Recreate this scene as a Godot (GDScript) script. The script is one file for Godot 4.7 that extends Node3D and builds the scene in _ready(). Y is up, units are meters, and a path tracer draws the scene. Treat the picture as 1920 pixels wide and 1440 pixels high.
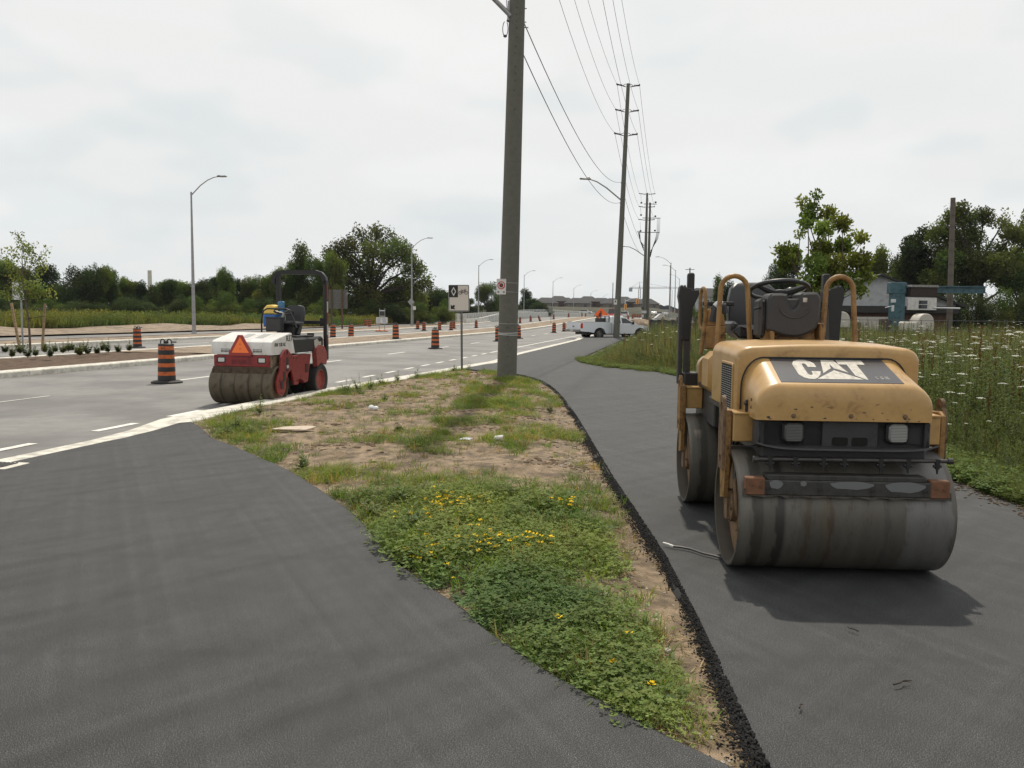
extends Node3D

# ---------------------------------------------------------------- survey of the place
const LENS := 1553.0                     # focal length of the photograph in its own pixels (1920 x 1440)
const EYE := Vector3(0, 1.5, 0)
const ROAD_Y := -0.12                    # carriageway below the paths
const RS := 0.18761                      # the road runs 10.8 degrees to the right of straight ahead
const RC := 0.98224
var view: Basis
var rng := RandomNumberGenerator.new()
var taken := {}
var tex := {}
var M := {}
var lumps := FastNoiseLite.new()


func ray(x: float, y: float) -> Vector3:
	return view.x * (x - 960.0) / LENS - view.y * (y - 720.0) / LENS - view.z

func ground(x: float, y: float, h := 0.0) -> Vector3:     # where the line of sight meets the level h
	var d := ray(x, y)
	return EYE + d * ((h - EYE.y) / d.y)

func far_at(x: float, y: float, depth: float) -> Vector3:  # the point of that line of sight at a depth
	var d := ray(x, y)
	return EYE + d * (depth / -d.z)

func road(u: float, v: float, h := 0.0) -> Vector3:        # u along the road, v across it (right is plus)
	return Vector3(u * RS + v * RC, h, -(u * RC - v * RS))

func u_of(p: Vector3) -> float:
	return p.x * RS - p.z * RC

func v_of(p: Vector3) -> float:
	return p.x * RC + p.z * RS

func rise(u: float) -> float:                              # the road climbs to a bridge
	return 1.5 * smoothstep(75.0, 210.0, u) if u < 360.0 else 1.5 - 1.2 * smoothstep(360.0, 620.0, u)


# ---------------------------------------------------------------- mesh building
class Build:
	var v := PackedVector3Array()
	var vc := PackedColorArray()
	var tint := Color.WHITE
	var tinted := false
	var mark := 0

	func tri(a: Vector3, b: Vector3, c: Vector3) -> void:
		v.append(a); v.append(b); v.append(c)
		if tinted:
			vc.append(tint); vc.append(tint); vc.append(tint)

	func blade(o: Vector3, dir: Vector3, length: float, width: float, droop: float, n := 3) -> void:   # a leaf or blade that narrows to its tip
		var side := dir.cross(Vector3.UP if absf(dir.y) < 0.95 else Vector3.RIGHT).normalized()
		var p := o
		var d := dir
		var w := width * 0.5
		for k in n:
			var q := p + d * (length / n)
			var f := float(k + 1) / n
			var x := width * (0.5 + 0.35 * sin(f * PI)) * (1.0 - f * f)
			if k == n - 1:
				tri(p - side * w, p + side * w, q)
			else:
				quad(p - side * w, p + side * w, q + side * x, q - side * x)
			w = x
			p = q
			d = (d - Vector3(0, droop / n, 0)).normalized()

	func leaf(o: Vector3, dir: Vector3, up: Vector3, length: float, width: float) -> void:             # a small pointed leaf, folded along its middle
		var side := dir.cross(up).normalized() * width * 0.5
		var m := o + dir * length * 0.45
		var lift := dir.cross(side).normalized() * width * 0.12
		tri(o, m + side + lift, o + dir * length)
		tri(o, o + dir * length, m - side + lift)

	func quad(a: Vector3, b: Vector3, c: Vector3, d: Vector3) -> void:
		tri(a, b, c); tri(a, c, d)

	func start() -> void:
		mark = v.size()

	func close() -> void:                                  # turns the piece just added outside out if need be (front faces run clockwise)
		var vol := 0.0
		var o := v[mark] if v.size() > mark else Vector3.ZERO
		for i in range(mark, v.size(), 3):
			vol += (v[i] - o).dot((v[i + 1] - o).cross(v[i + 2] - o))
		if vol > 0.0:
			for i in range(mark, v.size(), 3):
				var t := v[i + 1]
				v[i + 1] = v[i + 2]
				v[i + 2] = t

	func box(c: Vector3, s: Vector3, bevel := 0.0, rot := Basis()) -> void:
		start()
		var h := s * 0.5
		var b := minf(bevel, minf(h.x, minf(h.y, h.z)) * 0.9)
		if b <= 0.0:
			var p := []
			for i in 8:
				p.append(c + rot * Vector3(h.x if i & 1 else -h.x, h.y if i & 2 else -h.y, h.z if i & 4 else -h.z))
			for q in [[0, 1, 3, 2], [4, 6, 7, 5], [0, 4, 5, 1], [2, 3, 7, 6], [0, 2, 6, 4], [1, 5, 7, 3]]:
				quad(p[q[0]], p[q[1]], p[q[2]], p[q[3]])
			close()
			return
		var rings := []
		for k in [[-h.z, b], [-h.z + b, 0.0], [h.z - b, 0.0], [h.z, b]]:
			var x: float = h.x - k[1]
			var y: float = h.y - k[1]
			var r := PackedVector3Array()
			for q in [[-x + b, -y], [x - b, -y], [x, -y + b], [x, y - b], [x - b, y], [-x + b, y], [-x, y - b], [-x, -y + b]]:
				r.append(c + rot * Vector3(q[0], q[1], k[0]))
			rings.append(r)
		loft(rings)

	func loft(rings: Array, caps := true) -> void:
		start()
		for k in rings.size() - 1:
			var a: PackedVector3Array = rings[k]
			var b: PackedVector3Array = rings[k + 1]
			for i in a.size():
				var j := (i + 1) % a.size()
				quad(a[i], a[j], b[j], b[i])
		if caps:
			for e in [0, rings.size() - 1]:
				var r: PackedVector3Array = rings[e]
				var m := Vector3.ZERO
				for p in r:
					m += p / r.size()
				for i in r.size():
					var j := (i + 1) % r.size()
					if e == 0:
						tri(m, r[j], r[i])
					else:
						tri(m, r[i], r[j])
		close()

	func tube(pts: PackedVector3Array, r0: float, r1 := -1.0, n := 8, caps := true) -> void:
		if r1 < 0.0:
			r1 = r0
		var rings := []
		var side := Vector3.ZERO
		for k in pts.size():
			var t := (pts[mini(k + 1, pts.size() - 1)] - pts[maxi(k - 1, 0)]).normalized()
			if side == Vector3.ZERO:
				side = t.cross(Vector3.UP if absf(t.y) < 0.9 else Vector3.RIGHT).normalized()
			side = (side - t * side.dot(t)).normalized()
			var up := t.cross(side)
			var r := lerpf(r0, r1, k / maxf(1.0, pts.size() - 1.0))
			var ring := PackedVector3Array()
			for i in n:
				var a := TAU * i / n
				ring.append(pts[k] + (side * cos(a) + up * sin(a)) * r)
			rings.append(ring)
		loft(rings, caps)

	func rod(a: Vector3, b: Vector3, r0: float, r1 := -1.0, n := 10) -> void:
		tube(PackedVector3Array([a, b]), r0, r1, n)

	func lathe(c: Vector3, axis: Vector3, prof: Array, n := 24) -> void:   # prof: [radius, distance along the axis]
		var s := axis.cross(Vector3.UP if absf(axis.y) < 0.9 else Vector3.RIGHT).normalized()
		var t := axis.cross(s)
		var rings := []
		for q in prof:
			var ring := PackedVector3Array()
			for i in n:
				var a := TAU * i / n
				ring.append(c + axis * q[1] + (s * cos(a) + t * sin(a)) * maxf(q[0], 0.0004))
			rings.append(ring)
		loft(rings)

	func ring_lathe(c: Vector3, axis: Vector3, prof: Array, n := 32) -> void:  # a closed profile turned round the axis
		start()
		var s := axis.cross(Vector3.UP if absf(axis.y) < 0.9 else Vector3.RIGHT).normalized()
		var t := axis.cross(s)
		for k in prof.size():
			var p: Array = prof[k]
			var q: Array = prof[(k + 1) % prof.size()]
			for i in n:
				var a := TAU * i / n
				var b := TAU * (i + 1) / n
				var da := s * cos(a) + t * sin(a)
				var db := s * cos(b) + t * sin(b)
				quad(c + axis * p[1] + da * p[0], c + axis * p[1] + db * p[0], c + axis * q[1] + db * q[0], c + axis * q[1] + da * q[0])
		close()

	func ball(c: Vector3, r: Vector3, n := 12, m := 8) -> void:
		var rings := []
		for k in m + 1:
			var a := PI * (k + 0.02) / (m + 0.04)
			var ring := PackedVector3Array()
			for i in n:
				var b := TAU * i / n
				ring.append(c + Vector3(cos(b) * sin(a) * r.x, cos(a) * r.y, sin(b) * sin(a) * r.z))
			rings.append(ring)
		loft(rings)

	func prism(poly: PackedVector2Array, o: Vector3, ex: Vector3, ey: Vector3, depth: float, bevel := 0.0) -> void:
		# an outline in the plane of ex and ey, from o backwards by depth; the front edge is chamfered
		start()
		var ez := ex.cross(ey).normalized()
		var n := poly.size()
		var inner := PackedVector2Array()
		var area := 0.0
		for i in n:
			area += poly[i].cross(poly[(i + 1) % n])
		var whole := signf(area)
		for i in n:
			var d0 := (poly[i] - poly[(i + n - 1) % n]).normalized()
			var d1 := (poly[(i + 1) % n] - poly[i]).normalized()
			var nn := Vector2(-d0.y - d1.y, d0.x + d1.x)
			nn = nn.normalized() / maxf(0.4, sqrt(maxf(0.0, (1.0 + d0.dot(d1)) * 0.5))) if nn.length() > 0.01 else Vector2.ZERO
			inner.append(poly[i] + nn * bevel * whole)
		var idx := Geometry2D.triangulate_polygon(poly)
		var at := func(p: Vector2, z: float) -> Vector3: return o + ex * p.x + ey * p.y + ez * z
		for k in range(0, idx.size(), 3):
			tri(at.call(inner[idx[k]], 0.0), at.call(inner[idx[k + 1]], 0.0), at.call(inner[idx[k + 2]], 0.0))
			tri(at.call(poly[idx[k]], -depth), at.call(poly[idx[k + 2]], -depth), at.call(poly[idx[k + 1]], -depth))
		var ccw := 0.0
		if idx.size() >= 3:
			ccw = (poly[idx[1]] - poly[idx[0]]).cross(poly[idx[2]] - poly[idx[0]])
		for i in n:
			var j := (i + 1) % n
			var a: Vector3 = at.call(poly[i], -bevel)
			var b: Vector3 = at.call(poly[j], -bevel)
			var c: Vector3 = at.call(poly[j], -depth)
			var d: Vector3 = at.call(poly[i], -depth)
			if (area > 0.0) == (ccw > 0.0):
				quad(b, a, d, c)
				if bevel > 0.0:
					quad(at.call(inner[j], 0.0), at.call(inner[i], 0.0), a, b)
			else:
				quad(a, b, c, d)
				if bevel > 0.0:
					quad(at.call(inner[i], 0.0), at.call(inner[j], 0.0), b, a)
		close()

	func done(paint = null, limit := 0.74, uv = null) -> ArrayMesh:   # joins faces whose normals differ little into smooth surfaces
		var n := v.size() / 3
		var fn := PackedVector3Array()
		var fa := PackedVector3Array()
		var near := {}
		fn.resize(n)
		fa.resize(n)
		for f in n:
			var c := (v[f * 3 + 2] - v[f * 3]).cross(v[f * 3 + 1] - v[f * 3])
			fa[f] = c
			fn[f] = c.normalized()
			for k in 3 if limit <= 1.0 else 0:
				var key := Vector3i((v[f * 3 + k] * 4000.0).round())
				if near.has(key):
					near[key].append(f)
				else:
					near[key] = PackedInt32Array([f])
		var no := PackedVector3Array()
		no.resize(v.size())
		for i in v.size():
			var f := i / 3
			var s := fn[f] if limit > 1.0 else Vector3.ZERO
			for g in [] if limit > 1.0 else near[Vector3i((v[i] * 4000.0).round())]:
				if fn[g].dot(fn[f]) > limit:
					s += fa[g]
			no[i] = s.normalized() if s.length() > 0.0 else Vector3.UP
		var a := []
		a.resize(Mesh.ARRAY_MAX)
		a[Mesh.ARRAY_VERTEX] = v
		a[Mesh.ARRAY_NORMAL] = no
		if paint != null:
			var col := PackedColorArray()
			for i in v.size():
				col.append(paint.call(v[i], no[i]))
			a[Mesh.ARRAY_COLOR] = col
		elif tinted:
			a[Mesh.ARRAY_COLOR] = vc
		if uv != null:
			var u := PackedVector2Array()
			for i in v.size():
				u.append(uv.call(v[i]))
			a[Mesh.ARRAY_TEX_UV] = u
		var me := ArrayMesh.new()
		me.add_surface_from_arrays(Mesh.PRIMITIVE_TRIANGLES, a)
		return me


func numbered(called: String) -> String:
	if not taken.has(called):
		taken[called] = 0
		return called
	taken[called] += 1
	return "%s_%03d" % [called, taken[called]]

func tag(o: Node3D, label: String, category := "", group := "") -> Node3D:
	o.set_meta("label", label)
	if category:
		o.set_meta("category", category)
	if group:
		o.set_meta("group", group)
	return o

func put(called: String, me: Mesh, mat: Material, parent: Node3D = null) -> MeshInstance3D:
	var o := MeshInstance3D.new()
	o.mesh = me
	o.material_override = mat
	if me is ArrayMesh and me.get_surface_count():
		me.surface_set_material(0, mat)
		o.material_override = null
	o.name = called if parent else numbered(called)
	(parent if parent else self).add_child(o, true)
	return o

func obj(called: String, b: Build, mat: Material, parent: Node3D = null, paint = null) -> MeshInstance3D:
	return put(called, b.done(paint), mat, parent)

func struct(called: String, me: Mesh, mat: Material) -> MeshInstance3D:
	var o := put(called, me, mat)
	o.set_meta("kind", "structure")
	return o

func thing(called: String, label: String, category: String, at := Vector3.ZERO, turn := 0.0, group := "") -> Node3D:
	var o := Node3D.new()
	o.name = numbered(called)
	add_child(o)
	o.position = at
	o.rotation.y = turn
	tag(o, label, category, group)
	return o

func again(o: Node3D, called: String, label: String, at: Vector3, turn := 0.0, size := 1.0) -> Node3D:
	var c: Node3D = o.duplicate()
	c.name = numbered(called)
	add_child(c)
	c.position = at
	c.rotation.y = turn
	c.scale = Vector3.ONE * size
	c.set_meta("label", label)
	return c

func many(called: String, me: Mesh, mat: Material, places: Array, tints: PackedColorArray, parent: Node3D = null) -> MultiMeshInstance3D:
	var mm := MultiMesh.new()
	mm.transform_format = MultiMesh.TRANSFORM_3D
	mm.use_colors = true
	mm.mesh = me
	if me is ArrayMesh:
		me.surface_set_material(0, mat)
	mm.instance_count = places.size()
	for i in places.size():
		mm.set_instance_transform(i, places[i])
		mm.set_instance_color(i, tints[i])
	var o := MultiMeshInstance3D.new()
	o.multimesh = mm
	o.name = called if parent else numbered(called)
	(parent if parent else self).add_child(o, true)
	o.set_meta("kind", "stuff")
	return o


# ---------------------------------------------------------------- materials
func noise_image(size: int, freq: float, octaves: int, sd: int, kind := FastNoiseLite.TYPE_SIMPLEX_SMOOTH) -> Image:
	var f := FastNoiseLite.new()
	f.noise_type = kind
	f.frequency = freq
	f.fractal_octaves = octaves
	f.seed = sd
	return f.get_seamless_image(size, size, false, false, 0.12)

func blend_texture(size: int, layers: Array, mixer: Callable) -> ImageTexture:   # mixer(values of the layers, random number) -> Color in sRGB
	var raw := []
	for l in layers:
		var im: Image = l
		im.convert(Image.FORMAT_L8)
		raw.append(im.get_data())
	var data := PackedByteArray()
	data.resize(size * size * 3)
	var val := []
	val.resize(raw.size())
	for i in size * size:
		for k in raw.size():
			val[k] = raw[k][i] / 255.0
		var c: Color = mixer.call(val, rng.randf())
		data[i * 3] = clampi(int(c.r * 255.0), 0, 255)
		data[i * 3 + 1] = clampi(int(c.g * 255.0), 0, 255)
		data[i * 3 + 2] = clampi(int(c.b * 255.0), 0, 255)
	return ImageTexture.create_from_image(Image.create_from_data(size, size, false, Image.FORMAT_RGB8, data))

func lin(r: float, g: float, b: float) -> Color:
	return Color(r, g, b).linear_to_srgb()

func paint(r: float, g: float, b: float, rough := 0.5, metal := 0.0, grime := 0.0, scale := 1.5) -> StandardMaterial3D:
	var m := StandardMaterial3D.new()
	m.albedo_color = lin(r, g, b)
	m.roughness = rough
	m.metallic = metal
	if grime > 0.0:
		m.albedo_texture = tex["grime%d" % int(round(grime * 10.0))]
		m.uv1_triplanar = true
		m.uv1_scale = Vector3.ONE * scale
	return m

func leafy(rough := 0.75, back := 0.5) -> StandardMaterial3D:
	var m := StandardMaterial3D.new()
	m.vertex_color_use_as_albedo = true
	m.roughness = rough
	m.metallic_specular = 0.25
	m.backlight_enabled = true
	m.backlight = Color(back, back, back * 0.6)
	m.cull_mode = BaseMaterial3D.CULL_DISABLED
	return m

func paving(t: Texture2D, metres: float, rough: float, bump := 0.0, over: Texture2D = null, over_metres := 9.0) -> StandardMaterial3D:
	var m := StandardMaterial3D.new()
	m.albedo_texture = t
	m.uv1_triplanar = true
	m.uv1_world_triplanar = true
	m.uv1_scale = Vector3.ONE / metres
	m.roughness = rough
	if bump > 0.0:
		m.heightmap_enabled = true
		m.heightmap_texture = t
		m.heightmap_scale = bump
	if over:
		m.detail_enabled = true
		m.detail_albedo = over
		m.detail_blend_mode = BaseMaterial3D.BLEND_MODE_MUL
		m.detail_uv_layer = BaseMaterial3D.DETAIL_UV_2
		m.uv2_triplanar = true
		m.uv2_world_triplanar = true
		m.uv2_scale = Vector3.ONE / over_metres
	return m

func make_textures() -> void:
	var cloudy := noise_image(256, 0.012, 5, 3)
	var fine := noise_image(256, 0.08, 3, 4)
	for g in [2, 4, 6]:
		var k: float = g / 10.0
		tex["grime%d" % g] = blend_texture(256, [cloudy, fine], func(a, r):
			var d: float = clampf(1.0 - k * 0.42 * a[0] - k * 0.22 * a[1] - k * 0.5 * smoothstep(0.62, 0.85, a[0] * 0.6 + a[1] * 0.4) - k * 0.10 * r, 0.0, 1.0)
			return Color(d, lerpf(d, d * d, 0.15), lerpf(d, d * d, 0.28)))
	var grain := noise_image(1024, 0.27, 2, 7)
	var cells := noise_image(1024, 0.055, 1, 8, FastNoiseLite.TYPE_CELLULAR)
	var soft := noise_image(1024, 0.006, 4, 9)
	tex.asphalt = blend_texture(1024, [grain, cells, soft], func(a, r):
		var s: float = 0.214 + 0.24 * (a[0] - 0.5) + 0.03 * (a[2] - 0.5) + 0.08 * (r - 0.5)
		if a[0] > 0.64: s += 0.07
		if a[0] < 0.34: s -= 0.08
		if a[0] > 0.76: s += 0.12
		if r > 0.985: s += 0.24
		return Color(s * 0.99, s, s * 1.012))
	tex.old_asphalt = blend_texture(1024, [grain, soft], func(a, r):
		var s: float = 0.47 + 0.12 * (a[0] - 0.5) + 0.05 * (a[1] - 0.5) + 0.06 * (r - 0.5)
		return Color(s, s * 0.985, s * 0.965))
	tex.dirt = blend_texture(1024, [grain, cells, soft], func(a, r):
		var s: float = 0.53 + 0.14 * (a[0] - 0.5) + 0.20 * (a[2] - 0.5) + 0.08 * (r - 0.5)
		if a[0] > 0.66: s += 0.09
		if a[0] < 0.32: s -= 0.12
		if r > 0.994: s += 0.17
		return Color(s, s * 0.88, s * 0.745))
	tex.concrete = blend_texture(512, [noise_image(512, 0.12, 2, 12), noise_image(512, 0.01, 5, 13)], func(a, r):
		var s: float = 0.83 + 0.08 * (a[0] - 0.5) + 0.12 * (a[1] - 0.5) + 0.03 * (r - 0.5)
		return Color(s, s * 0.98, s * 0.935))
	tex.mottle = blend_texture(512, [noise_image(512, 0.011, 5, 21), noise_image(512, 0.03, 3, 22)], func(a, _r):
		var s: float = clampf(1.0 - 0.34 * smoothstep(0.35, 0.85, a[0]) * (0.6 + 0.4 * a[1]), 0.0, 1.0)
		return Color(s, s, s))
	tex.patina = blend_texture(512, [noise_image(512, 0.008, 4, 25), noise_image(512, 0.05, 3, 26)], func(a, _r):
		var s: float = clampf(1.0 - 0.16 * smoothstep(0.3, 0.8, a[0]) - 0.05 * a[1], 0.0, 1.0)
		return Color(s, s, s))
	# roller laps: two families of long straight soft bands, closed in both directions
	var lap := FastNoiseLite.new()
	lap.seed = 77
	lap.frequency = 0.9
	lap.fractal_octaves = 4
	var band := func(t: float, k: float) -> float:
		var a := t * TAU
		return lap.get_noise_3d(cos(a) * k, sin(a) * k, k * 3.1)
	var laps := []
	for i in 512:
		laps.append([band.call(i / 512.0, 4.6), band.call(i / 512.0, 6.0)])
	var lap_im := Image.create_empty(512, 512, false, Image.FORMAT_RGB8)
	var soft2 := noise_image(512, 0.012, 4, 28)
	soft2.convert(Image.FORMAT_L8)
	var raw2 := soft2.get_data()
	for y in 512:
		for x in 512:
			var n2: float = raw2[y * 512 + x] / 255.0
			var q: float = laps[(x + y) % 512][0] * n2 * 1.5 + laps[(2 * x - y + 1024) % 512][1] * (1.0 - n2) * 1.2
			var g := clampf(0.90 + 0.15 * q - 0.12 * (n2 - 0.5), 0.0, 1.0)
			lap_im.set_pixel(x, y, Color(g, g, g))
	tex.laps = ImageTexture.create_from_image(lap_im)
	tex.streaks = blend_texture(512, [noise_image(512, 0.02, 5, 31), noise_image(512, 0.07, 3, 32)], func(a, _r):
		var s: float = clampf(1.0 - 0.15 * smoothstep(0.35, 0.8, a[0]) - 0.08 * a[1], 0.0, 1.0)
		return Color(s, s, s * 0.99))

func make_materials() -> void:
	M.asphalt = paving(tex.asphalt, 1.45, 0.78, 0.07, tex.laps, 7.3)
	M.asphalt.metallic_specular = 0.42
	M.road = paving(tex.old_asphalt, 2.1, 0.75, 0.15, tex.patina, 17.0)
	M.dirt = paving(tex.dirt, 1.1, 0.95, 1.2, tex.mottle, 1.7)
	M.dirt.albedo_color = lin(1.0, 0.97, 0.90)
	M.gravel_dirt = paving(tex.dirt, 2.3, 0.95, 0.5, tex.mottle, 7.0)
	M.soil = paving(tex.dirt, 2.0, 0.95, 1.0, tex.mottle, 5.0)
	M.soil.albedo_color = lin(0.30, 0.32, 0.22)
	M.mulch = paving(tex.dirt, 0.7, 0.95, 2.0, tex.mottle, 2.0)
	M.mulch.albedo_color = lin(0.44, 0.35, 0.29)
	M.concrete = paving(tex.concrete, 1.3, 0.85, 0.2, tex.streaks, 3.0)
	M.line = paint(0.78, 0.78, 0.74, 0.7, 0.0, 0.2, 1.3)
	M.line.uv1_world_triplanar = true
	M.yellow = paint(0.515, 0.318, 0.116, 0.38, 0.0, 0.2, 1.2)
	M.yellow.clearcoat_enabled = true
	M.yellow.clearcoat = 0.25
	M.yellow.clearcoat_roughness = 0.25
	M.old_yellow = paint(0.42, 0.245, 0.085, 0.55, 0.0, 0.6, 2.6)
	M.rust = paint(0.28, 0.19, 0.115, 0.75, 0.1, 0.6, 3.2)
	M.dish = paint(0.30, 0.195, 0.115, 0.7, 0.1, 0.4, 2.0)
	M.black = paint(0.018, 0.018, 0.019, 0.5, 0.0, 0.2, 2.0)
	M.charcoal = paint(0.042, 0.042, 0.045, 0.55, 0.0, 0.2, 2.0)
	M.rubber = paint(0.022, 0.022, 0.022, 0.75, 0.0, 0.4, 4.0)
	M.vinyl = paint(0.022, 0.023, 0.026, 0.38)
	M.dark_steel = paint(0.075, 0.075, 0.075, 0.5, 0.4, 0.4, 3.0)
	M.steel = paint(0.34, 0.34, 0.34, 0.35, 0.8, 0.4, 2.0)
	M.galvanised = paint(0.36, 0.37, 0.38, 0.45, 0.55, 0.2, 0.8)
	M.pale_metal = paint(0.55, 0.56, 0.57, 0.4, 0.3)
	M.white = paint(0.74, 0.74, 0.72, 0.4, 0.0, 0.2, 1.0)
	M.off_white = paint(0.66, 0.65, 0.60, 0.5, 0.0, 0.4, 6.0)
	M.red = paint(0.30, 0.028, 0.030, 0.45, 0.0, 0.4, 2.0)
	M.dull_red = paint(0.36, 0.075, 0.065, 0.6, 0.0, 0.4, 3.0)
	M.orange = paint(0.72, 0.17, 0.035, 0.5, 0.0, 0.4, 2.0)
	M.bright_orange = paint(0.90, 0.13, 0.015, 0.45)
	M.safety_orange = paint(0.95, 0.20, 0.045, 0.4)
	M.brick = paint(0.11, 0.062, 0.045, 0.85, 0.0, 0.4, 1.5)
	M.roof = paint(0.034, 0.035, 0.039, 0.85, 0.0, 0.2, 1.0)
	M.wood = paint(0.40, 0.29, 0.17, 0.85, 0.0, 0.4, 3.0)
	M.grey_wood = paint(0.17, 0.15, 0.13, 0.9, 0.0, 0.4, 0.6)
	M.pole = paving(tex.concrete, 0.9, 0.8, 0.1)
	M.pole.albedo_color = lin(0.175, 0.18, 0.165)
	M.pale_concrete = paving(tex.concrete, 1.3, 0.85, 0.0, tex.patina, 5.0)
	M.pale_concrete.albedo_color = lin(0.92, 0.96, 1.0)
	M.blue = paint(0.055, 0.145, 0.19, 0.55, 0.0, 0.4, 0.7)
	M.strong_blue = paint(0.03, 0.13, 0.42, 0.4)
	M.lamp_yellow = paint(0.80, 0.56, 0.12, 0.45)
	M.siding = paint(0.44, 0.47, 0.50, 0.7, 0.0, 0.2, 0.5)
	M.glass = paint(0.03, 0.035, 0.04, 0.08)
	M.lens = paint(0.55, 0.55, 0.53, 0.15)
	M.red_lens = paint(0.55, 0.03, 0.02, 0.2)
	M.bark = paint(0.055, 0.045, 0.036, 0.95, 0.0, 0.4, 1.0)
	M.young_bark = paint(0.16, 0.12, 0.09, 0.9, 0.0, 0.4, 3.0)
	M.leaf = leafy()
	M.leaf.backlight = Color(0.85, 0.9, 0.5)
	M.grass = leafy(0.8, 0.9)
	M.petal = leafy(0.7, 0.5)
	M.crumb = leafy(0.9, 0.0)
	M.wire = paint(0.09, 0.09, 0.09, 0.6)
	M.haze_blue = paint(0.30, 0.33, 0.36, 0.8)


# ---------------------------------------------------------------- ground sheets
func sheet(poly: PackedVector2Array, cell: float, height: Callable) -> ArrayMesh:   # an outline in x and z cut into cells
	var b := Build.new()
	var lo := poly[0]
	var hi := poly[0]
	for p in poly:
		lo = Vector2(minf(lo.x, p.x), minf(lo.y, p.y))
		hi = Vector2(maxf(hi.x, p.x), maxf(hi.y, p.y))
	var nx := int(ceil((hi.x - lo.x) / cell))
	var nz := int(ceil((hi.y - lo.y) / cell))
	var at := func(q: Vector2) -> Vector3: return Vector3(q.x, height.call(q.x, q.y), q.y)
	# which cells does the outline run through?
	var edge := {}
	for i in poly.size():
		var p := poly[i]
		var q := poly[(i + 1) % poly.size()]
		var steps := int(ceil(p.distance_to(q) / (cell * 0.2))) + 1
		for k in steps + 1:
			var c := ((p.lerp(q, float(k) / steps)) - lo) / cell
			for d in [Vector2(0, 0), Vector2(0.02, 0), Vector2(-0.02, 0), Vector2(0, 0.02), Vector2(0, -0.02), Vector2(0.05, 0.05), Vector2(-0.05, -0.05), Vector2(0.05, -0.05), Vector2(-0.05, 0.05)]:
				edge[Vector2i((c + d).floor())] = true
	for ix in nx:
		for iz in nz:
			var c := lo + Vector2(ix, iz) * cell
			var sq := PackedVector2Array([c, c + Vector2(cell, 0), c + Vector2(cell, cell), c + Vector2(0, cell)])
			if edge.has(Vector2i(ix, iz)):
				for part in Geometry2D.intersect_polygons(sq, poly):
					var idx := Geometry2D.triangulate_polygon(part)
					for k in range(0, idx.size(), 3):
						up_tri(b, at.call(part[idx[k]]), at.call(part[idx[k + 1]]), at.call(part[idx[k + 2]]))
			elif Geometry2D.is_point_in_polygon(c + Vector2(cell, cell) * 0.5, poly):
				up_tri(b, at.call(sq[0]), at.call(sq[1]), at.call(sq[2]))
				up_tri(b, at.call(sq[0]), at.call(sq[2]), at.call(sq[3]))
	return b.done(null, 0.3)

func up_tri(b: Build, p: Vector3, q: Vector3, r: Vector3) -> void:
	if (r - p).cross(q - p).y < 0.0:
		b.tri(p, r, q)
	else:
		b.tri(p, q, r)

func strip(u0: float, u1: float, step: float, left: Callable, right: Callable, h: Callable) -> ArrayMesh:  # along the road, between two v(u)
	var b := Build.new()
	var n := int(ceil((u1 - u0) / step))
	for k in n:
		var a := lerpf(u0, u1, float(k) / n)
		var c := lerpf(u0, u1, float(k + 1) / n)
		var p := road(a, left.call(a), h.call(a))
		var q := road(c, left.call(c), h.call(c))
		var r := road(c, right.call(c), h.call(c))
		var s := road(a, right.call(a), h.call(a))
		up_tri(b, p, q, r)
		up_tri(b, p, r, s)
	return b.done(null, 0.3)

func table(rows: Array, x: float) -> float:
	if x <= rows[0][0]:
		return rows[0][1]
	for k in rows.size() - 1:
		if x <= rows[k + 1][0]:
			return lerpf(rows[k][1], rows[k + 1][1], (x - rows[k][0]) / (rows[k + 1][0] - rows[k][0]))
	return rows[-1][1]

var KERB_BACK := [[2.0, -6.88], [9.4, -6.80], [10.5, -6.5], [12.6, -6.55], [15.0, -6.41], [17.0, -6.27], [19.9, -5.99], [22.4, -5.79], [25.8, -5.55], [29.0, -5.72], [33.0, -6.05], [54.0, -6.05], [500.0, -6.05]]
var KERB_FACE := [[2.0, -7.15], [9.4, -7.10], [10.5, -7.12], [15.0, -6.95], [17.0, -6.75], [19.9, -6.47], [22.4, -6.27], [25.8, -6.06], [29.0, -6.2], [33.0, -6.45], [54.0, -6.45], [500.0, -6.45]]
var KERB_TOP := [[9.5, -0.095], [10.6, 0.0], [25.0, 0.0], [28.0, -0.07], [56.0, -0.07], [58.0, 0.0], [500.0, 0.0]]

func kerb(called: String, u0: float, u1: float, face: Callable, back: Callable, top: Callable, label_gap := 3.0) -> void:
	# each length of kerb between two joints is one piece of the row
	var o := Node3D.new()
	o.name = numbered(called)
	add_child(o)
	o.set_meta("kind", "structure")
	var u := u0
	var gap := label_gap
	while u < u1 - 0.01:
		if u > 60.0:
			gap = 12.0
		if u > 140.0:
			gap = 60.0
		var e := minf(u + gap, u1)
		var b := Build.new()
		var rings := []
		var n := maxi(2, int((e - u) / 0.7)) if u < 40.0 else 3
		for k in n + 1:
			var t := lerpf(u + 0.006, e - 0.006, float(k) / n)
			var f: float = face.call(t)
			var w: float = back.call(t)
			var y: float = top.call(t) + rise(t)
			var s := signf(w - f)
			var low := ROAD_Y + rise(t) - 0.1
			rings.append(PackedVector3Array([road(t, f, low), road(t, f, maxf(low + 0.103, y - 0.04)), road(t, f + s * 0.025, y - 0.012), road(t, f + s * 0.06, y), road(t, w - s * 0.015, y), road(t, w, y - 0.015), road(t, w, low)]))
		b.loft(rings)
		obj("kerb_stone", b, M.concrete, o)
		u = e

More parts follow.
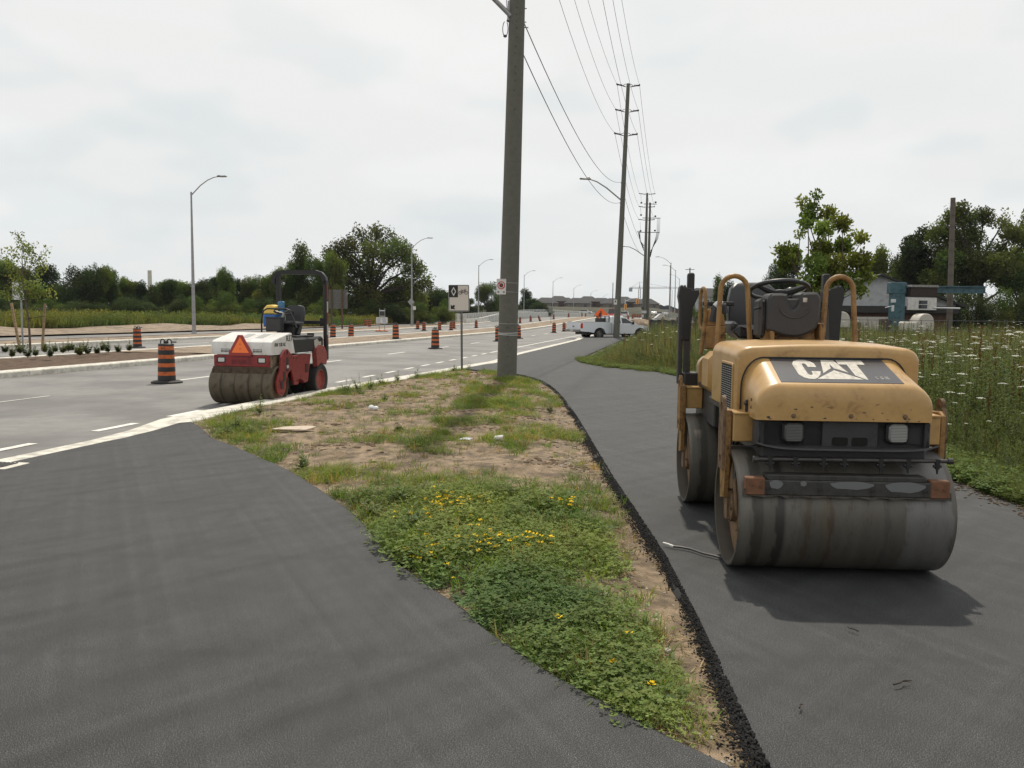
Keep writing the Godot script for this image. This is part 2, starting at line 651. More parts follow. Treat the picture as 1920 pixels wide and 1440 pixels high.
func dash(u0: float, u1: float, v: float, w: float, parent: Node3D) -> void:
	var b := Build.new()
	var n := maxi(1, int((u1 - u0) / 8.0))
	for k in n:
		var a := lerpf(u0, u1, float(k) / n)
		var c := lerpf(u0, u1, float(k + 1) / n)
		up_tri(b, road(a, v - w / 2, ROAD_Y + 0.006 + rise(a)), road(c, v - w / 2, ROAD_Y + 0.006 + rise(c)), road(c, v + w / 2, ROAD_Y + 0.006 + rise(c)))
		up_tri(b, road(a, v - w / 2, ROAD_Y + 0.006 + rise(a)), road(c, v + w / 2, ROAD_Y + 0.006 + rise(c)), road(a, v + w / 2, ROAD_Y + 0.006 + rise(a)))
	obj("painted_dash", b, M.line, parent)

var PATH := PackedVector2Array([Vector2(0.87, 2), Vector2(0.87, 1), Vector2(0.87, 0), Vector2(0.87, -1), Vector2(0.87, -2), Vector2(0.87, -2.66), Vector2(0.92, -3.76), Vector2(0.95, -4.52), Vector2(0.97, -5.33), Vector2(0.96, -6.47), Vector2(0.95, -7.8), Vector2(0.96, -9.8), Vector2(0.97, -12.44), Vector2(0.95, -14.5), Vector2(0.9, -16.39), Vector2(0.80, -18.1), Vector2(0.63, -19.51), Vector2(0.2, -21.04), Vector2(-0.45, -22.1), Vector2(-1.2, -23.0)])
var PATH_RIGHT := PackedVector2Array([Vector2(2.35, -29.3), Vector2(2.2, -28.0), Vector2(2.25, -26.9), Vector2(2.71, -24.78), Vector2(3.47, -23.44), Vector2(4.0, -22.4), Vector2(4.27, -20.8), Vector2(4.33, -18.05), Vector2(4.28, -12), Vector2(4.18, -7.7), Vector2(4.16, -6.6), Vector2(4.16, 2)])
var DRIVE := PackedVector2Array([Vector2(-4.42, -11.3), Vector2(-4.07, -10.83), Vector2(-3.57, -9.82), Vector2(-3.11, -9.21), Vector2(-2.48, -8.32), Vector2(-1.87, -7.39), Vector2(-1.32, -6.37), Vector2(-0.92, -5.45), Vector2(-0.71, -4.97), Vector2(-0.46, -4.48), Vector2(-0.23, -4.07), Vector2(-0.01, -3.64), Vector2(0.21, -3.29), Vector2(0.4, -3.04), Vector2(0.57, -2.85), Vector2(0.74, -2.66), Vector2(0.87, -2.4)])
var island := PackedVector2Array()
var path_all := PackedVector2Array()

func flat(p: Vector3) -> Vector2:
	return Vector2(p.x, p.z)

func smooth_line(pts: PackedVector2Array, gap: float, wobble := 0.0) -> PackedVector2Array:
	var out := PackedVector2Array()
	for i in pts.size() - 1:
		var a := pts[maxi(i - 1, 0)]
		var d := pts[mini(i + 2, pts.size() - 1)]
		var n := maxi(1, int(pts[i].distance_to(pts[i + 1]) / gap))
		for k in n:
			var q := pts[i].cubic_interpolate(pts[i + 1], a, d, float(k) / n)
			if wobble > 0.0:
				q += Vector2(lumps.get_noise_2d(q.x * 90, q.y * 90), lumps.get_noise_2d(q.x * 90 + 500, q.y * 90)) * wobble
			out.append(q)
	out.append(pts[-1])
	return out

func near_line(p: Vector2, line: PackedVector2Array) -> float:
	var best := 1e9
	for i in line.size() - 1:
		best = minf(best, p.distance_to(Geometry2D.get_closest_point_to_segment(p, line[i], line[i + 1])))
	return best

func island_y(x: float, z: float) -> float:
	var p := Vector2(x, z)
	var d := minf(near_line(p, PATH), near_line(p, DRIVE))
	var v := v_of(Vector3(x, 0, z))
	var k: float = v - table(KERB_BACK, u_of(Vector3(x, 0, z)))
	var y := -0.035 + 0.06 * smoothstep(0.05, 0.9, d)
	y = lerpf(-0.012, y, smoothstep(0.0, 0.5, k))
	# wheel ruts that run across the bare earth
	var rut := sin((x * 0.25 + z) * 5.2 + lumps.get_noise_2d(x * 20, z * 20) * 3.0)
	y += smoothstep(0.1, 0.7, minf(d, k)) * (0.018 * lumps.get_noise_2d(x * 60, z * 60) + 0.018 * lumps.get_noise_2d(x * 230, z * 230) + 0.020 * rut * smoothstep(-6.0, -8.0, z))
	return y

func drive_y(x: float, z: float) -> float:
	var p := Vector3(x, 0, z)
	var k: float = v_of(p) - table(KERB_BACK, u_of(p))
	var drop := -0.098 * (1.0 - smoothstep(0.0, 1.7, k)) * (1.0 - smoothstep(9.4, 10.4, u_of(p)))
	return drop + 0.004 * lumps.get_noise_2d(x * 15, z * 15)

func path_y(x: float, z: float) -> float:
	var p := Vector3(x, 0, z)
	var u := u_of(p)
	var k: float = v_of(p) - table(KERB_BACK, u)
	return rise(u) + (table(KERB_TOP, u) - 0.004) * (1.0 - smoothstep(0.0, 1.5, k)) + 0.004 * lumps.get_noise_2d(x * 15, z * 15)

func lay_ground() -> void:
	var near := lerpf
	# the land, one sheet out to the horizon
	var land := Build.new()
	var at := func(i: int, j: int) -> Vector3:
		var x := signf(i) * pow(absf(i) / 20.0, 1.7) * 1500.0
		var z := signf(j) * pow(absf(j) / 20.0, 1.7) * 1500.0 - 60.0
		var p := Vector3(x, 0, z)
		return Vector3(x, -0.42 + rise(u_of(p)) * smoothstep(-60.0, -30.0, v_of(p)), z)
	for i in range(-20, 20):
		for j in range(-20, 20):
			up_tri(land, at.call(i, j), at.call(i + 1, j), at.call(i + 1, j + 1))
			up_tri(land, at.call(i, j), at.call(i + 1, j + 1), at.call(i, j + 1))
	struct("terrain", land.done(null, 0.3), M.soil)
	var rd := func(u: float) -> float: return ROAD_Y + rise(u)
	struct("near_carriageway", strip(-10, 640, 6.0, func(_u): return -15.75, func(u): return table(KERB_FACE, u) + 0.04, rd), M.road)
	struct("far_carriageway", strip(-10, 640, 6.0, func(_u): return -28.35, func(_u): return -20.8, rd), M.road)
	kerb("near_kerb", 3.0, 200.0, func(u): return table(KERB_FACE, u), func(u): return table(KERB_BACK, u), func(u): return table(KERB_TOP, u))
	kerb("median_kerb", 6.0, 200.0, func(_u): return -15.7, func(_u): return -16.15, func(_u): return 0.03, 6.0)
	kerb("median_far_kerb", 12.0, 200.0, func(_u): return -20.85, func(_u): return -20.45, func(_u): return 0.02, 8.0)
	kerb("far_kerb", 12.0, 130.0, func(_u): return -28.3, func(_u): return -28.75, func(_u): return 0.02, 8.0)
	var bump := func(x: float, z: float) -> float:
		var p := Vector3(x, 0, z)
		return rise(u_of(p)) + 0.012 + 0.03 * lumps.get_noise_2d(x * 20, z * 20)
	var rect := func(u0: float, u1: float, v0: float, v1: float) -> PackedVector2Array:
		return PackedVector2Array([flat(road(u0, v0)), flat(road(u1, v0)), flat(road(u1, v1)), flat(road(u0, v1))])
	struct("median_planting_bed", sheet(rect.call(6.0, 27.5, -20.46, -16.14), 0.5, func(x, z): return bump.call(x, z) - 0.015 + 0.05 * lumps.get_noise_2d(x * 60, z * 60)), M.mulch)
	struct("median_earth", sheet(rect.call(27.5, 200.0, -20.46, -16.14), 2.0, bump), M.gravel_dirt)
	struct("boulevard_earth", sheet(rect.call(5.0, 130.0, -32.2, -28.74), 2.0, bump), M.gravel_dirt)
	struct("far_path", strip(5.0, 130.0, 6.0, func(u): return -35.6 + 0.1 * sin(u), func(u): return -32.15 + 0.1 * sin(u * 0.7), func(u): return 0.03 + rise(u)), M.road)
	struct("earth_bank", sheet(PackedVector2Array([flat(road(5, -35.5)), flat(road(130, -35.5)), flat(road(130, -46)), flat(road(60, -44)), flat(road(40, -52)), flat(road(5, -58))]), 1.5, func(x, z): return bump.call(x, z) + 0.12 + 0.35 * smoothstep(-36.0, -40.0, v_of(Vector3(x, 0, z))) * (0.6 + lumps.get_noise_2d(x * 9, z * 9))), M.gravel_dirt)
	struct("left_meadow_soil", sheet(PackedVector2Array([flat(road(0, -50)), flat(road(40, -48)), flat(road(60, -43)), flat(road(140, -44)), flat(road(140, -140)), flat(road(0, -140))]), 8.0, func(_x, _z): return 0.28), M.soil)
	# the strip of bare earth and weeds between the two new asphalt paths
	var left := smooth_line(DRIVE, 0.16, 0.035)
	var right := smooth_line(PATH, 0.16, 0.03)
	for q in left:
		island.append(q)
	for i in range(right.size() - 1, -1, -1):
		pass
	for q in right:
		if q.y < -2.3:
			island.append(q)
	var u := u_of(Vector3(right[-1].x, 0, right[-1].y))
	while u > 10.6:
		island.append(flat(road(u, table(KERB_BACK, u) + 0.005)))
		u -= 0.6
	struct("bare_earth_strip", sheet(island, 0.11, island_y), M.dirt)
	path_all = right.duplicate()
	u = u_of(Vector3(right[-1].x, 0, right[-1].y)) + 0.3
	while u < 150.0:
		path_all.append(flat(road(u, table(KERB_BACK, u) + 0.006)))
		u += 0.8 if u < 34.0 else 12.0
	path_all.append(flat(road(150, -6.04)))
	path_all.append(flat(road(150, -3.05)))
	path_all.append(flat(road(90, -3.05)))
	for q in smooth_line(PATH_RIGHT, 0.2, 0.05):
		path_all.append(q)
	struct("asphalt_path", sheet(path_all, 1.0, func(x, z): return path_y(x, z) + 0.008), M.asphalt)
	var drive := left.duplicate()
	drive.append(Vector2(0.868, 2.0))
	drive.append(Vector2(-14.0, 2.0))
	u = 3.0
	drive.append(flat(road(u, -6.85 - 4.0)))
	while u < 10.5:
		drive.append(flat(road(u, table(KERB_BACK, u) + 0.006)))
		u += 0.4
	struct("asphalt_driveway", sheet(drive, 0.45, func(x, z): return drive_y(x, z) + 0.004), M.asphalt)
	var edge_mat := paving(tex.asphalt, 0.5, 0.95, 0.3)
	edge_mat.albedo_color = lin(0.5, 0.5, 0.5)
	struct("path_edge", skirt(right, 1.0 if (right[1] - right[0]).orthogonal().x < 0.0 else -1.0, func(x, z): return path_y(x, z) + 0.004), edge_mat)
	struct("driveway_edge", skirt(left, 1.0 if (left[20] - left[0]).orthogonal().x > 0.0 else -1.0, func(x, z): return drive_y(x, z) + 0.001), edge_mat)
	# right-hand meadow soil
	var field := PackedVector2Array()
	for q in smooth_line(PATH_RIGHT, 0.5):
		field.append(q - Vector2(0.04, 0))
	field.append(Vector2(160, 2))
	field.append(Vector2(160, -150))
	field.append(flat(road(150, -3.08)))
	field.append(flat(road(60, -3.08)))
	struct("right_meadow_soil", sheet(field, 2.0, func(x, z): return -0.02 + rise(u_of(Vector3(x, 0, z))) + 0.03 * lumps.get_noise_2d(x * 20, z * 20)), M.soil)
	# painted lines
	var lines := Node3D.new()
	lines.name = "road_markings"
	add_child(lines)
	lines.set_meta("kind", "structure")
	for q in [[7.3, 8.75], [9.85, 10.73], [11.56, 12.43]]:
		dash(q[0], q[1], -7.62, 0.13, lines)
	var s := 13.3
	while s < 36.0:
		dash(s, s + 0.85, -7.74, 0.12, lines)
		s += 1.7
	dash(36.2, 39.5, -7.76, 0.12, lines)
	dash(40.0, 140.0, -7.76, 0.12, lines)
	dash(5.0, 13.8, -11.62, 0.05, lines)
	dash(16.9, 22.0, -11.5, 0.12, lines)
	s = 25.2
	while s < 130.0:
		dash(s, s + 2.2, -11.35 + 0.1 * smoothstep(25.0, 45.0, s), 0.13, lines)
		s += 7.0
	s = 20.0
	while s < 130.0:
		dash(s, s + 3.0, -24.6, 0.12, lines)
		s += 9.0

func skirt(line: PackedVector2Array, away: float, y0: Callable) -> ArrayMesh:    # the broken side face of a new asphalt layer
	var b := Build.new()
	for i in line.size() - 1:
		var q := []
		for j in [i, i + 1]:
			var a := line[maxi(j - 1, 0)]
			var c := line[mini(j + 1, line.size() - 1)]
			var n := (c - a).normalized().orthogonal() * away
			var w := 0.05 + 0.03 * lumps.get_noise_2d(line[j].x * 150, line[j].y * 150)
			var y: float = y0.call(line[j].x, line[j].y)
			q.append([Vector3(line[j].x - n.x * 0.01, y, line[j].y - n.y * 0.01), Vector3(line[j].x + n.x * w * 0.5, y - 0.012, line[j].y + n.y * w * 0.5), Vector3(line[j].x + n.x * w, y - 0.09, line[j].y + n.y * w)])
		for k in 2:
			up_tri(b, q[0][k], q[1][k], q[1][k + 1])
			up_tri(b, q[0][k], q[1][k + 1], q[0][k + 1])
	return b.done(null, 0.3)

# ---------------------------------------------------------------- crumbs of asphalt and pebbles along the new edges
func edge_crumbs() -> void:
	var b := Build.new()
	b.ball(Vector3.ZERO, Vector3.ONE, 5, 3)
	var me := b.done(null, 2.0)
	var dark := []
	var dark_c := PackedColorArray()
	var stone := []
	var stone_c := PackedColorArray()
	for side in 2:
		var line := smooth_line(PATH if side == 0 else DRIVE, 0.1)
		for i in line.size() - 1:
			var p := line[i]
			if p.y > -1.0:
				continue
			var t := (line[i + 1] - p).normalized()
			var out := Vector2(-t.y, t.x)
			if side == 0:
				out = Vector2(-1, 0) if absf(t.x) < 0.7 else Vector2(-0.5, 0.85)
			else:
				out = Vector2(t.y, -t.x)
				if out.x < 0: out = -out
			var w := (0.11 if side == 0 else 0.03) * (0.7 + 0.9 * lumps.get_noise_2d(p.x * 60, p.y * 60) + 0.9 * maxf(0.0, lumps.get_noise_2d(p.x * 190 + 50, p.y * 190)))
			for k in (110 if side == 0 else 24) if p.y > -13.0 else 20:
				var d := absf(rng.randfn(0.0, 0.45))
				if d > 1.25:
					continue
				var q := p + t * rng.randf() * 0.1 + out * (d * w - 0.006)
				var s := rng.randf_range(0.003, 0.008) * (1.5 if rng.randf() < 0.06 else 1.0) * (1.0 - 0.3 * d)
				var y := 0.012 - 0.045 * clampf(d, 0.0, 1.0)
				if side == 1:
					y = -0.006 - 0.03 * clampf(d, 0.0, 1.0) + (drive_y(p.x, p.y) if p.y < -9.0 else 0.0)
				dark.append(Transform3D(Basis.from_euler(Vector3(rng.randf() * TAU, rng.randf() * TAU, 0)).scaled(Vector3(s, s * 0.8, s * 1.1)), Vector3(q.x, y, q.y)))
				var g := rng.randf_range(0.010, 0.026)
				dark_c.append(Color(g, g, g))
			for k in (9 if side == 0 else 4) if p.y > -13.0 else 2:
				var d := rng.randf_range(1.2, 3.6) if side == 0 else rng.randf_range(0.8, 4.5)
				var q := p + t * rng.randf() * 0.1 + out * d * (0.13 if side == 0 else 0.05)
				if not Geometry2D.is_point_in_polygon(q, island):
					continue
				var s := rng.randf_range(0.003, 0.010) * (2.0 if rng.randf() < 0.03 else 1.0)
				stone.append(Transform3D(Basis.from_euler(Vector3(rng.randf() * TAU, rng.randf() * TAU, 0)).scaled(Vector3(s, s * 0.7, s * 1.2)), Vector3(q.x, island_y(q.x, q.y) + s * 0.3, q.y)))
				var g := rng.randf_range(0.18, 0.5)
				stone_c.append(Color(g, g * 0.93, g * 0.82))
	tag(many("asphalt_crumbs", me, M.crumb, dark, dark_c), "loose black asphalt crumbs along the edges of both new paths", "asphalt crumbs")
	for k in 4200:
		var q := Vector2(rng.randf_range(-4.5, 1.0), rng.randf_range(-22.0, -2.5))
		if Geometry2D.is_point_in_polygon(q, island):
			var s := rng.randf_range(0.004, 0.013)
			stone.append(Transform3D(Basis.from_euler(Vector3(rng.randf() * TAU, rng.randf() * TAU, 0)).scaled(Vector3(s, s * 0.6, s * 1.2)), Vector3(q.x, island_y(q.x, q.y), q.y)))
			var g := rng.randf_range(0.15, 0.4)
			stone_c.append(Color(g, g * 0.88, g * 0.72))
	tag(many("pebbles", me, M.crumb, stone, stone_c), "pale pebbles and grit scattered on the bare earth strip", "pebbles")

# ---------------------------------------------------------------- road roller, yellow
func arc(c: Vector2, r: float, a0: float, a1: float, n: int) -> PackedVector2Array:
	var p := PackedVector2Array()
	for i in n + 1:
		var a := lerpf(a0, a1, float(i) / n)
		p.append(c + Vector2(cos(a), sin(a)) * r)
	return p

func rounded(w: float, h: float, r: float, n := 4) -> PackedVector2Array:
	var p := PackedVector2Array()
	for k in 4:
		var c := Vector2((w / 2 - r) * [1, -1, -1, 1][k], (h / 2 - r) * [1, 1, -1, -1][k])
		p.append_array(arc(c, r, k * PI / 2, (k + 1) * PI / 2, n))
	return p

func shifted(p: PackedVector2Array, by: Vector2) -> PackedVector2Array:
	var q := PackedVector2Array()
	for a in p:
		q.append(a + by)
	return q

func with_hole(outer: PackedVector2Array, hole: PackedVector2Array) -> PackedVector2Array:   # one outline that runs in along a cut, round the hole and out again
	var best := Vector2i.ZERO
	var d := 1e9
	for i in outer.size():
		for j in hole.size():
			if outer[i].distance_to(hole[j]) < d:
				d = outer[i].distance_to(hole[j])
				best = Vector2i(i, j)
	var h := hole.duplicate()
	if Geometry2D.is_polygon_clockwise(h) == Geometry2D.is_polygon_clockwise(outer):
		h.reverse()
		best.y = h.size() - 1 - best.y
	var out := PackedVector2Array()
	for i in outer.size() + 1:
		out.append(outer[(best.x + i) % outer.size()])
	var cut := (h[best.y] - outer[best.x]).normalized().orthogonal()
	for c in [0.0, 0.0004, -0.0004, 0.0012, -0.0012]:
		var tried := out.duplicate()
		for j in h.size() + 1:
			tried.append(h[(best.y + j) % h.size()] + cut * (c if j == 0 else 0.0))
		if Geometry2D.triangulate_polygon(tried).size() >= (tried.size() - 3) * 3:
			return tried
	print("hole failed")
	return outer

func hood_ring(z: float, w: float, low: float, top: float, sx: float, sy: float, crown := 0.0) -> PackedVector3Array:
	var r := PackedVector3Array()
	r.append(Vector3(-w, low, z))
	r.append(Vector3(-w, lerpf(low, top - sy, 0.5), z))
	var n := 8
	for k in n + 1:
		var a := PI / 2 * k / n
		r.append(Vector3(-w + sx * (1.0 - cos(a)), top - sy + sy * sin(a), z))
	for k in range(1, 6):
		var t := k / 6.0
		r.append(Vector3(lerpf(-w + sx, w - sx, t), top + crown * (1.0 - pow(2 * t - 1, 2)), z))
	for k in n + 1:
		var a := PI / 2 * (1.0 - float(k) / n)
		r.append(Vector3(w - sx * (1.0 - cos(a)), top - sy + sy * sin(a), z))
	r.append(Vector3(w, lerpf(low, top - sy, 0.5), z))
	r.append(Vector3(w, low, z))
	return r

func side(b: Build, poly: PackedVector2Array, x: float, s: float, depth: float, bevel := 0.0) -> void:   # an outline in z and y on the left (-1) or right (+1) side, outer face at x
	var q := PackedVector2Array()
	for p in poly:
		q.append(Vector2(-s * p.x, p.y))
	b.prism(q, Vector3(x, 0, 0), Vector3(0, 0, -s), Vector3.UP, depth, bevel)

func drum_paint(bands: Array, base: Color, w: float) -> Callable:
	return func(p: Vector3, n: Vector3) -> Color:
		var c := base
		for b in bands:
			var edge := 0.006 + 0.004 * sin(p.y * 23.0 + p.z * 31.0)
			if absf(p.x - b[0]) < b[1] + edge:
				c = c.lerp(b[2], b[3])
		return c

func yellow_roller() -> void:
	var t := thing("road_roller", "yellow tandem road roller with a big white three letter mark on its black hood panel", "road roller", Vector3(1.950, 0.012, -5.77), deg_to_rad(-3.0))
	var R := 0.36
	var W := 0.603
	# drums: open shells with sunken end plates
	for z in [0.855, -0.855]:
		var b := Build.new()
		var prof := [[R - 0.012, -W], [R - 0.003, -W + 0.004], [R, -W + 0.014]]
		for k in range(1, 90):
			prof.append([R, -W + 0.014 + (2 * W - 0.028) * k / 90.0])
		prof += [[R, W - 0.014], [R - 0.003, W - 0.004], [R - 0.012, W], [R - 0.024, W - 0.003], [R - 0.026, W - 0.12], [R - 0.026, -W + 0.12], [R - 0.024, -W + 0.003]]
		b.ring_lathe(Vector3(0, R, z), Vector3.RIGHT, prof, 72)
		var dm := StandardMaterial3D.new()
		dm.vertex_color_use_as_albedo = true
		dm.roughness = 0.46
		dm.metallic = 0.35
		dm.albedo_texture = tex.grime2
		dm.uv1_triplanar = true
		dm.uv1_scale = Vector3(3.2, 1.1, 1.1)
		var bands := [[-0.50, 0.030, Color(0.05, 0.045, 0.04), 0.6], [-0.37, 0.018, Color(0.035, 0.032, 0.03), 0.75], [-0.22, 0.008, Color(0.09, 0.065, 0.035), 0.5], [-0.12, 0.02, Color(0.12, 0.10, 0.06), 0.45], [-0.09, 0.006, Color(0.08, 0.05, 0.03), 0.6], [-0.56, 0.03, Color(0.22, 0.21, 0.19), 0.5], [-0.30, 0.03, Color(0.20, 0.19, 0.17), 0.4], [0.02, 0.05, Color(0.15, 0.14, 0.11), 0.4], [0.22, 0.006, Color(0.07, 0.065, 0.06), 0.4], [0.45, 0.12, Color(0.24, 0.245, 0.25), 0.5]]
		var shell := obj("drum", b, dm, t, drum_paint(bands, Color(0.128, 0.120, 0.104), W))
		for s in [-1.0, 1.0]:
			b = Build.new()
			b.lathe(Vector3(s * (W - 0.085), R, z), Vector3(s, 0, 0), [[R - 0.03, -0.02], [R - 0.03, 0.0], [0.16, 0.012], [0.15, 0.03], [0.0, 0.03]], 40)
			obj("end_plate", b, M.dish, shell)
			b = Build.new()
			b.lathe(Vector3(s * (W - 0.055), R, z), Vector3(s, 0, 0), [[0.10, 0.0], [0.10, 0.035], [0.07, 0.045], [0.0, 0.045]], 20)
			for k in 6:
				var a := TAU * k / 6
				b.lathe(Vector3(s * (W - 0.02), R + 0.085 * sin(a), z + 0.085 * cos(a)), Vector3(s, 0, 0), [[0.011, 0.0], [0.011, 0.014], [0.0, 0.014]], 6)
			obj("hub", b, M.rust, shell)
	# drum supports on both sides of both drums
	for f in [1.0, -1.0]:
		for s in [-1.0, 1.0]:
			var x: float = s * 0.625
			var b := Build.new()
			var outline := PackedVector2Array([Vector2(-0.065, 0.585), Vector2(0.065, 0.585), Vector2(0.072, 0.80), Vector2(0.066, 0.94), Vector2(0.040, 0.975)])
			outline.append_array(arc(Vector2(0, 0.985), 0.042, 0.0, PI, 8))
			outline.append_array(PackedVector2Array([Vector2(-0.06, 0.94), Vector2(-0.068, 0.80)]))
			var zc: float = f * 0.86
			var holed := with_hole(with_hole(outline, arc(Vector2(0, 0.645), 0.027, 0, TAU * 0.94, 12)), arc(Vector2(0, 0.955), 0.034, 0, TAU * 0.94, 12))
			b.prism(holed, Vector3(x, 0, zc), Vector3(0, 0, s), Vector3.UP, 0.022)
			var plate := obj("lifting_plate", b, M.old_yellow if f < 0 else M.rust, t)
			tag(plate, "worn support plate with two holes")
			b = Build.new()
			b.prism(PackedVector2Array([Vector2(-0.05, 0.42), Vector2(0.05, 0.40), Vector2(0.085, 0.62), Vector2(0.085, 0.93), Vector2(0.05, 0.955), Vector2(-0.085, 0.945), Vector2(-0.085, 0.62)]), Vector3(s * 0.60, 0, zc), Vector3(0, 0, s), Vector3.UP, 0.03, 0.006)
			for k in [0.66, 0.80, 0.91]:
				b.rod(Vector3(s * 0.602, k, zc + 0.065), Vector3(s * 0.62, k, zc + 0.065), 0.012, -1, 6)
			obj("drum_arm", b, M.old_yellow, t)
			b = Build.new()
			b.prism(PackedVector2Array([Vector2(-0.04, 0.28), Vector2(0.04, 0.28), Vector2(0.055, 0.46), Vector2(-0.055, 0.46)]), Vector3(s * 0.57, 0, zc), Vector3(0, 0, s), Vector3.UP, 0.035, 0.006)
			obj("drum_arm_foot", b, M.rust, t)
			b = Build.new()
			b.box(Vector3(s * 0.53, 0.845, f * 0.885), Vector3(0.13, 0.165, 0.15), 0.006)
			b.box(Vector3(s * 0.53, 0.93, f * 0.885), Vector3(0.128, 0.014, 0.17), 0.003)
			obj("cross_tube", b, M.yellow, t)
			if s < 0:
				for k in 3:
					b = Build.new()
					var y0 := 0.60 - 0.03 * k
					b.tube(PackedVector3Array([Vector3(-0.565, y0 + 0.05, zc + 0.05), Vector3(-0.578, y0 - 0.06, zc + 0.10 + 0.02 * k), Vector3(-0.572, y0 - 0.17, zc + 0.12 + 0.02 * k), Vector3(-0.56, 0.37 - 0.02 * k, zc + 0.11 + 0.015 * k)]), 0.011, -1, 7)
					obj("hose", b, M.rust if k else M.dark_steel, t)
	# the frame between and above the drums
	var b := Build.new()
	b.box(Vector3(0, 0.80, 0.72), Vector3(0.92, 0.22, 0.74), 0.01)
	b.box(Vector3(0, 0.80, -0.75), Vector3(0.92, 0.26, 0.80), 0.01)
	b.box(Vector3(0, 0.60, 0.0), Vector3(0.34, 0.34, 0.62), 0.01)
	b.box(Vector3(0, 0.9, -0.3), Vector3(0.9, 0.06, 0.6), 0.01)
	obj("frame", b, M.charcoal, t)
	b = Build.new()
	b.box(Vector3(-0.50, 0.80, 0.30), Vector3(0.05, 0.32, 0.16), 0.008)
	b.box(Vector3(-0.475, 0.905, 0.10), Vector3(0.13, 0.05, 0.5), 0.008)
	obj("side_step", b, M.dark_steel, t)
	b = Build.new()
	b.rod(Vector3(-0.49, 0.30, 0.34), Vector3(-0.49, 0.72, 0.34), 0.030, -1, 16)
	b.rod(Vector3(-0.49, 0.72, 0.34), Vector3(-0.49, 0.84, 0.34), 0.018, -1, 12)
	obj("jack_leg", b, M.galvanised, t)
	# engine cover: high rear part with grille, sloping front part
	b = Build.new()
	var rings := []
	for q in [[-0.02, 0.0, 0.0], [0.0, 0.02, 0.012], [0.3, 0.02, 0.012], [0.715, 0.02, 0.0], [0.745, 0.016, -0.004], [0.762, 0.004, -0.018], [0.766, -0.012, -0.04]]:
		rings.append(hood_ring(q[0], 0.535 + q[1] * 0.6, 0.925, 1.318 + q[2], 0.09, 0.08, 0.018))
	b.loft(rings)
	var cover := obj("engine_cover", b, M.yellow, t)
	b = Build.new()
	rings = []
	for q in [[0.60, 1.3058, 0.484], [0.74, 1.255, 0.486], [0.80, 1.23325, 0.488], [0.90, 1.197, 0.490], [1.00, 1.16075, 0.491], [1.095, 1.1263, 0.491], [1.112, 1.117, 0.490], [1.126, 1.103, 0.488], [1.136, 1.084, 0.484], [1.142, 1.058, 0.478], [1.144, 1.02, 0.472]]:
		rings.append(hood_ring(q[0], q[2], 0.915, q[1], 0.13, clampf(q[1] - 1.0, 0.07, 0.19)))
	for r in rings:
		for i in r.size():
			r[i].x -= 0.018
	b.loft(rings)
	var hood := obj("hood", b, M.yellow, t)
	for q in [[-0.30, 0.942], [0.018, 0.945], [0.315, 0.947]]:
		b = Build.new()
		b.lathe(Vector3(q[0], q[1], 1.139), Vector3.BACK, [[0.016, 0.0], [0.016, 0.004], [0.012, 0.006], [0.010, 0.014], [0.0, 0.016]], 12)
		obj("bolt", b, M.rust, hood)
	for y in [0.975, 1.02]:
		b = Build.new()
		b.lathe(Vector3(-0.507, y, 1.02), Vector3.LEFT, [[0.010, 0.0], [0.010, 0.005], [0.0, 0.008]], 10)
		obj("rivet", b, M.rust, hood)
	# seams, latches, chips and scratches
	b = Build.new()
	var seam := PackedVector3Array()
	for p in hood_ring(0.768, 0.497, 0.93, 1.252, 0.13, 0.19):
		seam.append(p + Vector3(-0.018, 0.0, 0))
	b.tube(seam, 0.005, -1, 5)
	obj("hood_seam", b, M.black, hood)
	for s in [-1.0, 1.0]:
		b = Build.new()
		b.box(Vector3(-0.018 + s * 0.495, 0.965, 0.92), Vector3(0.014, 0.085, 0.03), 0.004)
		b.box(Vector3(-0.018 + s * 0.502, 0.985, 0.92), Vector3(0.014, 0.02, 0.045), 0.004)
		obj("rubber_latch", b, M.black, hood)
	for k in 15:
		b = Build.new()
		var o2 := Vector3(rng.randf_range(-0.44, 0.40), rng.randf_range(0.918, 0.934) if k < 10 else rng.randf_range(0.95, 1.01), 1.1452)
		var chip2 := PackedVector2Array()
		var rr := rng.randf_range(0.003, 0.009)
		for i in 7:
			chip2.append(Vector2(cos(TAU * i / 7) * rr * rng.randf_range(0.8, 2.2), sin(TAU * i / 7) * rr * rng.randf_range(0.4, 0.9)))
		b.prism(chip2, o2, Vector3.RIGHT, Vector3.UP, 0.0012)
		obj("paint_chip", b, M.rust if k % 3 else M.dark_steel, hood)
	for q in [[-0.10, 0.995, 0.030], [-0.09, 0.990, 0.022], [0.16, 1.012, 0.02]]:
		b = Build.new()
		b.box(Vector3(q[0], q[1], 1.1452), Vector3(q[2], 0.0022, 0.001), 0.0, Basis(Vector3.BACK, 0.2))
		obj("scratch", b, M.dark_steel, hood)
	for k in 4:
		b = Build.new()
		b.tube(PackedVector3Array([Vector3(-0.40 + 0.03 * k, 0.86, 0.30), Vector3(-0.46 + 0.02 * k, 0.72 - 0.03 * k, 0.16), Vector3(-0.44 + 0.03 * k, 0.60, -0.04), Vector3(-0.40 + 0.03 * k, 0.78, -0.28)]), 0.013, -1, 7)
		obj("hydraulic_hose", b, M.rubber, t)
	# the panel with the lettering on the slope
	var p0 := Vector3(-0.345, 1.12737, 1.092)
	var p1 := Vector3(0.305, 1.12737, 1.092)
	var up := Vector3(0, 1.255, 0.74) - Vector3(0, 1.12737, 1.092)
	var h := up.length()
	up = up.normalized()
	var nrm := Vector3.RIGHT.cross(up)
	var mid := (p0 + p1) * 0.5 + nrm * 0.0025
	b = Build.new()
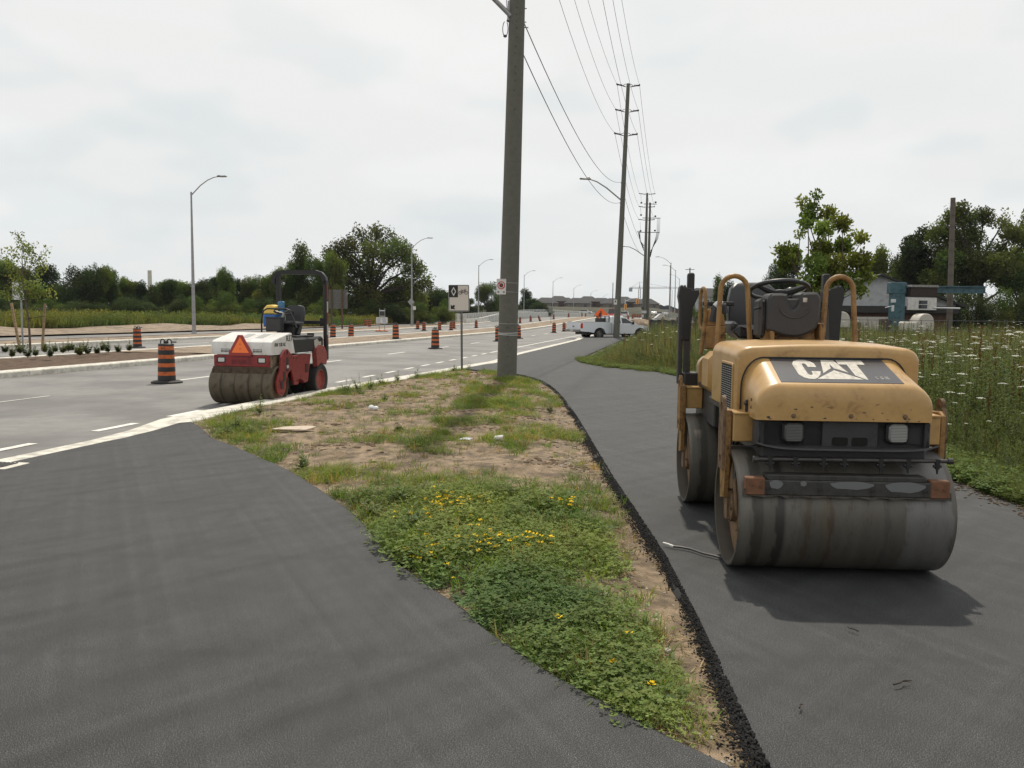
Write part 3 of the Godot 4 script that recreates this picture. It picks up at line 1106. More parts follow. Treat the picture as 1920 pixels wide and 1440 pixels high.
	b.prism(PackedVector2Array([Vector2(-0.342, 0.0), Vector2(0.342, 0.0), Vector2(0.332, h * 0.985), Vector2(-0.332, h * 0.985)]), mid, Vector3.RIGHT, up, 0.008, 0.001)
	var sticker := obj("hood_panel", b, paint(0.060, 0.062, 0.072, 0.28, 0.0, 0.2, 2.0), t)
	var c_shape := PackedVector2Array([Vector2(0.30, 0.62), Vector2(0.30, 0.80), Vector2(0.24, 0.93), Vector2(0.14, 1.0), Vector2(-0.02, 1.0), Vector2(-0.13, 0.93), Vector2(-0.20, 0.78), Vector2(-0.20, 0.22), Vector2(-0.13, 0.07), Vector2(-0.02, 0.0), Vector2(0.10, 0.0), Vector2(0.17, 0.06), Vector2(0.27, 0.22), Vector2(0.33, 0.40), Vector2(0.13, 0.40), Vector2(0.12, 0.27), Vector2(0.09, 0.20), Vector2(0.04, 0.20), Vector2(0.01, 0.27), Vector2(0.01, 0.74), Vector2(0.04, 0.81), Vector2(0.08, 0.81), Vector2(0.11, 0.74), Vector2(0.11, 0.62)])
	var a_left := PackedVector2Array([Vector2(0.36, 0.30), Vector2(0.50, 1.0), Vector2(0.78, 1.0), Vector2(0.92, 0.34), Vector2(0.72, 0.53), Vector2(0.67, 0.56), Vector2(0.64, 0.80), Vector2(0.60, 0.56), Vector2(0.56, 0.52)])
	var mountain := PackedVector2Array([Vector2(0.14, 0.0), Vector2(0.64, 0.46), Vector2(1.14, 0.0)])
	var t_shape := PackedVector2Array([Vector2(0.84, 1.0), Vector2(1.42, 1.0), Vector2(1.42, 0.78), Vector2(1.235, 0.78), Vector2(1.235, 0.0), Vector2(1.19, 0.0), Vector2(1.02, 0.20), Vector2(1.02, 0.78), Vector2(0.84, 0.78)])
	var lm := paint(0.66, 0.65, 0.60, 0.5, 0.0, 0.4, 7.0)
	var sc := Vector2(0.262, h * 0.74)
	for q in [["letter", c_shape], ["letter", a_left], ["letter", t_shape], ["triangle_mark", mountain]]:
		var poly := PackedVector2Array()
		for w in q[1]:
			poly.append(Vector2(-0.165 + w.x * sc.x, h * 0.12 + w.y * sc.y))
		b = Build.new()
		b.prism(poly, mid + nrm * 0.0015, Vector3.RIGHT, up, 0.0014)
		obj(q[0], b, lm, sticker)
	b = Build.new()
	for row in 2:
		for k in 3:
			var w := 0.010 + 0.006 * ((k * 7 + row * 3) % 3)
			b.box(mid + nrm * 0.0008 + Vector3.RIGHT * (0.215 + 0.028 * k) + up * (h * (0.16 + 0.06 * row)), Vector3(w, 0.006, 0.0010), 0.0, Basis(Vector3.RIGHT, up, nrm))
	obj("small_print_scratches", b, lm, sticker)
	# grille on the left side of the cover
	b = Build.new()
	b.box(Vector3(-0.5475, 1.055, 0.52), Vector3(0.010, 0.285, 0.33), 0.0)
	var gr := obj("grille", b, paint(0.008, 0.008, 0.008, 0.8), cover)
	for k in 19:
		b = Build.new()
		b.box(Vector3(-0.553, 0.926 + 0.0142 * k, 0.52), Vector3(0.006, 0.0022, 0.325), 0.0)
		obj("grille_bar", b, M.pale_metal, cover)
	for k in 5:
		b = Build.new()
		b.box(Vector3(-0.5545, 1.055, 0.39 + 0.065 * k), Vector3(0.004, 0.28, 0.0022), 0.0)
		obj("grille_bar", b, M.dark_steel, cover)
	b = Build.new()
	var rim := rounded(0.36, 0.315, 0.03)
	b.prism(with_hole(rim, rounded(0.325, 0.28, 0.015)), Vector3(-0.556, 1.055, 0.52), Vector3.BACK, Vector3.UP, 0.012, 0.003)
	obj("grille_surround", b, M.yellow, cover)
	# black front apron with lamps
	b = Build.new()
	b.box(Vector3(-0.018, 0.835, 1.04), Vector3(0.94, 0.155, 0.10), 0.012)
	b.box(Vector3(-0.483, 0.835, 1.07), Vector3(0.03, 0.16, 0.12), 0.012)
	b.box(Vector3(0.452, 0.835, 1.07), Vector3(0.03, 0.16, 0.12), 0.012)
	var apron := obj("front_apron", b, M.charcoal, t)
	b = Build.new()
	var lip := []
	for k in 21:
		var x := lerpf(-0.505, 0.50, k / 20.0)
		var e := 0.035 * pow(absf(x / 0.52), 6.0)
		lip.append(PackedVector3Array([Vector3(x, 0.748, 1.03), Vector3(x, 0.748 + e, 1.165 - e), Vector3(x, 0.753 + e, 1.185 - e), Vector3(x, 0.763 + e, 1.182 - e), Vector3(x, 0.768, 1.12), Vector3(x, 0.772, 1.03)]))
	b.loft(lip)
	obj("bumper_lip", b, M.charcoal, apron)
	b = Build.new()
	b.prism(rounded(0.31, 0.148, 0.006), Vector3(0.03, 0.835, 1.105), Vector3.RIGHT, Vector3.UP, 0.02, 0.003)
	var cen := obj("centre_panel", b, M.charcoal, apron)
	for x in [-0.025, 0.085]:
		b = Build.new()
		b.prism(rounded(0.088, 0.048, 0.012), Vector3(x, 0.795, 1.1085), Vector3.RIGHT, Vector3.UP, 0.008)
		obj("slot", b, paint(0.006, 0.005, 0.004, 0.9), cen)
	for q in [[-0.288, 0.843, 0.10], [0.292, 0.848, 0.24]]:
		b = Build.new()
		b.prism(rounded(0.128, 0.128, 0.034, 6), Vector3(q[0], q[1], 1.118), Vector3.RIGHT, Vector3.UP, 0.04, 0.012)
		var lamp := obj("headlight", b, M.black, t)
		b = Build.new()
		b.prism(rounded(0.106, 0.108, 0.030, 6), Vector3(q[0], q[1], 1.127), Vector3.RIGHT, Vector3.UP, 0.02, 0.008)
		obj("lens", b, paint(q[2], q[2], q[2] * 0.97, 0.25, 0.2), lamp)
		b = Build.new()
		for k in 11:
			b.box(Vector3(q[0], q[1] - 0.043 + 0.0086 * k, 1.1275), Vector3(0.086, 0.0022, 0.003), 0.0)
		obj("lens_ribs", b, paint(q[2] * 1.6, q[2] * 1.6, q[2] * 1.55, 0.3), lamp)
	# water spray bar
	b = Build.new()
	b.rod(Vector3(-0.51, 0.695, 1.175), Vector3(0.55, 0.705, 1.175), 0.0115, -1, 10)
	b.rod(Vector3(-0.525, 0.695, 1.175), Vector3(-0.50, 0.695, 1.175), 0.019, -1, 8)
	b.rod(Vector3(0.545, 0.705, 1.175), Vector3(0.572, 0.705, 1.175), 0.018, -1, 8)
	var bar := obj("spray_bar", b, M.dark_steel, t)
	for x in [-0.43, -0.29, -0.135, -0.02, 0.18, 0.33, 0.49]:
		b = Build.new()
		b.rod(Vector3(x, 0.715, 1.175), Vector3(x, 0.66, 1.175), 0.017, 0.014, 8)
		b.rod(Vector3(x, 0.66, 1.175), Vector3(x, 0.632, 1.178), 0.008, 0.005, 8)
		b.rod(Vector3(x - 0.022, 0.675, 1.175), Vector3(x + 0.022, 0.675, 1.175), 0.009, -1, 6)
		obj("nozzle", b, M.black, bar)
	# scraper in front of the drum
	b = Build.new()
	b.box(Vector3(-0.015, 0.545, 1.205), Vector3(0.92, 0.085, 0.045), 0.006)
	b.box(Vector3(-0.015, 0.60, 1.16), Vector3(0.88, 0.03, 0.10), 0.005)
	var scr := obj("scraper_beam", b, paint(0.055, 0.057, 0.055, 0.6, 0.0, 0.6, 3.5), t)
	for s in [-1.0, 1.0]:
		b = Build.new()
		b.box(Vector3(-0.015 + s * 0.505, 0.552, 1.20), Vector3(0.105, 0.098, 0.065), 0.005)
		obj("scraper_end", b, paint(0.22, 0.105, 0.055, 0.8, 0.0, 0.4, 4.0), scr)
	b = Build.new()
	var blade := PackedVector2Array()
	for k in 30:
		blade.append(Vector2(-0.58 + 1.135 * k / 29.0, -0.012 + 0.005 * sin(k * 1.7) + 0.003 * sin(k * 4.1)))
	blade.append(Vector2(0.555, 0.03))
	blade.append(Vector2(-0.58, 0.03))
	b.prism(blade, Vector3(0.0, 0.505, 1.222), Vector3.RIGHT, Vector3(0, 0.98, -0.15).normalized(), 0.012)
	obj("scraper_blade", b, paint(0.11, 0.10, 0.085, 0.7, 0.0, 0.6, 3.0), scr)
	for q in [[-0.405, 0.565, 0.075, 0.05], [-0.255, 0.572, 0.035, 0.03], [0.01, 0.567, 0.24, 0.045], [0.30, 0.562, 0.22, 0.06]]:
		b = Build.new()
		var chip := PackedVector2Array()
		for k in 14:
			var a := TAU * k / 14
			chip.append(Vector2(cos(a) * q[2] * 0.5 * (1.0 + 0.12 * sin(k * 2.3)), sin(a) * q[3] * 0.5 * (1.0 + 0.2 * sin(k * 3.1))))
		b.prism(chip, Vector3(q[0], q[1], 1.2295), Vector3.RIGHT, Vector3.UP, 0.004)
		obj("worn_patch", b, paint(0.135, 0.14, 0.14, 0.65), scr)
	# operator's place
	b = Build.new()
	b.box(Vector3(0, 0.955, -0.45), Vector3(0.98, 0.04, 0.95), 0.008)
	obj("platform", b, M.dark_steel, t)
	b = Build.new()
	b.box(Vector3(-0.445, 1.09, -0.30), Vector3(0.20, 0.30, 0.34), 0.05)
	b.box(Vector3(0.445, 1.09, -0.30), Vector3(0.20, 0.30, 0.34), 0.05)
	obj("water_tank", b, M.yellow, t)
	b = Build.new()
	b.tube(PackedVector3Array([Vector3(-0.50, 1.14, -0.125), Vector3(-0.475, 1.2, -0.122), Vector3(-0.43, 1.238, -0.12)]), 0.016, 0.010, 8)
	obj("tank_strap", b, M.black, t)
	b = Build.new()
	rings = []
	for q in [[-1.14, 0.0], [-1.12, 0.03], [-0.9, 0.05], [-0.86, 0.05]]:
		rings.append(hood_ring(q[0], 0.44 + q[1], 0.915, 1.15 + q[1], 0.1, 0.1))
	b.loft(rings)
	obj("rear_cover", b, M.yellow, t)
	b = Build.new()
	b.box(Vector3(-0.02, 1.16, -0.80), Vector3(0.28, 0.40, 0.26), 0.02)
	obj("seat_base", b, M.black, t)
	b = Build.new()
	rings = []
	for q in [[0.0, 0.155], [0.02, 0.185], [0.12, 0.20], [0.26, 0.195], [0.35, 0.175], [0.39, 0.14], [0.402, 0.08]]:
		var r := PackedVector3Array()
		for p in rounded(q[1] * 2, 0.12 if q[0] < 0.36 else 0.07, 0.034, 3):
			r.append(Vector3(-0.075 + p.x, 1.375 + q[0], -0.93 - q[0] * 0.16 + p.y - 0.05 * pow(p.x / 0.2, 2) * -1.0))
		rings.append(r)
	b.loft(rings)
	var back := obj("seat_back", b, M.vinyl, t)
	b = Build.new()
	b.box(Vector3(-0.075, 1.385, -0.76), Vector3(0.42, 0.10, 0.40), 0.045)
	b.box(Vector3(-0.265, 1.42, -0.80), Vector3(0.05, 0.09, 0.34), 0.022)
	b.box(Vector3(0.115, 1.42, -0.80), Vector3(0.05, 0.09, 0.34), 0.022)
	obj("seat_cushion", b, M.vinyl, t)
	b = Build.new()
	b.rod(Vector3(0, 1.25, -0.02), Vector3(0, 1.62, -0.22), 0.035, -1, 12)
	obj("steering_column", b, M.black, t)
	var sw := Node3D.new()
	sw.name = "steering_wheel"
	t.add_child(sw)
	sw.position = Vector3(-0.03, 1.695, -0.30)
	sw.rotation = Vector3(deg_to_rad(-17), 0, 0)
	b = Build.new()
	var loop := PackedVector3Array()
	for k in 41:
		var a := TAU * k / 40
		loop.append(Vector3(cos(a) * 0.205, 0.012 * 0.0, sin(a) * 0.205))
	b.tube(loop, 0.0165, -1, 10, false)
	obj("rim", b, M.vinyl, sw)
	b = Build.new()
	for a in [0.5, 2.64, 4.71]:
		b.tube(PackedVector3Array([Vector3(cos(a) * 0.20, 0, sin(a) * 0.20), Vector3(cos(a) * 0.1, -0.02, sin(a) * 0.1), Vector3(0, -0.035, 0)]), 0.016, 0.03, 8)
	b.lathe(Vector3(0, -0.065, 0), Vector3.UP, [[0.03, 0.0], [0.055, 0.02], [0.06, 0.045], [0.045, 0.055], [0.0, 0.055]], 16)
	obj("spokes", b, M.vinyl, sw)
	b = Build.new()
	b.ball(Vector3(0.125, 0.045, -0.155), Vector3(0.033, 0.03, 0.033))
	b.rod(Vector3(0.125, 0.0, -0.155), Vector3(0.125, 0.04, -0.155), 0.012)
	obj("knob", b, M.vinyl, sw)
	# instrument housing
	var o := PackedVector2Array()
	for q in [[36, 590], [50, 530], [85, 490], [130, 476], [262, 474], [380, 488], [384, 598], [432, 680], [468, 728], [495, 740], [524, 728], [560, 680], [602, 598], [606, 500], [640, 468], [700, 455], [880, 452], [925, 478], [958, 525], [972, 585], [965, 800], [945, 950], [905, 1050], [840, 1100], [740, 1150], [640, 1185], [530, 1200], [400, 1192], [270, 1165], [150, 1125], [60, 1095], [40, 1060]]:
		o.append(Vector2((q[0] - 495) * 0.00038 - 0.035, 1.668 - (q[1] - 455) * 0.000410))
	b = Build.new()
	b.prism(o, Vector3(0.0, 0, 0.13), Vector3.RIGHT, Vector3.UP, 0.20, 0.016)
	b.box(Vector3(-0.225, 1.49, -0.01), Vector3(0.06, 0.27, 0.16), 0.02)
	var dash_ := obj("instrument_housing", b, M.charcoal, t)
	b = Build.new()
	b.box(Vector3(-0.035, 1.58, 0.05), Vector3(0.11, 0.09, 0.10), 0.01)
	obj("column_cover", b, M.charcoal, dash_)
	b = Build.new()
	var smile := PackedVector3Array()
	for k in 13:
		var a := PI * (1.12 + 0.76 * k / 12.0)
		smile.append(Vector3(-0.033 + cos(a) * 0.105, 1.585 + sin(a) * 0.092, 0.1305))
	b.tube(smile, 0.0065, -1, 6)
	obj("moulded_rib", b, M.charcoal, dash_)
	b = Build.new()
	b.box(Vector3(0.036, 1.615, 0.129), Vector3(0.028, 0.03, 0.006), 0.002)
	obj("gauge", b, M.off_white, dash_)
	b = Build.new()
	b.rod(Vector3(-0.24, 1.565, 0.06), Vector3(-0.295, 1.55, 0.08), 0.006, 0.009, 6)
	obj("switch_lever", b, M.black, dash_)
	b = Build.new()
	b.prism(PackedVector2Array([Vector2(-0.19, 1.30), Vector2(0.17, 1.30), Vector2(0.155, 1.44), Vector2(-0.18, 1.42)]), Vector3(-0.03, 0, 0.06), Vector3.RIGHT, Vector3.UP, 0.10, 0.006)
	for x in [-0.17, 0.16]:
		b.box(Vector3(x, 1.37, 0.05), Vector3(0.03, 0.18, 0.14), 0.006)
	obj("console_foot", b, M.old_yellow, t)
	# hand rails
	for s in [-1.0, 1.0]:
		var pts := PackedVector3Array([Vector3(s * 0.505, 1.0, -0.14), Vector3(s * 0.485, 1.32, -0.17)])
		for k in 11:
			var a := PI * k / 10
			pts.append(Vector3(s * (0.372 + 0.096 * cos(a)), 1.69 + 0.10 * sin(a), -0.2))
		pts.append(Vector3(s * 0.255, 1.32, -0.17))
		pts.append(Vector3(s * 0.252, 1.05, -0.14))
		b = Build.new()
		b.tube(pts, 0.0185, -1, 12)
		obj("hand_rail", b, M.old_yellow if s > 0 else paint(0.40, 0.23, 0.065, 0.45, 0.0, 0.4, 2.0), t)
	b = Build.new()
	var lp := PackedVector3Array()
	for k in 25:
		var a := TAU * k / 24
		var sy := 0.16 * signf(sin(a)) * pow(absf(sin(a)), 0.6)
		lp.append(Vector3(-0.50 + 0.012 * cos(a), 1.56 + sy, -0.72 + 0.05 * cos(a)))
	b.tube(lp, 0.014, -1, 8, false)
	b.rod(Vector3(-0.488, 1.45, -0.68), Vector3(-0.515, 1.20, -0.68), 0.016)
	obj("grab_loop", b, M.old_yellow, t)
	b = Build.new()
	b.box(Vector3(-0.405, 1.335, -0.74), Vector3(0.155, 0.18, 0.16), 0.008)
	b.prism(PackedVector2Array([Vector2(-0.075, 0), Vector2(0.075, 0), Vector2(0.06, 0.10), Vector2(-0.05, 0.14), Vector2(-0.07, 0.12)]), Vector3(-0.405, 1.42, -0.67), Vector3.RIGHT, Vector3.UP, 0.13, 0.01)
	var lev := obj("lever_box", b, M.old_yellow, t)
	b = Build.new()
	b.tube(PackedVector3Array([Vector3(-0.43, 1.46, -0.70), Vector3(-0.42, 1.54, -0.70), Vector3(-0.39, 1.585, -0.70), Vector3(-0.35, 1.58, -0.70), Vector3(-0.335, 1.52, -0.70)]), 0.042, 0.03, 10)
	obj("lever_boot", b, M.vinyl, lev)
	b = Build.new()
	b.tube(PackedVector3Array([Vector3(-0.415, 1.578, -0.672), Vector3(-0.39, 1.605, -0.668), Vector3(-0.36, 1.6, -0.668)]), 0.022, 0.018, 8)
	obj("lever_cap", b, M.pale_metal, lev)
	b = Build.new()
	b.rod(Vector3(-0.355, 1.52, -0.74), Vector3(-0.35, 1.665, -0.74), 0.011)
	b.ball(Vector3(-0.35, 1.67, -0.74), Vector3(0.02, 0.02, 0.02), 8, 6)
	b.box(Vector3(-0.37, 1.60, -0.78), Vector3(0.24, 0.035, 0.06), 0.006)
	obj("drive_lever", b, M.black, lev)
	# folded roll bar
	for s in [-1.0, 1.0]:
		var x: float = s * 0.575
		b = Build.new()
		b.box(Vector3(x - s * 0.012, 1.27, -1.06), Vector3(0.05, 0.86, 0.08), 0.008)
		b.box(Vector3(x + s * 0.045, 1.32, -1.06), Vector3(0.035, 0.76, 0.07), 0.006)
		var post := obj("roll_bar_post", b, M.charcoal, t)
		b = Build.new()
		b.prism(PackedVector2Array([Vector2(-0.055, 1.30), Vector2(0.02, 1.30), Vector2(0.035, 1.56), Vector2(0.085, 1.68), Vector2(0.08, 1.72), Vector2(0.03, 1.715), Vector2(0.02, 1.73), Vector2(-0.02, 1.735), Vector2(-0.03, 1.755), Vector2(-0.045, 1.74), Vector2(-0.055, 1.755), Vector2(-0.075, 1.735), Vector2(-0.082, 1.66), Vector2(-0.07, 1.6)]), Vector3(x - 0.01 * s, 0, -1.01), Vector3(1, 0, 0) if s < 0 else Vector3(-1, 0, 0), Vector3.UP, 0.10, 0.008)
		obj("hinge_bracket", b, M.black, post)
		b = Build.new()
		b.prism(shifted(rounded(0.055, 0.16, 0.02), Vector2(0, 1.775)), Vector3(x - s * 0.03, 0, -1.03), Vector3.RIGHT, Vector3.UP, 0.06, 0.008)
		obj("hinge_lug", b, M.black, post)
		b = Build.new()
		b.box(Vector3(x - s * 0.04, 0.96, -1.03), Vector3(0.12, 0.16, 0.16), 0.01)
		obj("post_foot", b, M.black, post)


# ---------------------------------------------------------------- road roller, red and white
func words(text: String, size: float, mat: Material, at: Vector3, ex: Vector3, ey: Vector3, parent: Node3D, called := "lettering", slant := 0.0) -> void:
	var f := SystemFont.new()
	f.font_names = PackedStringArray(["Droid Sans"])
	f.font_weight = 700
	var m := TextMesh.new()
	m.text = text
	m.font = f
	m.font_size = 64
	m.pixel_size = size / 46.0
	m.depth = 0.003
	m.curve_step = 4.0
	var o := MeshInstance3D.new()
	o.mesh = m
	o.material_override = mat
	o.name = called
	parent.add_child(o, true)
	o.transform = Transform3D(Basis(ex, ey + ex * slant, ex.cross(ey)), at)

func red_roller() -> void:
	var t := thing("road_roller", "red and white combination road roller with an orange triangle parked by the kerb", "road roller", Vector3(-4.56, ROAD_Y + 0.006, -15.45), deg_to_rad(-10.9))
	var R := 0.345
	var b := Build.new()
	var prof := [[R - 0.02, -0.6], [R, -0.585]]
	for k in range(1, 60):
		prof.append([R, -0.585 + 1.17 * k / 60.0])
	prof += [[R, 0.585], [R - 0.02, 0.6], [R - 0.03, 0.58], [R - 0.03, -0.58]]
	b.ring_lathe(Vector3(0, R, 0.72), Vector3.RIGHT, prof, 56)
	var dm := StandardMaterial3D.new()
	dm.vertex_color_use_as_albedo = true
	dm.roughness = 0.6
	dm.metallic = 0.15
	dm.albedo_texture = tex.grime4
	dm.uv1_triplanar = true
	dm.uv1_scale = Vector3(2, 1.5, 1.5)
	var dk := Color(0.045, 0.036, 0.022)
	var drum := obj("drum", b, dm, t, drum_paint([[-0.36, 0.012, dk, 0.8], [-0.10, 0.012, dk, 0.8], [0.17, 0.014, dk, 0.8], [0.42, 0.016, dk, 0.8]], Color(0.145, 0.118, 0.080), 0.6))
	for s in [-1.0, 1.0]:
		b = Build.new()
		b.lathe(Vector3(s * 0.54, R, 0.72), Vector3(s, 0, 0), [[R - 0.035, -0.02], [R - 0.035, 0.0], [0.12, 0.015], [0.0, 0.015]], 36)
		obj("end_plate", b, paint(0.21, 0.15, 0.10, 0.8, 0.0, 0.4, 2.0), drum)
		# the fork that carries the drum
		b = Build.new()
		var fork := PackedVector2Array([Vector2(0.64, 0.70), Vector2(0.70, 0.62), Vector2(0.715, 0.56), Vector2(0.80, 0.50), Vector2(0.855, 0.46)])
		fork = PackedVector2Array()
		fork.append_array(arc(Vector2(0.73, R), 0.185, -PI, 0.0, 12))
		fork.append_array(PackedVector2Array([Vector2(0.915, 0.42), Vector2(0.86, 0.52), Vector2(0.78, 0.60), Vector2(0.75, 0.75), Vector2(0.74, 0.84), Vector2(0.60, 0.955), Vector2(0.555, 0.975), Vector2(0.47, 0.975), Vector2(0.43, 0.95), Vector2(0.30, 0.85), Vector2(0.06, 0.85), Vector2(0.05, 0.31), Vector2(0.22, 0.31), Vector2(0.30, 0.52), Vector2(0.34, 0.60), Vector2(0.46, 0.54), Vector2(0.545, 0.42)]))
		var holed := with_hole(fork, shifted(rounded(0.085, 0.075, 0.03), Vector2(0.515, 0.915)))
		side(b, holed, s * 0.63, s, 0.03, 0.004)
		var fk := obj("fork", b, M.red, t)
		b = Build.new()
		side(b, shifted(rounded(0.09, 0.26, 0.03), Vector2(0.50, 0.70)), s * 0.633, s, 0.006)
		side(b, shifted(rounded(0.085, 0.16, 0.02), Vector2(0.62, 0.50)), s * 0.633, s, 0.006)
		side(b, shifted(rounded(0.10, 0.15, 0.04), Vector2(0.72, R)), s * 0.64, s, 0.02, 0.004)
		obj("opening", b, M.black, fk)
		b = Build.new()
		b.box(Vector3(s * 0.634, 0.66, 0.49), Vector3(0.01, 0.055, 0.075), 0.004)
		obj("tie_plate", b, M.pale_metal, fk)
	for k in 4:
		b = Build.new()
		b.tube(PackedVector3Array([Vector3(0.50 - 0.03 * k, 0.84, 0.06), Vector3(0.565 - 0.03 * k, 0.70, 0.0), Vector3(0.54 - 0.04 * k, 0.50, -0.03), Vector3(0.44, 0.40 + 0.05 * k, -0.12)]), 0.014, -1, 7)
		obj("hose", b, M.rubber, t)
	for q in [[0.11, 0.80], [0.11, 0.38], [0.24, 0.38], [0.24, 0.80], [0.66, 0.42], [0.80, 0.42], [0.73, 0.20]]:
		for s in [-1.0, 1.0]:
			b = Build.new()
			b.lathe(Vector3(s * 0.63, q[1], q[0]), Vector3(s, 0, 0), [[0.014, 0.0], [0.014, 0.010], [0.0, 0.012]], 6)
			obj("bolt", b, M.dark_steel, t)
	# white hood
	b = Build.new()
	var side := PackedVector2Array([Vector2(0.975, 0.885), Vector2(0.985, 1.0), Vector2(0.955, 1.105), Vector2(0.90, 1.135), Vector2(0.24, 1.262), Vector2(0.20, 1.255), Vector2(0.08, 0.885)])
	var rings := []
	for q in [[-0.578, 0.03], [-0.57, 0.0], [-0.3, 0.0], [0.3, 0.0], [0.57, 0.0], [0.578, 0.03]]:
		var r := PackedVector3Array()
		for p in side:
			r.append(Vector3(q[0], p.y - (q[1] * 0.8 if p.y > 1.0 else 0.0), p.x - (q[1] if p.x > 0.9 else 0.0)))
		rings.append(r)
	b.loft(rings)
	var hood := obj("hood", b, M.white, t)
	for x in [-0.10, 0.20]:
		b = Build.new()
		var sl := Vector3(0, 1.135 - 1.262, 0.90 - 0.24).normalized()
		b.prism(rounded(0.15, 0.34, 0.015), Vector3(x, 1.205, 0.555), Vector3.RIGHT, -sl, 0.012)
		obj("top_vent", b, paint(0.32, 0.32, 0.31, 0.7), hood)
	for x in [-0.30, 0.31]:
		b = Build.new()
		for i in 7:
			for j in 2:
				b.box(Vector3(x - 0.075 + 0.025 * i, 0.945 + 0.04 * j, 0.981), Vector3(0.014, 0.032, 0.006), 0.0)
		obj("front_vent", b, M.black, hood)
	b = Build.new()
	var tri_o := PackedVector2Array([Vector2(-0.20, -0.165), Vector2(0.20, -0.165), Vector2(0.225, -0.12), Vector2(0.045, 0.20), Vector2(-0.045, 0.20), Vector2(-0.225, -0.12)])
	b.prism(shifted(tri_o, Vector2(0.0, 1.03)), Vector3(0, 0, 1.012), Vector3.RIGHT, Vector3.UP, 0.02, 0.003)
	var tr := obj("warning_triangle", b, paint(0.30, 0.035, 0.03, 0.45), t)
	b = Build.new()
	b.prism(PackedVector2Array([Vector2(-0.165, 0.92), Vector2(0.165, 0.92), Vector2(0.0, 1.195)]), Vector3(0, 0, 1.015), Vector3.RIGHT, Vector3.UP, 0.004)
	obj("orange_face", b, M.safety_orange, tr)
	for y in [0.99, 1.07]:
		b = Build.new()
		b.lathe(Vector3(0.0, y, 1.015), Vector3.BACK, [[0.010, 0.0], [0.008, 0.006], [0.0, 0.007]], 8)
		obj("bolt", b, M.dull_red, tr)
	words("BW 138 AC", 0.062, M.black, Vector3(0.5795, 1.06, 0.66), Vector3(0, 0, -1), Vector3.UP, hood, "lettering", 0.2)
	words("R37", 0.105, M.charcoal, Vector3(0.5795, 1.165, 0.31), Vector3(0, 0, -1), Vector3.UP, hood)
	b = Build.new()
	b.box(Vector3(0, 0.775, 0.955), Vector3(1.06, 0.205, 0.05), 0.012)
	var face := obj("front_panel", b, M.red, t)
	words("BOMAG", 0.075, paint(0.12, 0.012, 0.015, 0.5), Vector3(0.0, 0.755, 0.981), Vector3.RIGHT, Vector3.UP, face)
	for x in [-0.385, 0.385]:
		b = Build.new()
		b.prism(rounded(0.165, 0.10, 0.02), Vector3(x, 0.79, 0.986), Vector3.RIGHT, Vector3.UP, 0.03, 0.004)
		var hl := obj("headlight", b, M.black, t)
		b = Build.new()
		b.prism(rounded(0.12, 0.07, 0.012), Vector3(x + 0.005, 0.79, 0.991), Vector3.RIGHT, Vector3.UP, 0.01, 0.005)
		obj("lens", b, M.lens, hl)
	b = Build.new()
	b.box(Vector3(0, 0.72, 0.50), Vector3(1.04, 0.30, 0.86), 0.01)
	obj("engine_bay", b, paint(0.40, 0.33, 0.24, 0.8, 0.0, 0.6, 2.0), t)
	b = Build.new()
	b.box(Vector3(0, 0.625, 0.965), Vector3(1.10, 0.10, 0.03), 0.006)
	b.box(Vector3(0, 0.585, 0.985), Vector3(1.12, 0.10, 0.016), 0.004)
	obj("scraper", b, paint(0.115, 0.085, 0.055, 0.8, 0.0, 0.6, 3.0), t)
	b = Build.new()
	b.box(Vector3(0, 0.62, -0.25), Vector3(0.7, 0.50, 0.75), 0.02)
	b.box(Vector3(0, 0.70, 0.02), Vector3(1.0, 0.34, 0.10), 0.01)
	b.box(Vector3(0, 0.33, -0.5), Vector3(0.5, 0.2, 1.2), 0.02)
	obj("frame", b, M.black, t)
	# step box, water tank, rear fender
	for s in [-1.0, 1.0]:
		b = Build.new()
		side(b, PackedVector2Array([Vector2(-0.01, 0.86), Vector2(-0.66, 0.84), Vector2(-0.52, 0.32), Vector2(-0.38, 0.30), Vector2(-0.30, 0.36), Vector2(-0.16, 0.40), Vector2(-0.04, 0.36)]), s * 0.555, s, 0.14, 0.006)
		var st := obj("step_box", b, M.red, t)
		b = Build.new()
		b.box(Vector3(s * 0.557, 0.58, -0.47), Vector3(0.012, 0.17, 0.13), 0.004)
		obj("step_opening", b, paint(0.05, 0.008, 0.008, 0.7), st)
		b = Build.new()
		b.box(Vector3(s * 0.50, 0.872, -0.34), Vector3(0.16, 0.025, 0.62), 0.006)
		obj("step_plate", b, M.pale_metal, st)
		b = Build.new()
		side(b, PackedVector2Array([Vector2(-0.82, 0.86), Vector2(-0.86, 0.94), Vector2(-1.02, 1.0), Vector2(-1.20, 0.97), Vector2(-1.30, 0.86), Vector2(-1.33, 0.70), Vector2(-1.28, 0.60), Vector2(-1.05, 0.66), Vector2(-0.86, 0.58)]), s * 0.60, s, 0.10, 0.006)
		obj("fender", b, M.dull_red, t)
	b = Build.new()
	b.box(Vector3(0, 1.01, -0.62), Vector3(1.08, 0.31, 1.36), 0.04)
	var tank := obj("water_tank", b, M.black, t)
	b = Build.new()
	b.rod(Vector3(0.42, 1.16, -0.95), Vector3(0.42, 1.205, -0.95), 0.045, -1, 14)
	b.rod(Vector3(0.42, 1.20, -0.95), Vector3(0.42, 1.235, -0.95), 0.07, -1, 14)
	obj("filler_cap", b, M.black, tank)
	b = Build.new()
	side(b, PackedVector2Array([Vector2(-0.86, 0.98), Vector2(-0.84, 1.10), Vector2(-0.98, 1.12), Vector2(-1.08, 1.06), Vector2(-1.16, 1.07), Vector2(-1.17, 1.0), Vector2(-1.08, 0.99), Vector2(-1.1, 0.93), Vector2(-0.9, 0.92)]), 0.5435, 1.0, 0.004)
	obj("worn_sticker", b, M.off_white, tank)
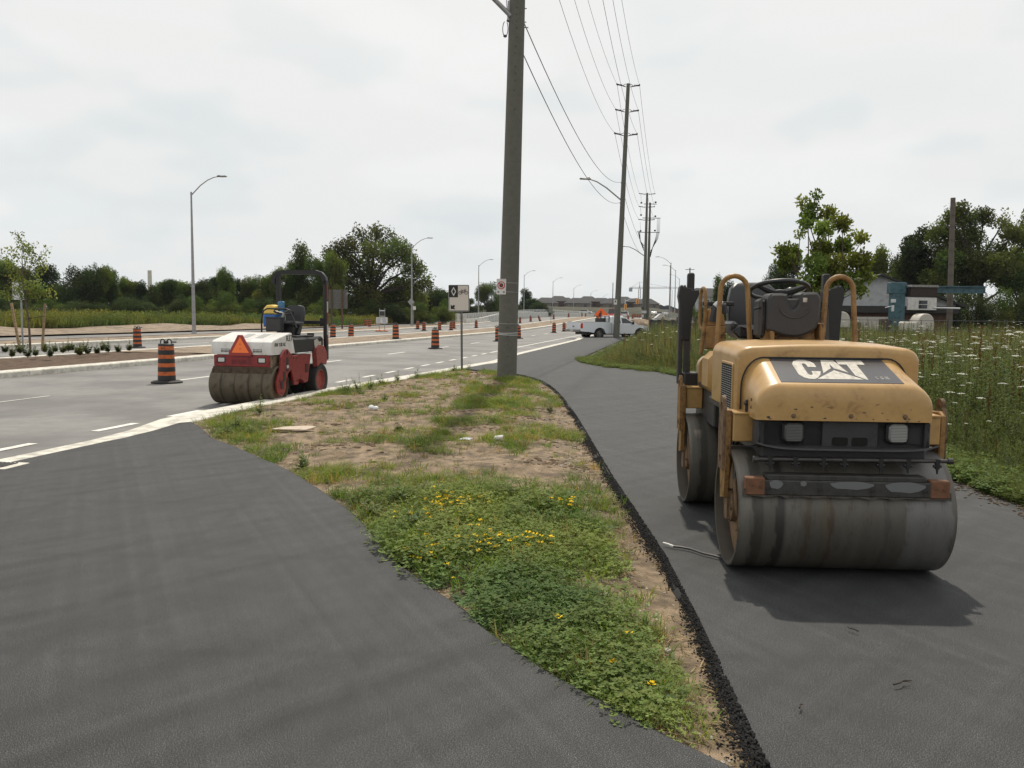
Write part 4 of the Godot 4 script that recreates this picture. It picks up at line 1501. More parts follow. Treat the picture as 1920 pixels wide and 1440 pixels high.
	# wheels at the back
	for x in [0.47, 0.17, -0.17, -0.47]:
		b = Build.new()
		var c := Vector3(x, 0.315, -1.06)
		b.ring_lathe(c, Vector3.RIGHT, [[0.20, -0.10], [0.27, -0.125], [0.305, -0.12], [0.315, -0.09], [0.318, 0.0], [0.315, 0.09], [0.305, 0.12], [0.27, 0.125], [0.20, 0.10]], 40)
		var wheel := Node3D.new()
		wheel.name = "wheel"
		t.add_child(wheel, true)
		obj("tyre", b, M.rubber, wheel)
		b = Build.new()
		var s := signf(x)
		b.ring_lathe(c, Vector3(s, 0, 0), [[0.20, -0.09], [0.205, 0.10], [0.19, 0.105], [0.18, 0.05], [0.08, 0.02], [0.08, -0.05]], 32)
		b.lathe(c, Vector3(s, 0, 0), [[0.09, 0.0], [0.09, 0.03], [0.05, 0.05], [0.0, 0.05]], 16)
		obj("rim", b, M.dull_red, wheel)
	# seat, wheel, console, bent rail
	b = Build.new()
	rings = []
	for q in [[0.0, 0.16], [0.03, 0.185], [0.2, 0.19], [0.30, 0.175], [0.335, 0.14], [0.345, 0.08]]:
		var r := PackedVector3Array()
		for p in rounded(q[1] * 2, 0.10, 0.034, 3):
			r.append(Vector3(0.14 + p.x, 1.43 + q[0], -0.86 - q[0] * 0.12 + p.y))
		rings.append(r)
	b.loft(rings)
	obj("seat_back", b, M.vinyl, t)
	b = Build.new()
	b.box(Vector3(0.14, 1.42, -0.66), Vector3(0.40, 0.10, 0.40), 0.04)
	obj("seat_cushion", b, M.vinyl, t)
	b = Build.new()
	b.box(Vector3(0.14, 1.28, -0.66), Vector3(0.26, 0.22, 0.28), 0.02)
	b.rod(Vector3(0.30, 1.2, -0.62), Vector3(0.30, 1.36, -0.72), 0.05)
	b.box(Vector3(0.1, 1.185, -0.55), Vector3(0.8, 0.03, 0.8), 0.01)
	obj("seat_base", b, M.black, t)
	b = Build.new()
	b.box(Vector3(-0.02, 1.40, -0.33), Vector3(0.30, 0.26, 0.18), 0.015)
	b.box(Vector3(-0.02, 1.535, -0.33), Vector3(0.31, 0.02, 0.19), 0.006)
	obj("console", b, M.charcoal, t)
	var sw := Node3D.new()
	sw.name = "steering_wheel"
	t.add_child(sw)
	sw.position = Vector3(0.07, 1.645, -0.52)
	sw.rotation = Vector3(deg_to_rad(-16), 0, 0.05)
	b = Build.new()
	var loop := PackedVector3Array()
	for k in 33:
		var a := TAU * k / 32
		loop.append(Vector3(cos(a) * 0.18, 0, sin(a) * 0.18))
	b.tube(loop, 0.013, -1, 8, false)
	obj("rim", b, M.vinyl, sw)
	b = Build.new()
	for a in [0.6, 2.7, 4.7]:
		b.rod(Vector3(cos(a) * 0.18, 0, sin(a) * 0.18), Vector3(0, -0.03, 0), 0.012)
	b.rod(Vector3(0, -0.03, 0), Vector3(0, -0.3, 0.08), 0.03)
	obj("spokes", b, M.steel, sw)
	b = Build.new()
	b.tube(PackedVector3Array([Vector3(-0.30, 1.20, -0.34), Vector3(-0.30, 1.50, -0.34), Vector3(-0.26, 1.66, -0.34), Vector3(-0.18, 1.70, -0.34), Vector3(0.20, 1.70, -0.34), Vector3(0.28, 1.67, -0.34), Vector3(0.33, 1.56, -0.34), Vector3(0.42, 1.34, -0.34)]), 0.016, -1, 10)
	obj("guard_rail", b, M.black, t)
	b = Build.new()
	b.prism(shifted(rounded(0.26, 0.24, 0.03), Vector2(-0.29, 1.47)), Vector3(0, 0, -0.62), Vector3.RIGHT, Vector3.UP, 0.2, 0.02)
	b.box(Vector3(-0.19, 1.37, -0.55), Vector3(0.1, 0.08, 0.1), 0.01)
	obj("blue_canister", b, M.strong_blue, t)
	b = Build.new()
	b.prism(PackedVector2Array([Vector2(-0.42, 1.60), Vector2(-0.16, 1.60), Vector2(-0.16, 1.75), Vector2(-0.24, 1.78), Vector2(-0.34, 1.77), Vector2(-0.41, 1.70)]), Vector3(0, 0, -0.62), Vector3.RIGHT, Vector3.UP, 0.2, 0.02)
	obj("yellow_lid", b, M.lamp_yellow, t)
	b = Build.new()
	b.box(Vector3(-0.12, 1.64, -0.8), Vector3(0.11, 0.42, 0.12), 0.02)
	obj("blue_bottle", b, paint(0.05, 0.16, 0.30, 0.4), t)
	# roll bar
	b = Build.new()
	for s in [-1.0, 1.0]:
		b.box(Vector3(0.56 if s > 0 else -0.45, 1.49, -1.36), Vector3(0.075, 1.60 if s > 0 else 1.82, 0.10), 0.01)
	var bow := [[-0.56, 2.20], [-0.54, 2.33], [-0.47, 2.41], [-0.36, 2.44], [0.36, 2.44], [0.47, 2.41], [0.54, 2.33], [0.56, 2.20]]
	rings = []
	for k in bow.size():
		var p := Vector2(bow[k][0], bow[k][1])
		var d := (Vector2(bow[mini(k + 1, 7)][0], bow[mini(k + 1, 7)][1]) - Vector2(bow[maxi(k - 1, 0)][0], bow[maxi(k - 1, 0)][1])).normalized()
		var nn := Vector2(-d.y, d.x) * 0.042
		rings.append(PackedVector3Array([Vector3(p.x + nn.x, p.y + nn.y, -1.31), Vector3(p.x + nn.x, p.y + nn.y, -1.41), Vector3(p.x - nn.x, p.y - nn.y, -1.41), Vector3(p.x - nn.x, p.y - nn.y, -1.31)]))
	b.loft(rings)
	b.box(Vector3(0, 1.44, -1.33), Vector3(1.06, 0.07, 0.05), 0.006)
	b.box(Vector3(0.5, 1.45, -1.33), Vector3(0.1, 0.16, 0.03), 0.006)
	var rb := obj("roll_bar", b, M.black, t)
	for q in [[2.05, 0.30, 0], [1.75, 0.22, 1], [1.52, 0.24, 0], [1.30, 0.22, 1], [1.12, 0.14, 0]]:
		b = Build.new()
		b.box(Vector3(0.599, q[0], -1.36), Vector3(0.005, q[1], 0.06), 0.0)
		obj("reflective_stripe", b, M.off_white if q[2] else M.red, rb)

# ---------------------------------------------------------------- street furniture
func stand(base: Vector3, through: Vector3) -> Transform3D:     # upright axes that lean through a second point
	var y := (through - base).normalized()
	var z := Vector3.RIGHT.cross(y).normalized()
	return Transform3D(Basis(y.cross(z), y, z), base)

func on_road(x: float, depth: float, h := ROAD_Y) -> Vector3:
	var p := far_at(x, 600.0, depth)
	p.y = h + rise(u_of(p))
	return p

func barrels() -> void:
	var t := thing("traffic_barrel", "large striped orange and black traffic barrel left of the red and white roller", "traffic barrel", ground(313, 718, ROAD_Y), 0.0, "construction barrels along the road")
	var b := Build.new()
	b.lathe(Vector3.ZERO, Vector3.UP, [[0.33, 0.0], [0.345, 0.012], [0.34, 0.035], [0.30, 0.055], [0.215, 0.06]], 32)
	obj("rubber_base", b, M.rubber, t)
	b = Build.new()
	b.lathe(Vector3.ZERO, Vector3.UP, [[0.196, 0.055], [0.193, 0.17], [0.188, 0.18], [0.186, 0.265], [0.190, 0.275], [0.187, 0.36], [0.182, 0.37], [0.180, 0.455], [0.184, 0.465], [0.181, 0.55], [0.176, 0.56], [0.174, 0.645], [0.178, 0.655], [0.174, 0.75], [0.170, 0.76], [0.168, 0.845], [0.172, 0.85], [0.168, 0.895], [0.155, 0.905], [0.0, 0.905]], 32)
	obj("drum", b, M.black, t)
	for k in 4:
		b = Build.new()
		var y := 0.178 + 0.1935 * k
		var r := 0.1895 - 0.0062 * k
		b.ring_lathe(Vector3.ZERO, Vector3.UP, [[r, y], [r - 0.001, y + 0.088], [r - 0.006, y + 0.088], [r - 0.005, y]], 32)
		obj("reflective_band", b, M.orange, t)
	b = Build.new()
	for s in [-1.0, 1.0]:
		var pts := PackedVector3Array()
		for k in 9:
			var a := PI * k / 8
			pts.append(Vector3(s * 0.075 + 0.048 * cos(a), 0.945 + 0.06 * sin(a), 0.0))
		pts.insert(0, Vector3(s * 0.075 + 0.05, 0.90, 0))
		pts.append(Vector3(s * 0.075 - 0.05, 0.90, 0))
		b.tube(pts, 0.014, -1, 8)
	b.box(Vector3(0.0, 0.935, 0), Vector3(0.1, 0.06, 0.06), 0.01)
	b.box(Vector3(0.18, 0.94, 0), Vector3(0.12, 0.028, 0.03), 0.006)
	obj("handle", b, M.black, t)
	words("SITE", 0.035, M.black, Vector3(0, 0.80, 0.1725), Vector3.RIGHT, Vector3.UP, t)
	var spots := [
		[258, 0, 652, "traffic barrel on the far carriageway, farthest left, with the planting bed before it"], [816, 0, 654, "traffic barrel standing alone in the near lane left of the bicycle sign"],
		[742, 0, 637, "traffic barrel on the median kerb below the white board on legs"], [658, 0, 634, "traffic barrel right of the brown sign posts"], [624, 0, 634, "traffic barrel half behind the roll bar of the red and white roller"],
		[972, 0, 635, "traffic barrel just right of the foot of the near concrete pole"], [934, 0, 640, "traffic barrel peeping out left of the near concrete pole"],
		[1039, 81, 0, "traffic barrel in the near lane left of the white pickup tail"], [1058, 87, 0, "traffic barrel nearest to the tail of the white pickup"],
		[686, 98, 0, "small distant traffic barrel by the meadow, left one of a pair"], [693, 95, 0, "small distant traffic barrel by the meadow, right one of a pair"],
		[783, 91, 0, "traffic barrel on the far carriageway, left one under the lamp post with signs"], [795, 84, 0, "traffic barrel on the far carriageway, right one under the lamp post with signs"], [824, 88, 0, "traffic barrel on the median straight above the lone near barrel"], [846, 87, 0, "traffic barrel at the left edge of the bicycle sign post"], [851, 96, 0, "traffic barrel half hidden beside another left of the bicycle sign post"],
		[893, 100, 0, "traffic barrel by the start of the concrete bridge wall"], [975, 128, 0, "traffic barrel on the bridge approach, first right of the near pole"], [995, 140, 0, "traffic barrel on the bridge approach, second right of the near pole"],
		[1038, 160, 0, "traffic barrel behind the small sign on the median tip"], [1066, 190, 0, "distant traffic barrel before the bridge wall above the pickup bed"], [1091, 215, 0, "far traffic barrel against the bridge wall end, left one"], [1098, 215, 0, "far traffic barrel against the bridge wall end, right one"],
		[1105, 78, 0, "traffic barrel whose black top shows above the pickup bed"], [1168, 140, 0, "distant traffic barrel between the two tall poles, nearest to the white pickup"], [1178, 155, 0, "distant traffic barrel between the two tall poles, middle one"], [1186, 175, 0, "distant traffic barrel between the two tall poles, beside the heap"]]
	for q in spots:
		var p: Vector3 = ground(q[0], q[2], ROAD_Y) if q[2] else on_road(q[0], q[1])
		if q[2] and v_of(p) < -15.7 and v_of(p) > -20.9:
			p = ground(q[0], q[2], 0.0)
		var c := again(t, "traffic_barrel", q[3], p, 0.0, rng.randf_range(0.97, 1.03))
		c.rotation = Vector3(rng.randf_range(-0.025, 0.025), rng.randf() * TAU, rng.randf_range(-0.03, 0.03))
	var lean := again(t, "traffic_barrel", "leaning bent traffic barrel on the bridge approach", on_road(1013, 143))
	lean.rotation = Vector3(0, 0, 0.35)
	for k in 7:
		again(t, "traffic_barrel", "tiny barrel far down the road between the poles, %s of the crowd from the left" % ordinal(k), on_road(1189 + 3.2 * k, 200.0 + 12 * (k % 3)), k)

func lamp_posts() -> void:
	var t := thing("street_lamp", "tall grey street lamp standing left of the red and white roller", "street lamp", ground(364, 626, 0.02), 0.0, "street lamps along the road")
	var h := 9.6
	var b := Build.new()
	b.rod(Vector3.ZERO, Vector3(0, h, 0), 0.135, 0.055, 14)
	b.rod(Vector3.ZERO, Vector3(0, 0.12, 0), 0.2, 0.17, 14)
	b.rod(Vector3(0, h - 0.1, 0), Vector3(0, h + 0.08, 0), 0.07, 0.06, 10)
	obj("pole", b, M.galvanised, t)
	b = Build.new()
	b.tube(PackedVector3Array([Vector3(0, h - 0.15, 0), Vector3(0.7, h + 0.5, 0), Vector3(1.25, h + 0.85, 0), Vector3(1.7, h + 1.02, 0), Vector3(2.05, h + 1.07, 0)]), 0.04, 0.028, 8)
	obj("arm", b, M.galvanised, t)
	b = Build.new()
	b.box(Vector3(2.32, h + 1.08, 0), Vector3(0.66, 0.075, 0.28), 0.03)
	b.box(Vector3(2.12, h + 1.13, 0), Vector3(0.22, 0.06, 0.16), 0.02)
	var head := obj("lamp_head", b, M.galvanised, t)
	b = Build.new()
	b.box(Vector3(2.40, h + 1.035, 0), Vector3(0.36, 0.02, 0.2), 0.004)
	obj("lamp_glass", b, M.pale_metal, head)
	var face := atan2(-RS, RC) * -1.0
	t.rotation.y = -atan2(RS, RC)
	var left := [[772, 102.0, "street lamp with two small signs in front of the great oak"], [897, 150.0, "street lamp on the bridge wall left of the near concrete pole"], [982, 197.0, "street lamp on the bridge wall, first right of the near concrete pole"], [1036, 233.0, "street lamp on the bridge wall behind the median tip sign"], [1075, 285.0, "street lamp on the bridge wall above the pickup bed"], [1107, 340.0, "distant street lamp past the end of the bridge wall above the orange diamond sign"], [1130, 400.0, "most distant street lamp left of the second tall pole"]]
	for q in left:
		var p := on_road(q[0], q[1], 0.0)
		again(t, "street_lamp", q[2], p, t.rotation.y)
	var right := [[1255.5, 142.0, "street lamp with arm to the left, tallest one behind the yellow roller's folded bar"], [1264.5, 172.0, "street lamp with arm to the left, second in the far row"], [1272, 215.0, "street lamp with arm to the left, third in the far row"], [1259, 300.0, "street lamp with arm to the left, small one deep in the far row"]]
	for q in right:
		again(t, "street_lamp", q[2], on_road(q[0], q[1], 0.3), t.rotation.y + PI)

func no_stopping(parent: Node3D, at: Transform3D) -> void:
	var n := Node3D.new()
	n.name = "no_stopping_sign"
	parent.add_child(n, true)
	n.transform = at
	var b := Build.new()
	b.prism(rounded(0.23, 0.36, 0.02), Vector3.ZERO, Vector3.RIGHT, Vector3.UP, 0.006)
	obj("panel", b, M.white, n)
	b = Build.new()
	b.ring_lathe(Vector3(0, 0.03, 0.003), Vector3.BACK, [[0.092, -0.002], [0.092, 0.001], [0.072, 0.001], [0.072, -0.002]], 32)
	b.box(Vector3(0, 0.03, 0.0046), Vector3(0.17, 0.02, 0.002), 0.0, Basis(Vector3.BACK, -PI / 4))
	obj("red_ring", b, paint(0.42, 0.03, 0.03, 0.5), n)
	b = Build.new()
	b.lathe(Vector3(0, 0.03, 0.0), Vector3.BACK, [[0.05, 0.0], [0.05, 0.0025], [0.0, 0.0025]], 8)
	for s in [-1.0, 1.0]:
		b.prism(PackedVector2Array([Vector2(s * 0.095, -0.125), Vector2(s * 0.06, -0.10), Vector2(s * 0.06, -0.15)]), Vector3(0, 0, 0.002), Vector3.RIGHT, Vector3.UP, 0.002)
		b.box(Vector3(s * 0.055, -0.125, 0.001), Vector3(0.03, 0.014, 0.002), 0.0)
	obj("black_symbols", b, M.black, n)

func poles() -> void:
	# the near concrete pole
	var base := ground(950, 711)
	var top := far_at(970.0, 0.0, -base.z - 0.02)
	var t := thing("utility_pole", "thick near concrete utility pole with a no stopping sign, standing in the grass", "utility pole", base, 0.0, "concrete utility poles")
	t.transform = stand(base, top)
	var H := 18.4
	var b := Build.new()
	b.rod(Vector3(0, -0.3, 0), Vector3(0, H, 0), 0.236, 0.118, 28)
	obj("shaft", b, M.pole, t)
	for y in [0.55, 0.84, 1.02, 1.22, 1.35, 6.2, 6.62, 6.85, 7.0, 7.15, 7.45, 7.6, 7.8, 8.0, 8.15, 8.3, 8.45]:
		b = Build.new()
		var r := lerpf(0.236, 0.118, (y + 0.3) / (H + 0.3))
		b.lathe(Vector3(-0.01 * sin(y * 7), y, r - 0.012), Vector3.BACK, [[0.014, 0.0], [0.014, 0.014], [0.0, 0.014]], 8)
		obj("bolt_hole", b, M.black, t)
	for y in [1.06, 1.10, 1.32, 2.06, 2.27]:
		b = Build.new()
		var r := lerpf(0.236, 0.118, (y + 0.3) / (H + 0.3))
		var w := 0.006 if y > 1.2 else 0.008
		b.ring_lathe(Vector3(0, y, 0), Vector3(0.04 * sin(y * 50.0), 1, 0.03).normalized(), [[r + 0.004, -w], [r + 0.004, w], [r - 0.004, w], [r - 0.004, -w]], 28)
		obj("strap", b, M.pale_metal if y < 1.2 else M.galvanised, t)
	no_stopping(t, Transform3D(Basis(Vector3.UP, -0.25), Vector3(-0.185, 2.17, 0.20)))
	b = Build.new()
	b.tube(PackedVector3Array([Vector3(-0.14, 8.30, 0.08), Vector3(-0.9, 8.98, 0.15), Vector3(-1.8, 9.65, 0.35), Vector3(-2.5, 9.98, 0.5), Vector3(-3.0, 10.05, 0.6)]), 0.055, 0.035, 10)
	b.box(Vector3(-0.19, 8.42, 0.02), Vector3(0.06, 0.45, 0.12), 0.01)
	obj("lamp_arm", b, M.galvanised, t)
	b = Build.new()
	b.box(Vector3(-3.3, 10.09, 0.65), Vector3(0.7, 0.08, 0.3), 0.03)
	obj("lamp_head", b, M.galvanised, t)
	b = Build.new()
	var loop := PackedVector3Array()
	for k in 15:
		var a := lerpf(0.6, TAU - 0.4, k / 14.0)
		loop.append(Vector3(-0.235 + 0.06 * sin(a) - 0.02, 8.02 + 0.17 * cos(a), 0.06))
	b.tube(loop, 0.010, -1, 6)
	b.ball(Vector3(-0.255, 7.86, 0.06), Vector3(0.045, 0.035, 0.04), 8, 6)
	b.ball(Vector3(-0.205, 8.20, 0.06), Vector3(0.03, 0.03, 0.03), 8, 6)
	b.rod(Vector3(-0.205, 8.2, 0.06), Vector3(-0.29, 9.1, 0.06), 0.008)
	obj("cable_loop", b, M.wire, t)
	b = Build.new()
	for y in [8.08, 8.2, 8.5]:
		b.rod(Vector3(0.17, y, 0), Vector3(0.17 + (0.10 if y < 8.1 else 0.05), y, 0), 0.012, -1, 6)
	obj("pole_steps", b, M.galvanised, t)
	# the two poles beyond and their wires
	var base2 := on_road(1156, 60.0, 0.0)
	var top2 := far_at(1178, 157, 60.2)
	var t2 := thing("utility_pole", "slim leaning concrete utility pole rising beside the white pickup, with lamp arm", "utility pole", base2, 0.0, "concrete utility poles")
	t2.transform = stand(base2, top2)
	var L2 := base2.distance_to(top2)
	b = Build.new()
	b.rod(Vector3(0, -0.3, 0), Vector3(0, L2, 0), 0.235, 0.125, 20)
	obj("shaft", b, M.pole, t2)
	var arms := func(n: Node3D, L: float, offs: Array, half: float) -> void:
		for o in offs:
			for s in [-1.0, 1.0]:
				var m := Build.new()
				var r := 0.16
				m.tube(PackedVector3Array([Vector3(s * r, L - o - 0.12, 0), Vector3(s * (r + 0.22), L - o - 0.06, 0), Vector3(s * half * 0.98, L - o + 0.03, 0)]), 0.028, 0.05, 6)
				m.tube(PackedVector3Array([Vector3(s * r, L - o + 0.08, 0), Vector3(s * (r + 0.2), L - o - 0.02, 0)]), 0.02, -1, 6)
				for k in 4:
					m.lathe(Vector3(s * lerpf(half * 0.55, half * 0.92, k / 3.0), L - o + 0.0, 0), Vector3(s, 0.1, 0).normalized(), [[0.075, 0.0], [0.03, 0.05]], 8)
				m.ball(Vector3(s * half, L - o + 0.04, 0), Vector3(0.06, 0.07, 0.06), 6, 4)
				obj("insulator_arm", m, M.dark_steel, n)
	arms.call(t2, L2, [0.1, 1.85, 3.5], 0.80)
	b = Build.new()
	b.tube(PackedVector3Array([Vector3(-0.15, 9.85, 0), Vector3(-1.2, 10.65, 0), Vector3(-1.9, 11.05, 0), Vector3(-2.4, 11.2, 0)]), 0.055, 0.04, 8)
	obj("lamp_arm", b, M.galvanised, t2)
	b = Build.new()
	b.box(Vector3(-2.75, 11.22, 0), Vector3(0.8, 0.10, 0.34), 0.04)
	b.ball(Vector3(-2.5, 11.3, 0), Vector3(0.1, 0.08, 0.1), 8, 6)
	obj("lamp_head", b, M.galvanised, t2)
	b = Build.new()
	b.box(Vector3(-0.2, 2.55, 0.2), Vector3(0.23, 0.36, 0.02), 0.003)
	var sg := obj("sign_panel", b, M.white, t2)
	b = Build.new()
	b.ball(Vector3(-0.2, 2.6, 0.212), Vector3(0.05, 0.07, 0.005), 10, 6)
	obj("sign_symbol", b, M.black, sg)
	var base3 := on_road(1207, 112.0, -0.2)
	var top3 := far_at(1213.5, 362, 112.0)
	var t3 := thing("utility_pole", "distant concrete utility pole crowded with cross arms, taller of the pair", "utility pole", base3, 0.0, "concrete utility poles")
	t3.transform = stand(base3, top3)
	var L3 := base3.distance_to(top3)
	b = Build.new()
	b.rod(Vector3.ZERO, Vector3(0, L3, 0), 0.30, 0.13, 16)
	obj("shaft", b, M.pole, t3)
	arms.call(t3, L3, [0.1, 1.8, 3.5], 1.05)
	b = Build.new()
	b.tube(PackedVector3Array([Vector3(-0.2, 9.6, 0), Vector3(-1.4, 10.4, 0), Vector3(-2.2, 10.75, 0), Vector3(-2.9, 10.8, 0)]), 0.06, 0.05, 8)
	b.box(Vector3(-3.1, 10.8, 0), Vector3(0.6, 0.1, 0.3), 0.03)
	obj("lamp_arm", b, M.galvanised, t3)
	b = Build.new()
	b.box(Vector3(-0.25, 2.6, 0.25), Vector3(0.3, 0.3, 0.02), 0.0)
	obj("dark_sign", b, M.black, t3)
	b = Build.new()
	b.box(Vector3(-0.02, 2.1, 0.28), Vector3(0.62, 0.36, 0.02), 0.0)
	b.box(Vector3(-0.22, 1.55, 0.28), Vector3(0.3, 0.4, 0.02), 0.0)
	obj("pale_sign", b, M.pale_metal, t3)
	for k in 3:
		b = Build.new()
		b.tube(PackedVector3Array([Vector3(-0.25, L3 - 7.6 + 0.3 * k, 0.1), Vector3(-0.75, L3 - 6.4, 0.1), Vector3(-1.05 + 0.1 * k, L3 - 5.3, 0.1), Vector3(-1.2 + 0.15 * k, L3 - 5.0, 0)]), 0.05, 0.03, 6)
		obj("feeder_cable", b, M.black, t3)
	for o in [2.9, 1.3, 5.0]:
		b = Build.new()
		b.box(Vector3(-0.75, L3 - o, 0.05), Vector3(0.26, 0.2, 0.2), 0.05)
		b.rod(Vector3(-0.75, L3 - o, 0.05), Vector3(-0.85, L3 - o + 1.2, 0), 0.015, -1, 5)
		obj("switch_gear", b, M.black, t3)
	var base4 := on_road(1213.5, 112.6, -0.2)
	var t4 := thing("utility_pole", "shorter dark utility pole close beside the tall distant one, with long cross bars", "utility pole", base4, 0.0, "concrete utility poles")
	t4.transform = stand(base4, far_at(1219, 380, 112.6))
	b = Build.new()
	var L4 := base4.distance_to(far_at(1219, 380, 112.6))
	b.rod(Vector3.ZERO, Vector3(0, L4, 0), 0.27, 0.12, 16)
	obj("shaft", b, M.pole, t4)
	for o in [[0.2, 0.85, 0.85], [2.05, 1.0, 1.4], [3.95, 1.45, 1.3]]:
		b = Build.new()
		b.box(Vector3((o[2] - o[1]) * 0.5, L4 - o[0], 0.16), Vector3(o[1] + o[2], 0.08, 0.08), 0.0)
		obj("cross_bar", b, M.dark_steel, t4)
		b = Build.new()
		b.box(Vector3(0.72, L4 - o[0] + 0.25, 0.1), Vector3(0.26, 0.22, 0.2), 0.06)
		obj("switch_gear", b, M.black, t4)
	for k in 4:
		b = Build.new()
		b.tube(PackedVector3Array([Vector3(0.18, L4 - 7.2 + 0.25 * k, 0.1), Vector3(0.45, L4 - 6.0, 0.1), Vector3(0.8 + 0.1 * k, L4 - 4.9, 0.1), Vector3(1.0 + 0.12 * k, L4 - 3.9, 0.1), Vector3(1.0 + 0.12 * k, L4 - 2.1, 0.1)]), 0.06 if k < 3 else 0.03, 0.015, 6)
		obj("feeder_cable", b, M.black, t4)
	# farther poles
	for q in [[1255, 200.0, 497.0, "far thin utility pole behind the left row lamp"], [1291, 190.0, 502.0, "far utility pole with two cross bars above the roller's folded bar"], [1148, 330.0, 530.0, "far bare pole just left of the second tall pole"], [1161, 420.0, 553.0, "far short pole just right of the second tall pole"]]:
		var p := on_road(q[0], q[1], 0.0)
		var tp := far_at(q[0] + 0.5, q[2], q[1])
		var n := thing("utility_pole", q[3], "utility pole", p, 0.0, "far utility poles")
		b = Build.new()
		b.rod(Vector3.ZERO, Vector3(0, tp.y - p.y, 0), 0.22, 0.14, 8)
		obj("shaft", b, M.pole, n)
		if q[0] == 1291:
			for o in [0.4, 2.2]:
				b = Build.new()
				b.box(Vector3(0, tp.y - p.y - o, 0), Vector3(2.2 - 0.4 * o, 0.12, 0.12), 0.0)
				obj("cross_bar", b, M.dark_steel, n)
	# wires, each from pole to pole
	var hang := func(m: Build, a: Vector3, c: Vector3, sag: float, r: float) -> void:
		var pts := PackedVector3Array()
		for k in 25:
			var f := k / 24.0
			pts.append(a.lerp(c, f) - Vector3(0, sag * 4.0 * f * (1.0 - f), 0))
		m.tube(pts, r, -1, 5)
	var names := ["top", "middle", "lowest"]
	for k in 3:
		for s in [-1.0, 1.0]:
			var o: float = [0.1, 1.85, 3.5][k]
			var e2: Vector3 = t2.transform * Vector3(s * 0.80, L2 - o + 0.06, 0)
			var e1: Vector3 = t.transform * Vector3(s * 0.80, H - o - 1.0, 0)
			var e3: Vector3 = t3.transform * Vector3(s * 1.05, L3 - [0.1, 1.8, 3.5][k] + 0.06, 0)
			b = Build.new()
			hang.call(b, e1, e2, 1.3, 0.009)
			hang.call(b, e2, e3, 0.9, 0.012)
			tag(obj("overhead_wire", b, M.wire), "overhead wire running from pole to pole on the %s arms, %s side" % [names[k], "left" if s < 0 else "right"], "wire", "overhead wires")
	for k in 2:
		b = Build.new()
		var q: float = [9.65, 11.1][k]
		hang.call(b, t.transform * Vector3(0.13, [7.6, 8.3][k], -0.12), t2.transform * Vector3(-0.2, q, 0), 1.1, 0.012)
		hang.call(b, t2.transform * Vector3(-0.2, q, 0), t3.transform * Vector3(-0.2, q, 0), 0.9, 0.014)
		tag(obj("overhead_cable", b, M.wire), ["lower thick cable slung from the near pole to the lamp arm pole", "upper thick cable slung from the near pole to above the lamp arm"][k], "cable", "overhead cables")

func sign_post(called: String, label: String, at: Vector3, h: float, mat: Material) -> Node3D:
	var t := thing(called, label, "sign", at)
	var b := Build.new()
	b.box(Vector3(0, h * 0.5, 0), Vector3(0.055, h, 0.055), 0.006)
	obj("post", b, mat, t)
	return t

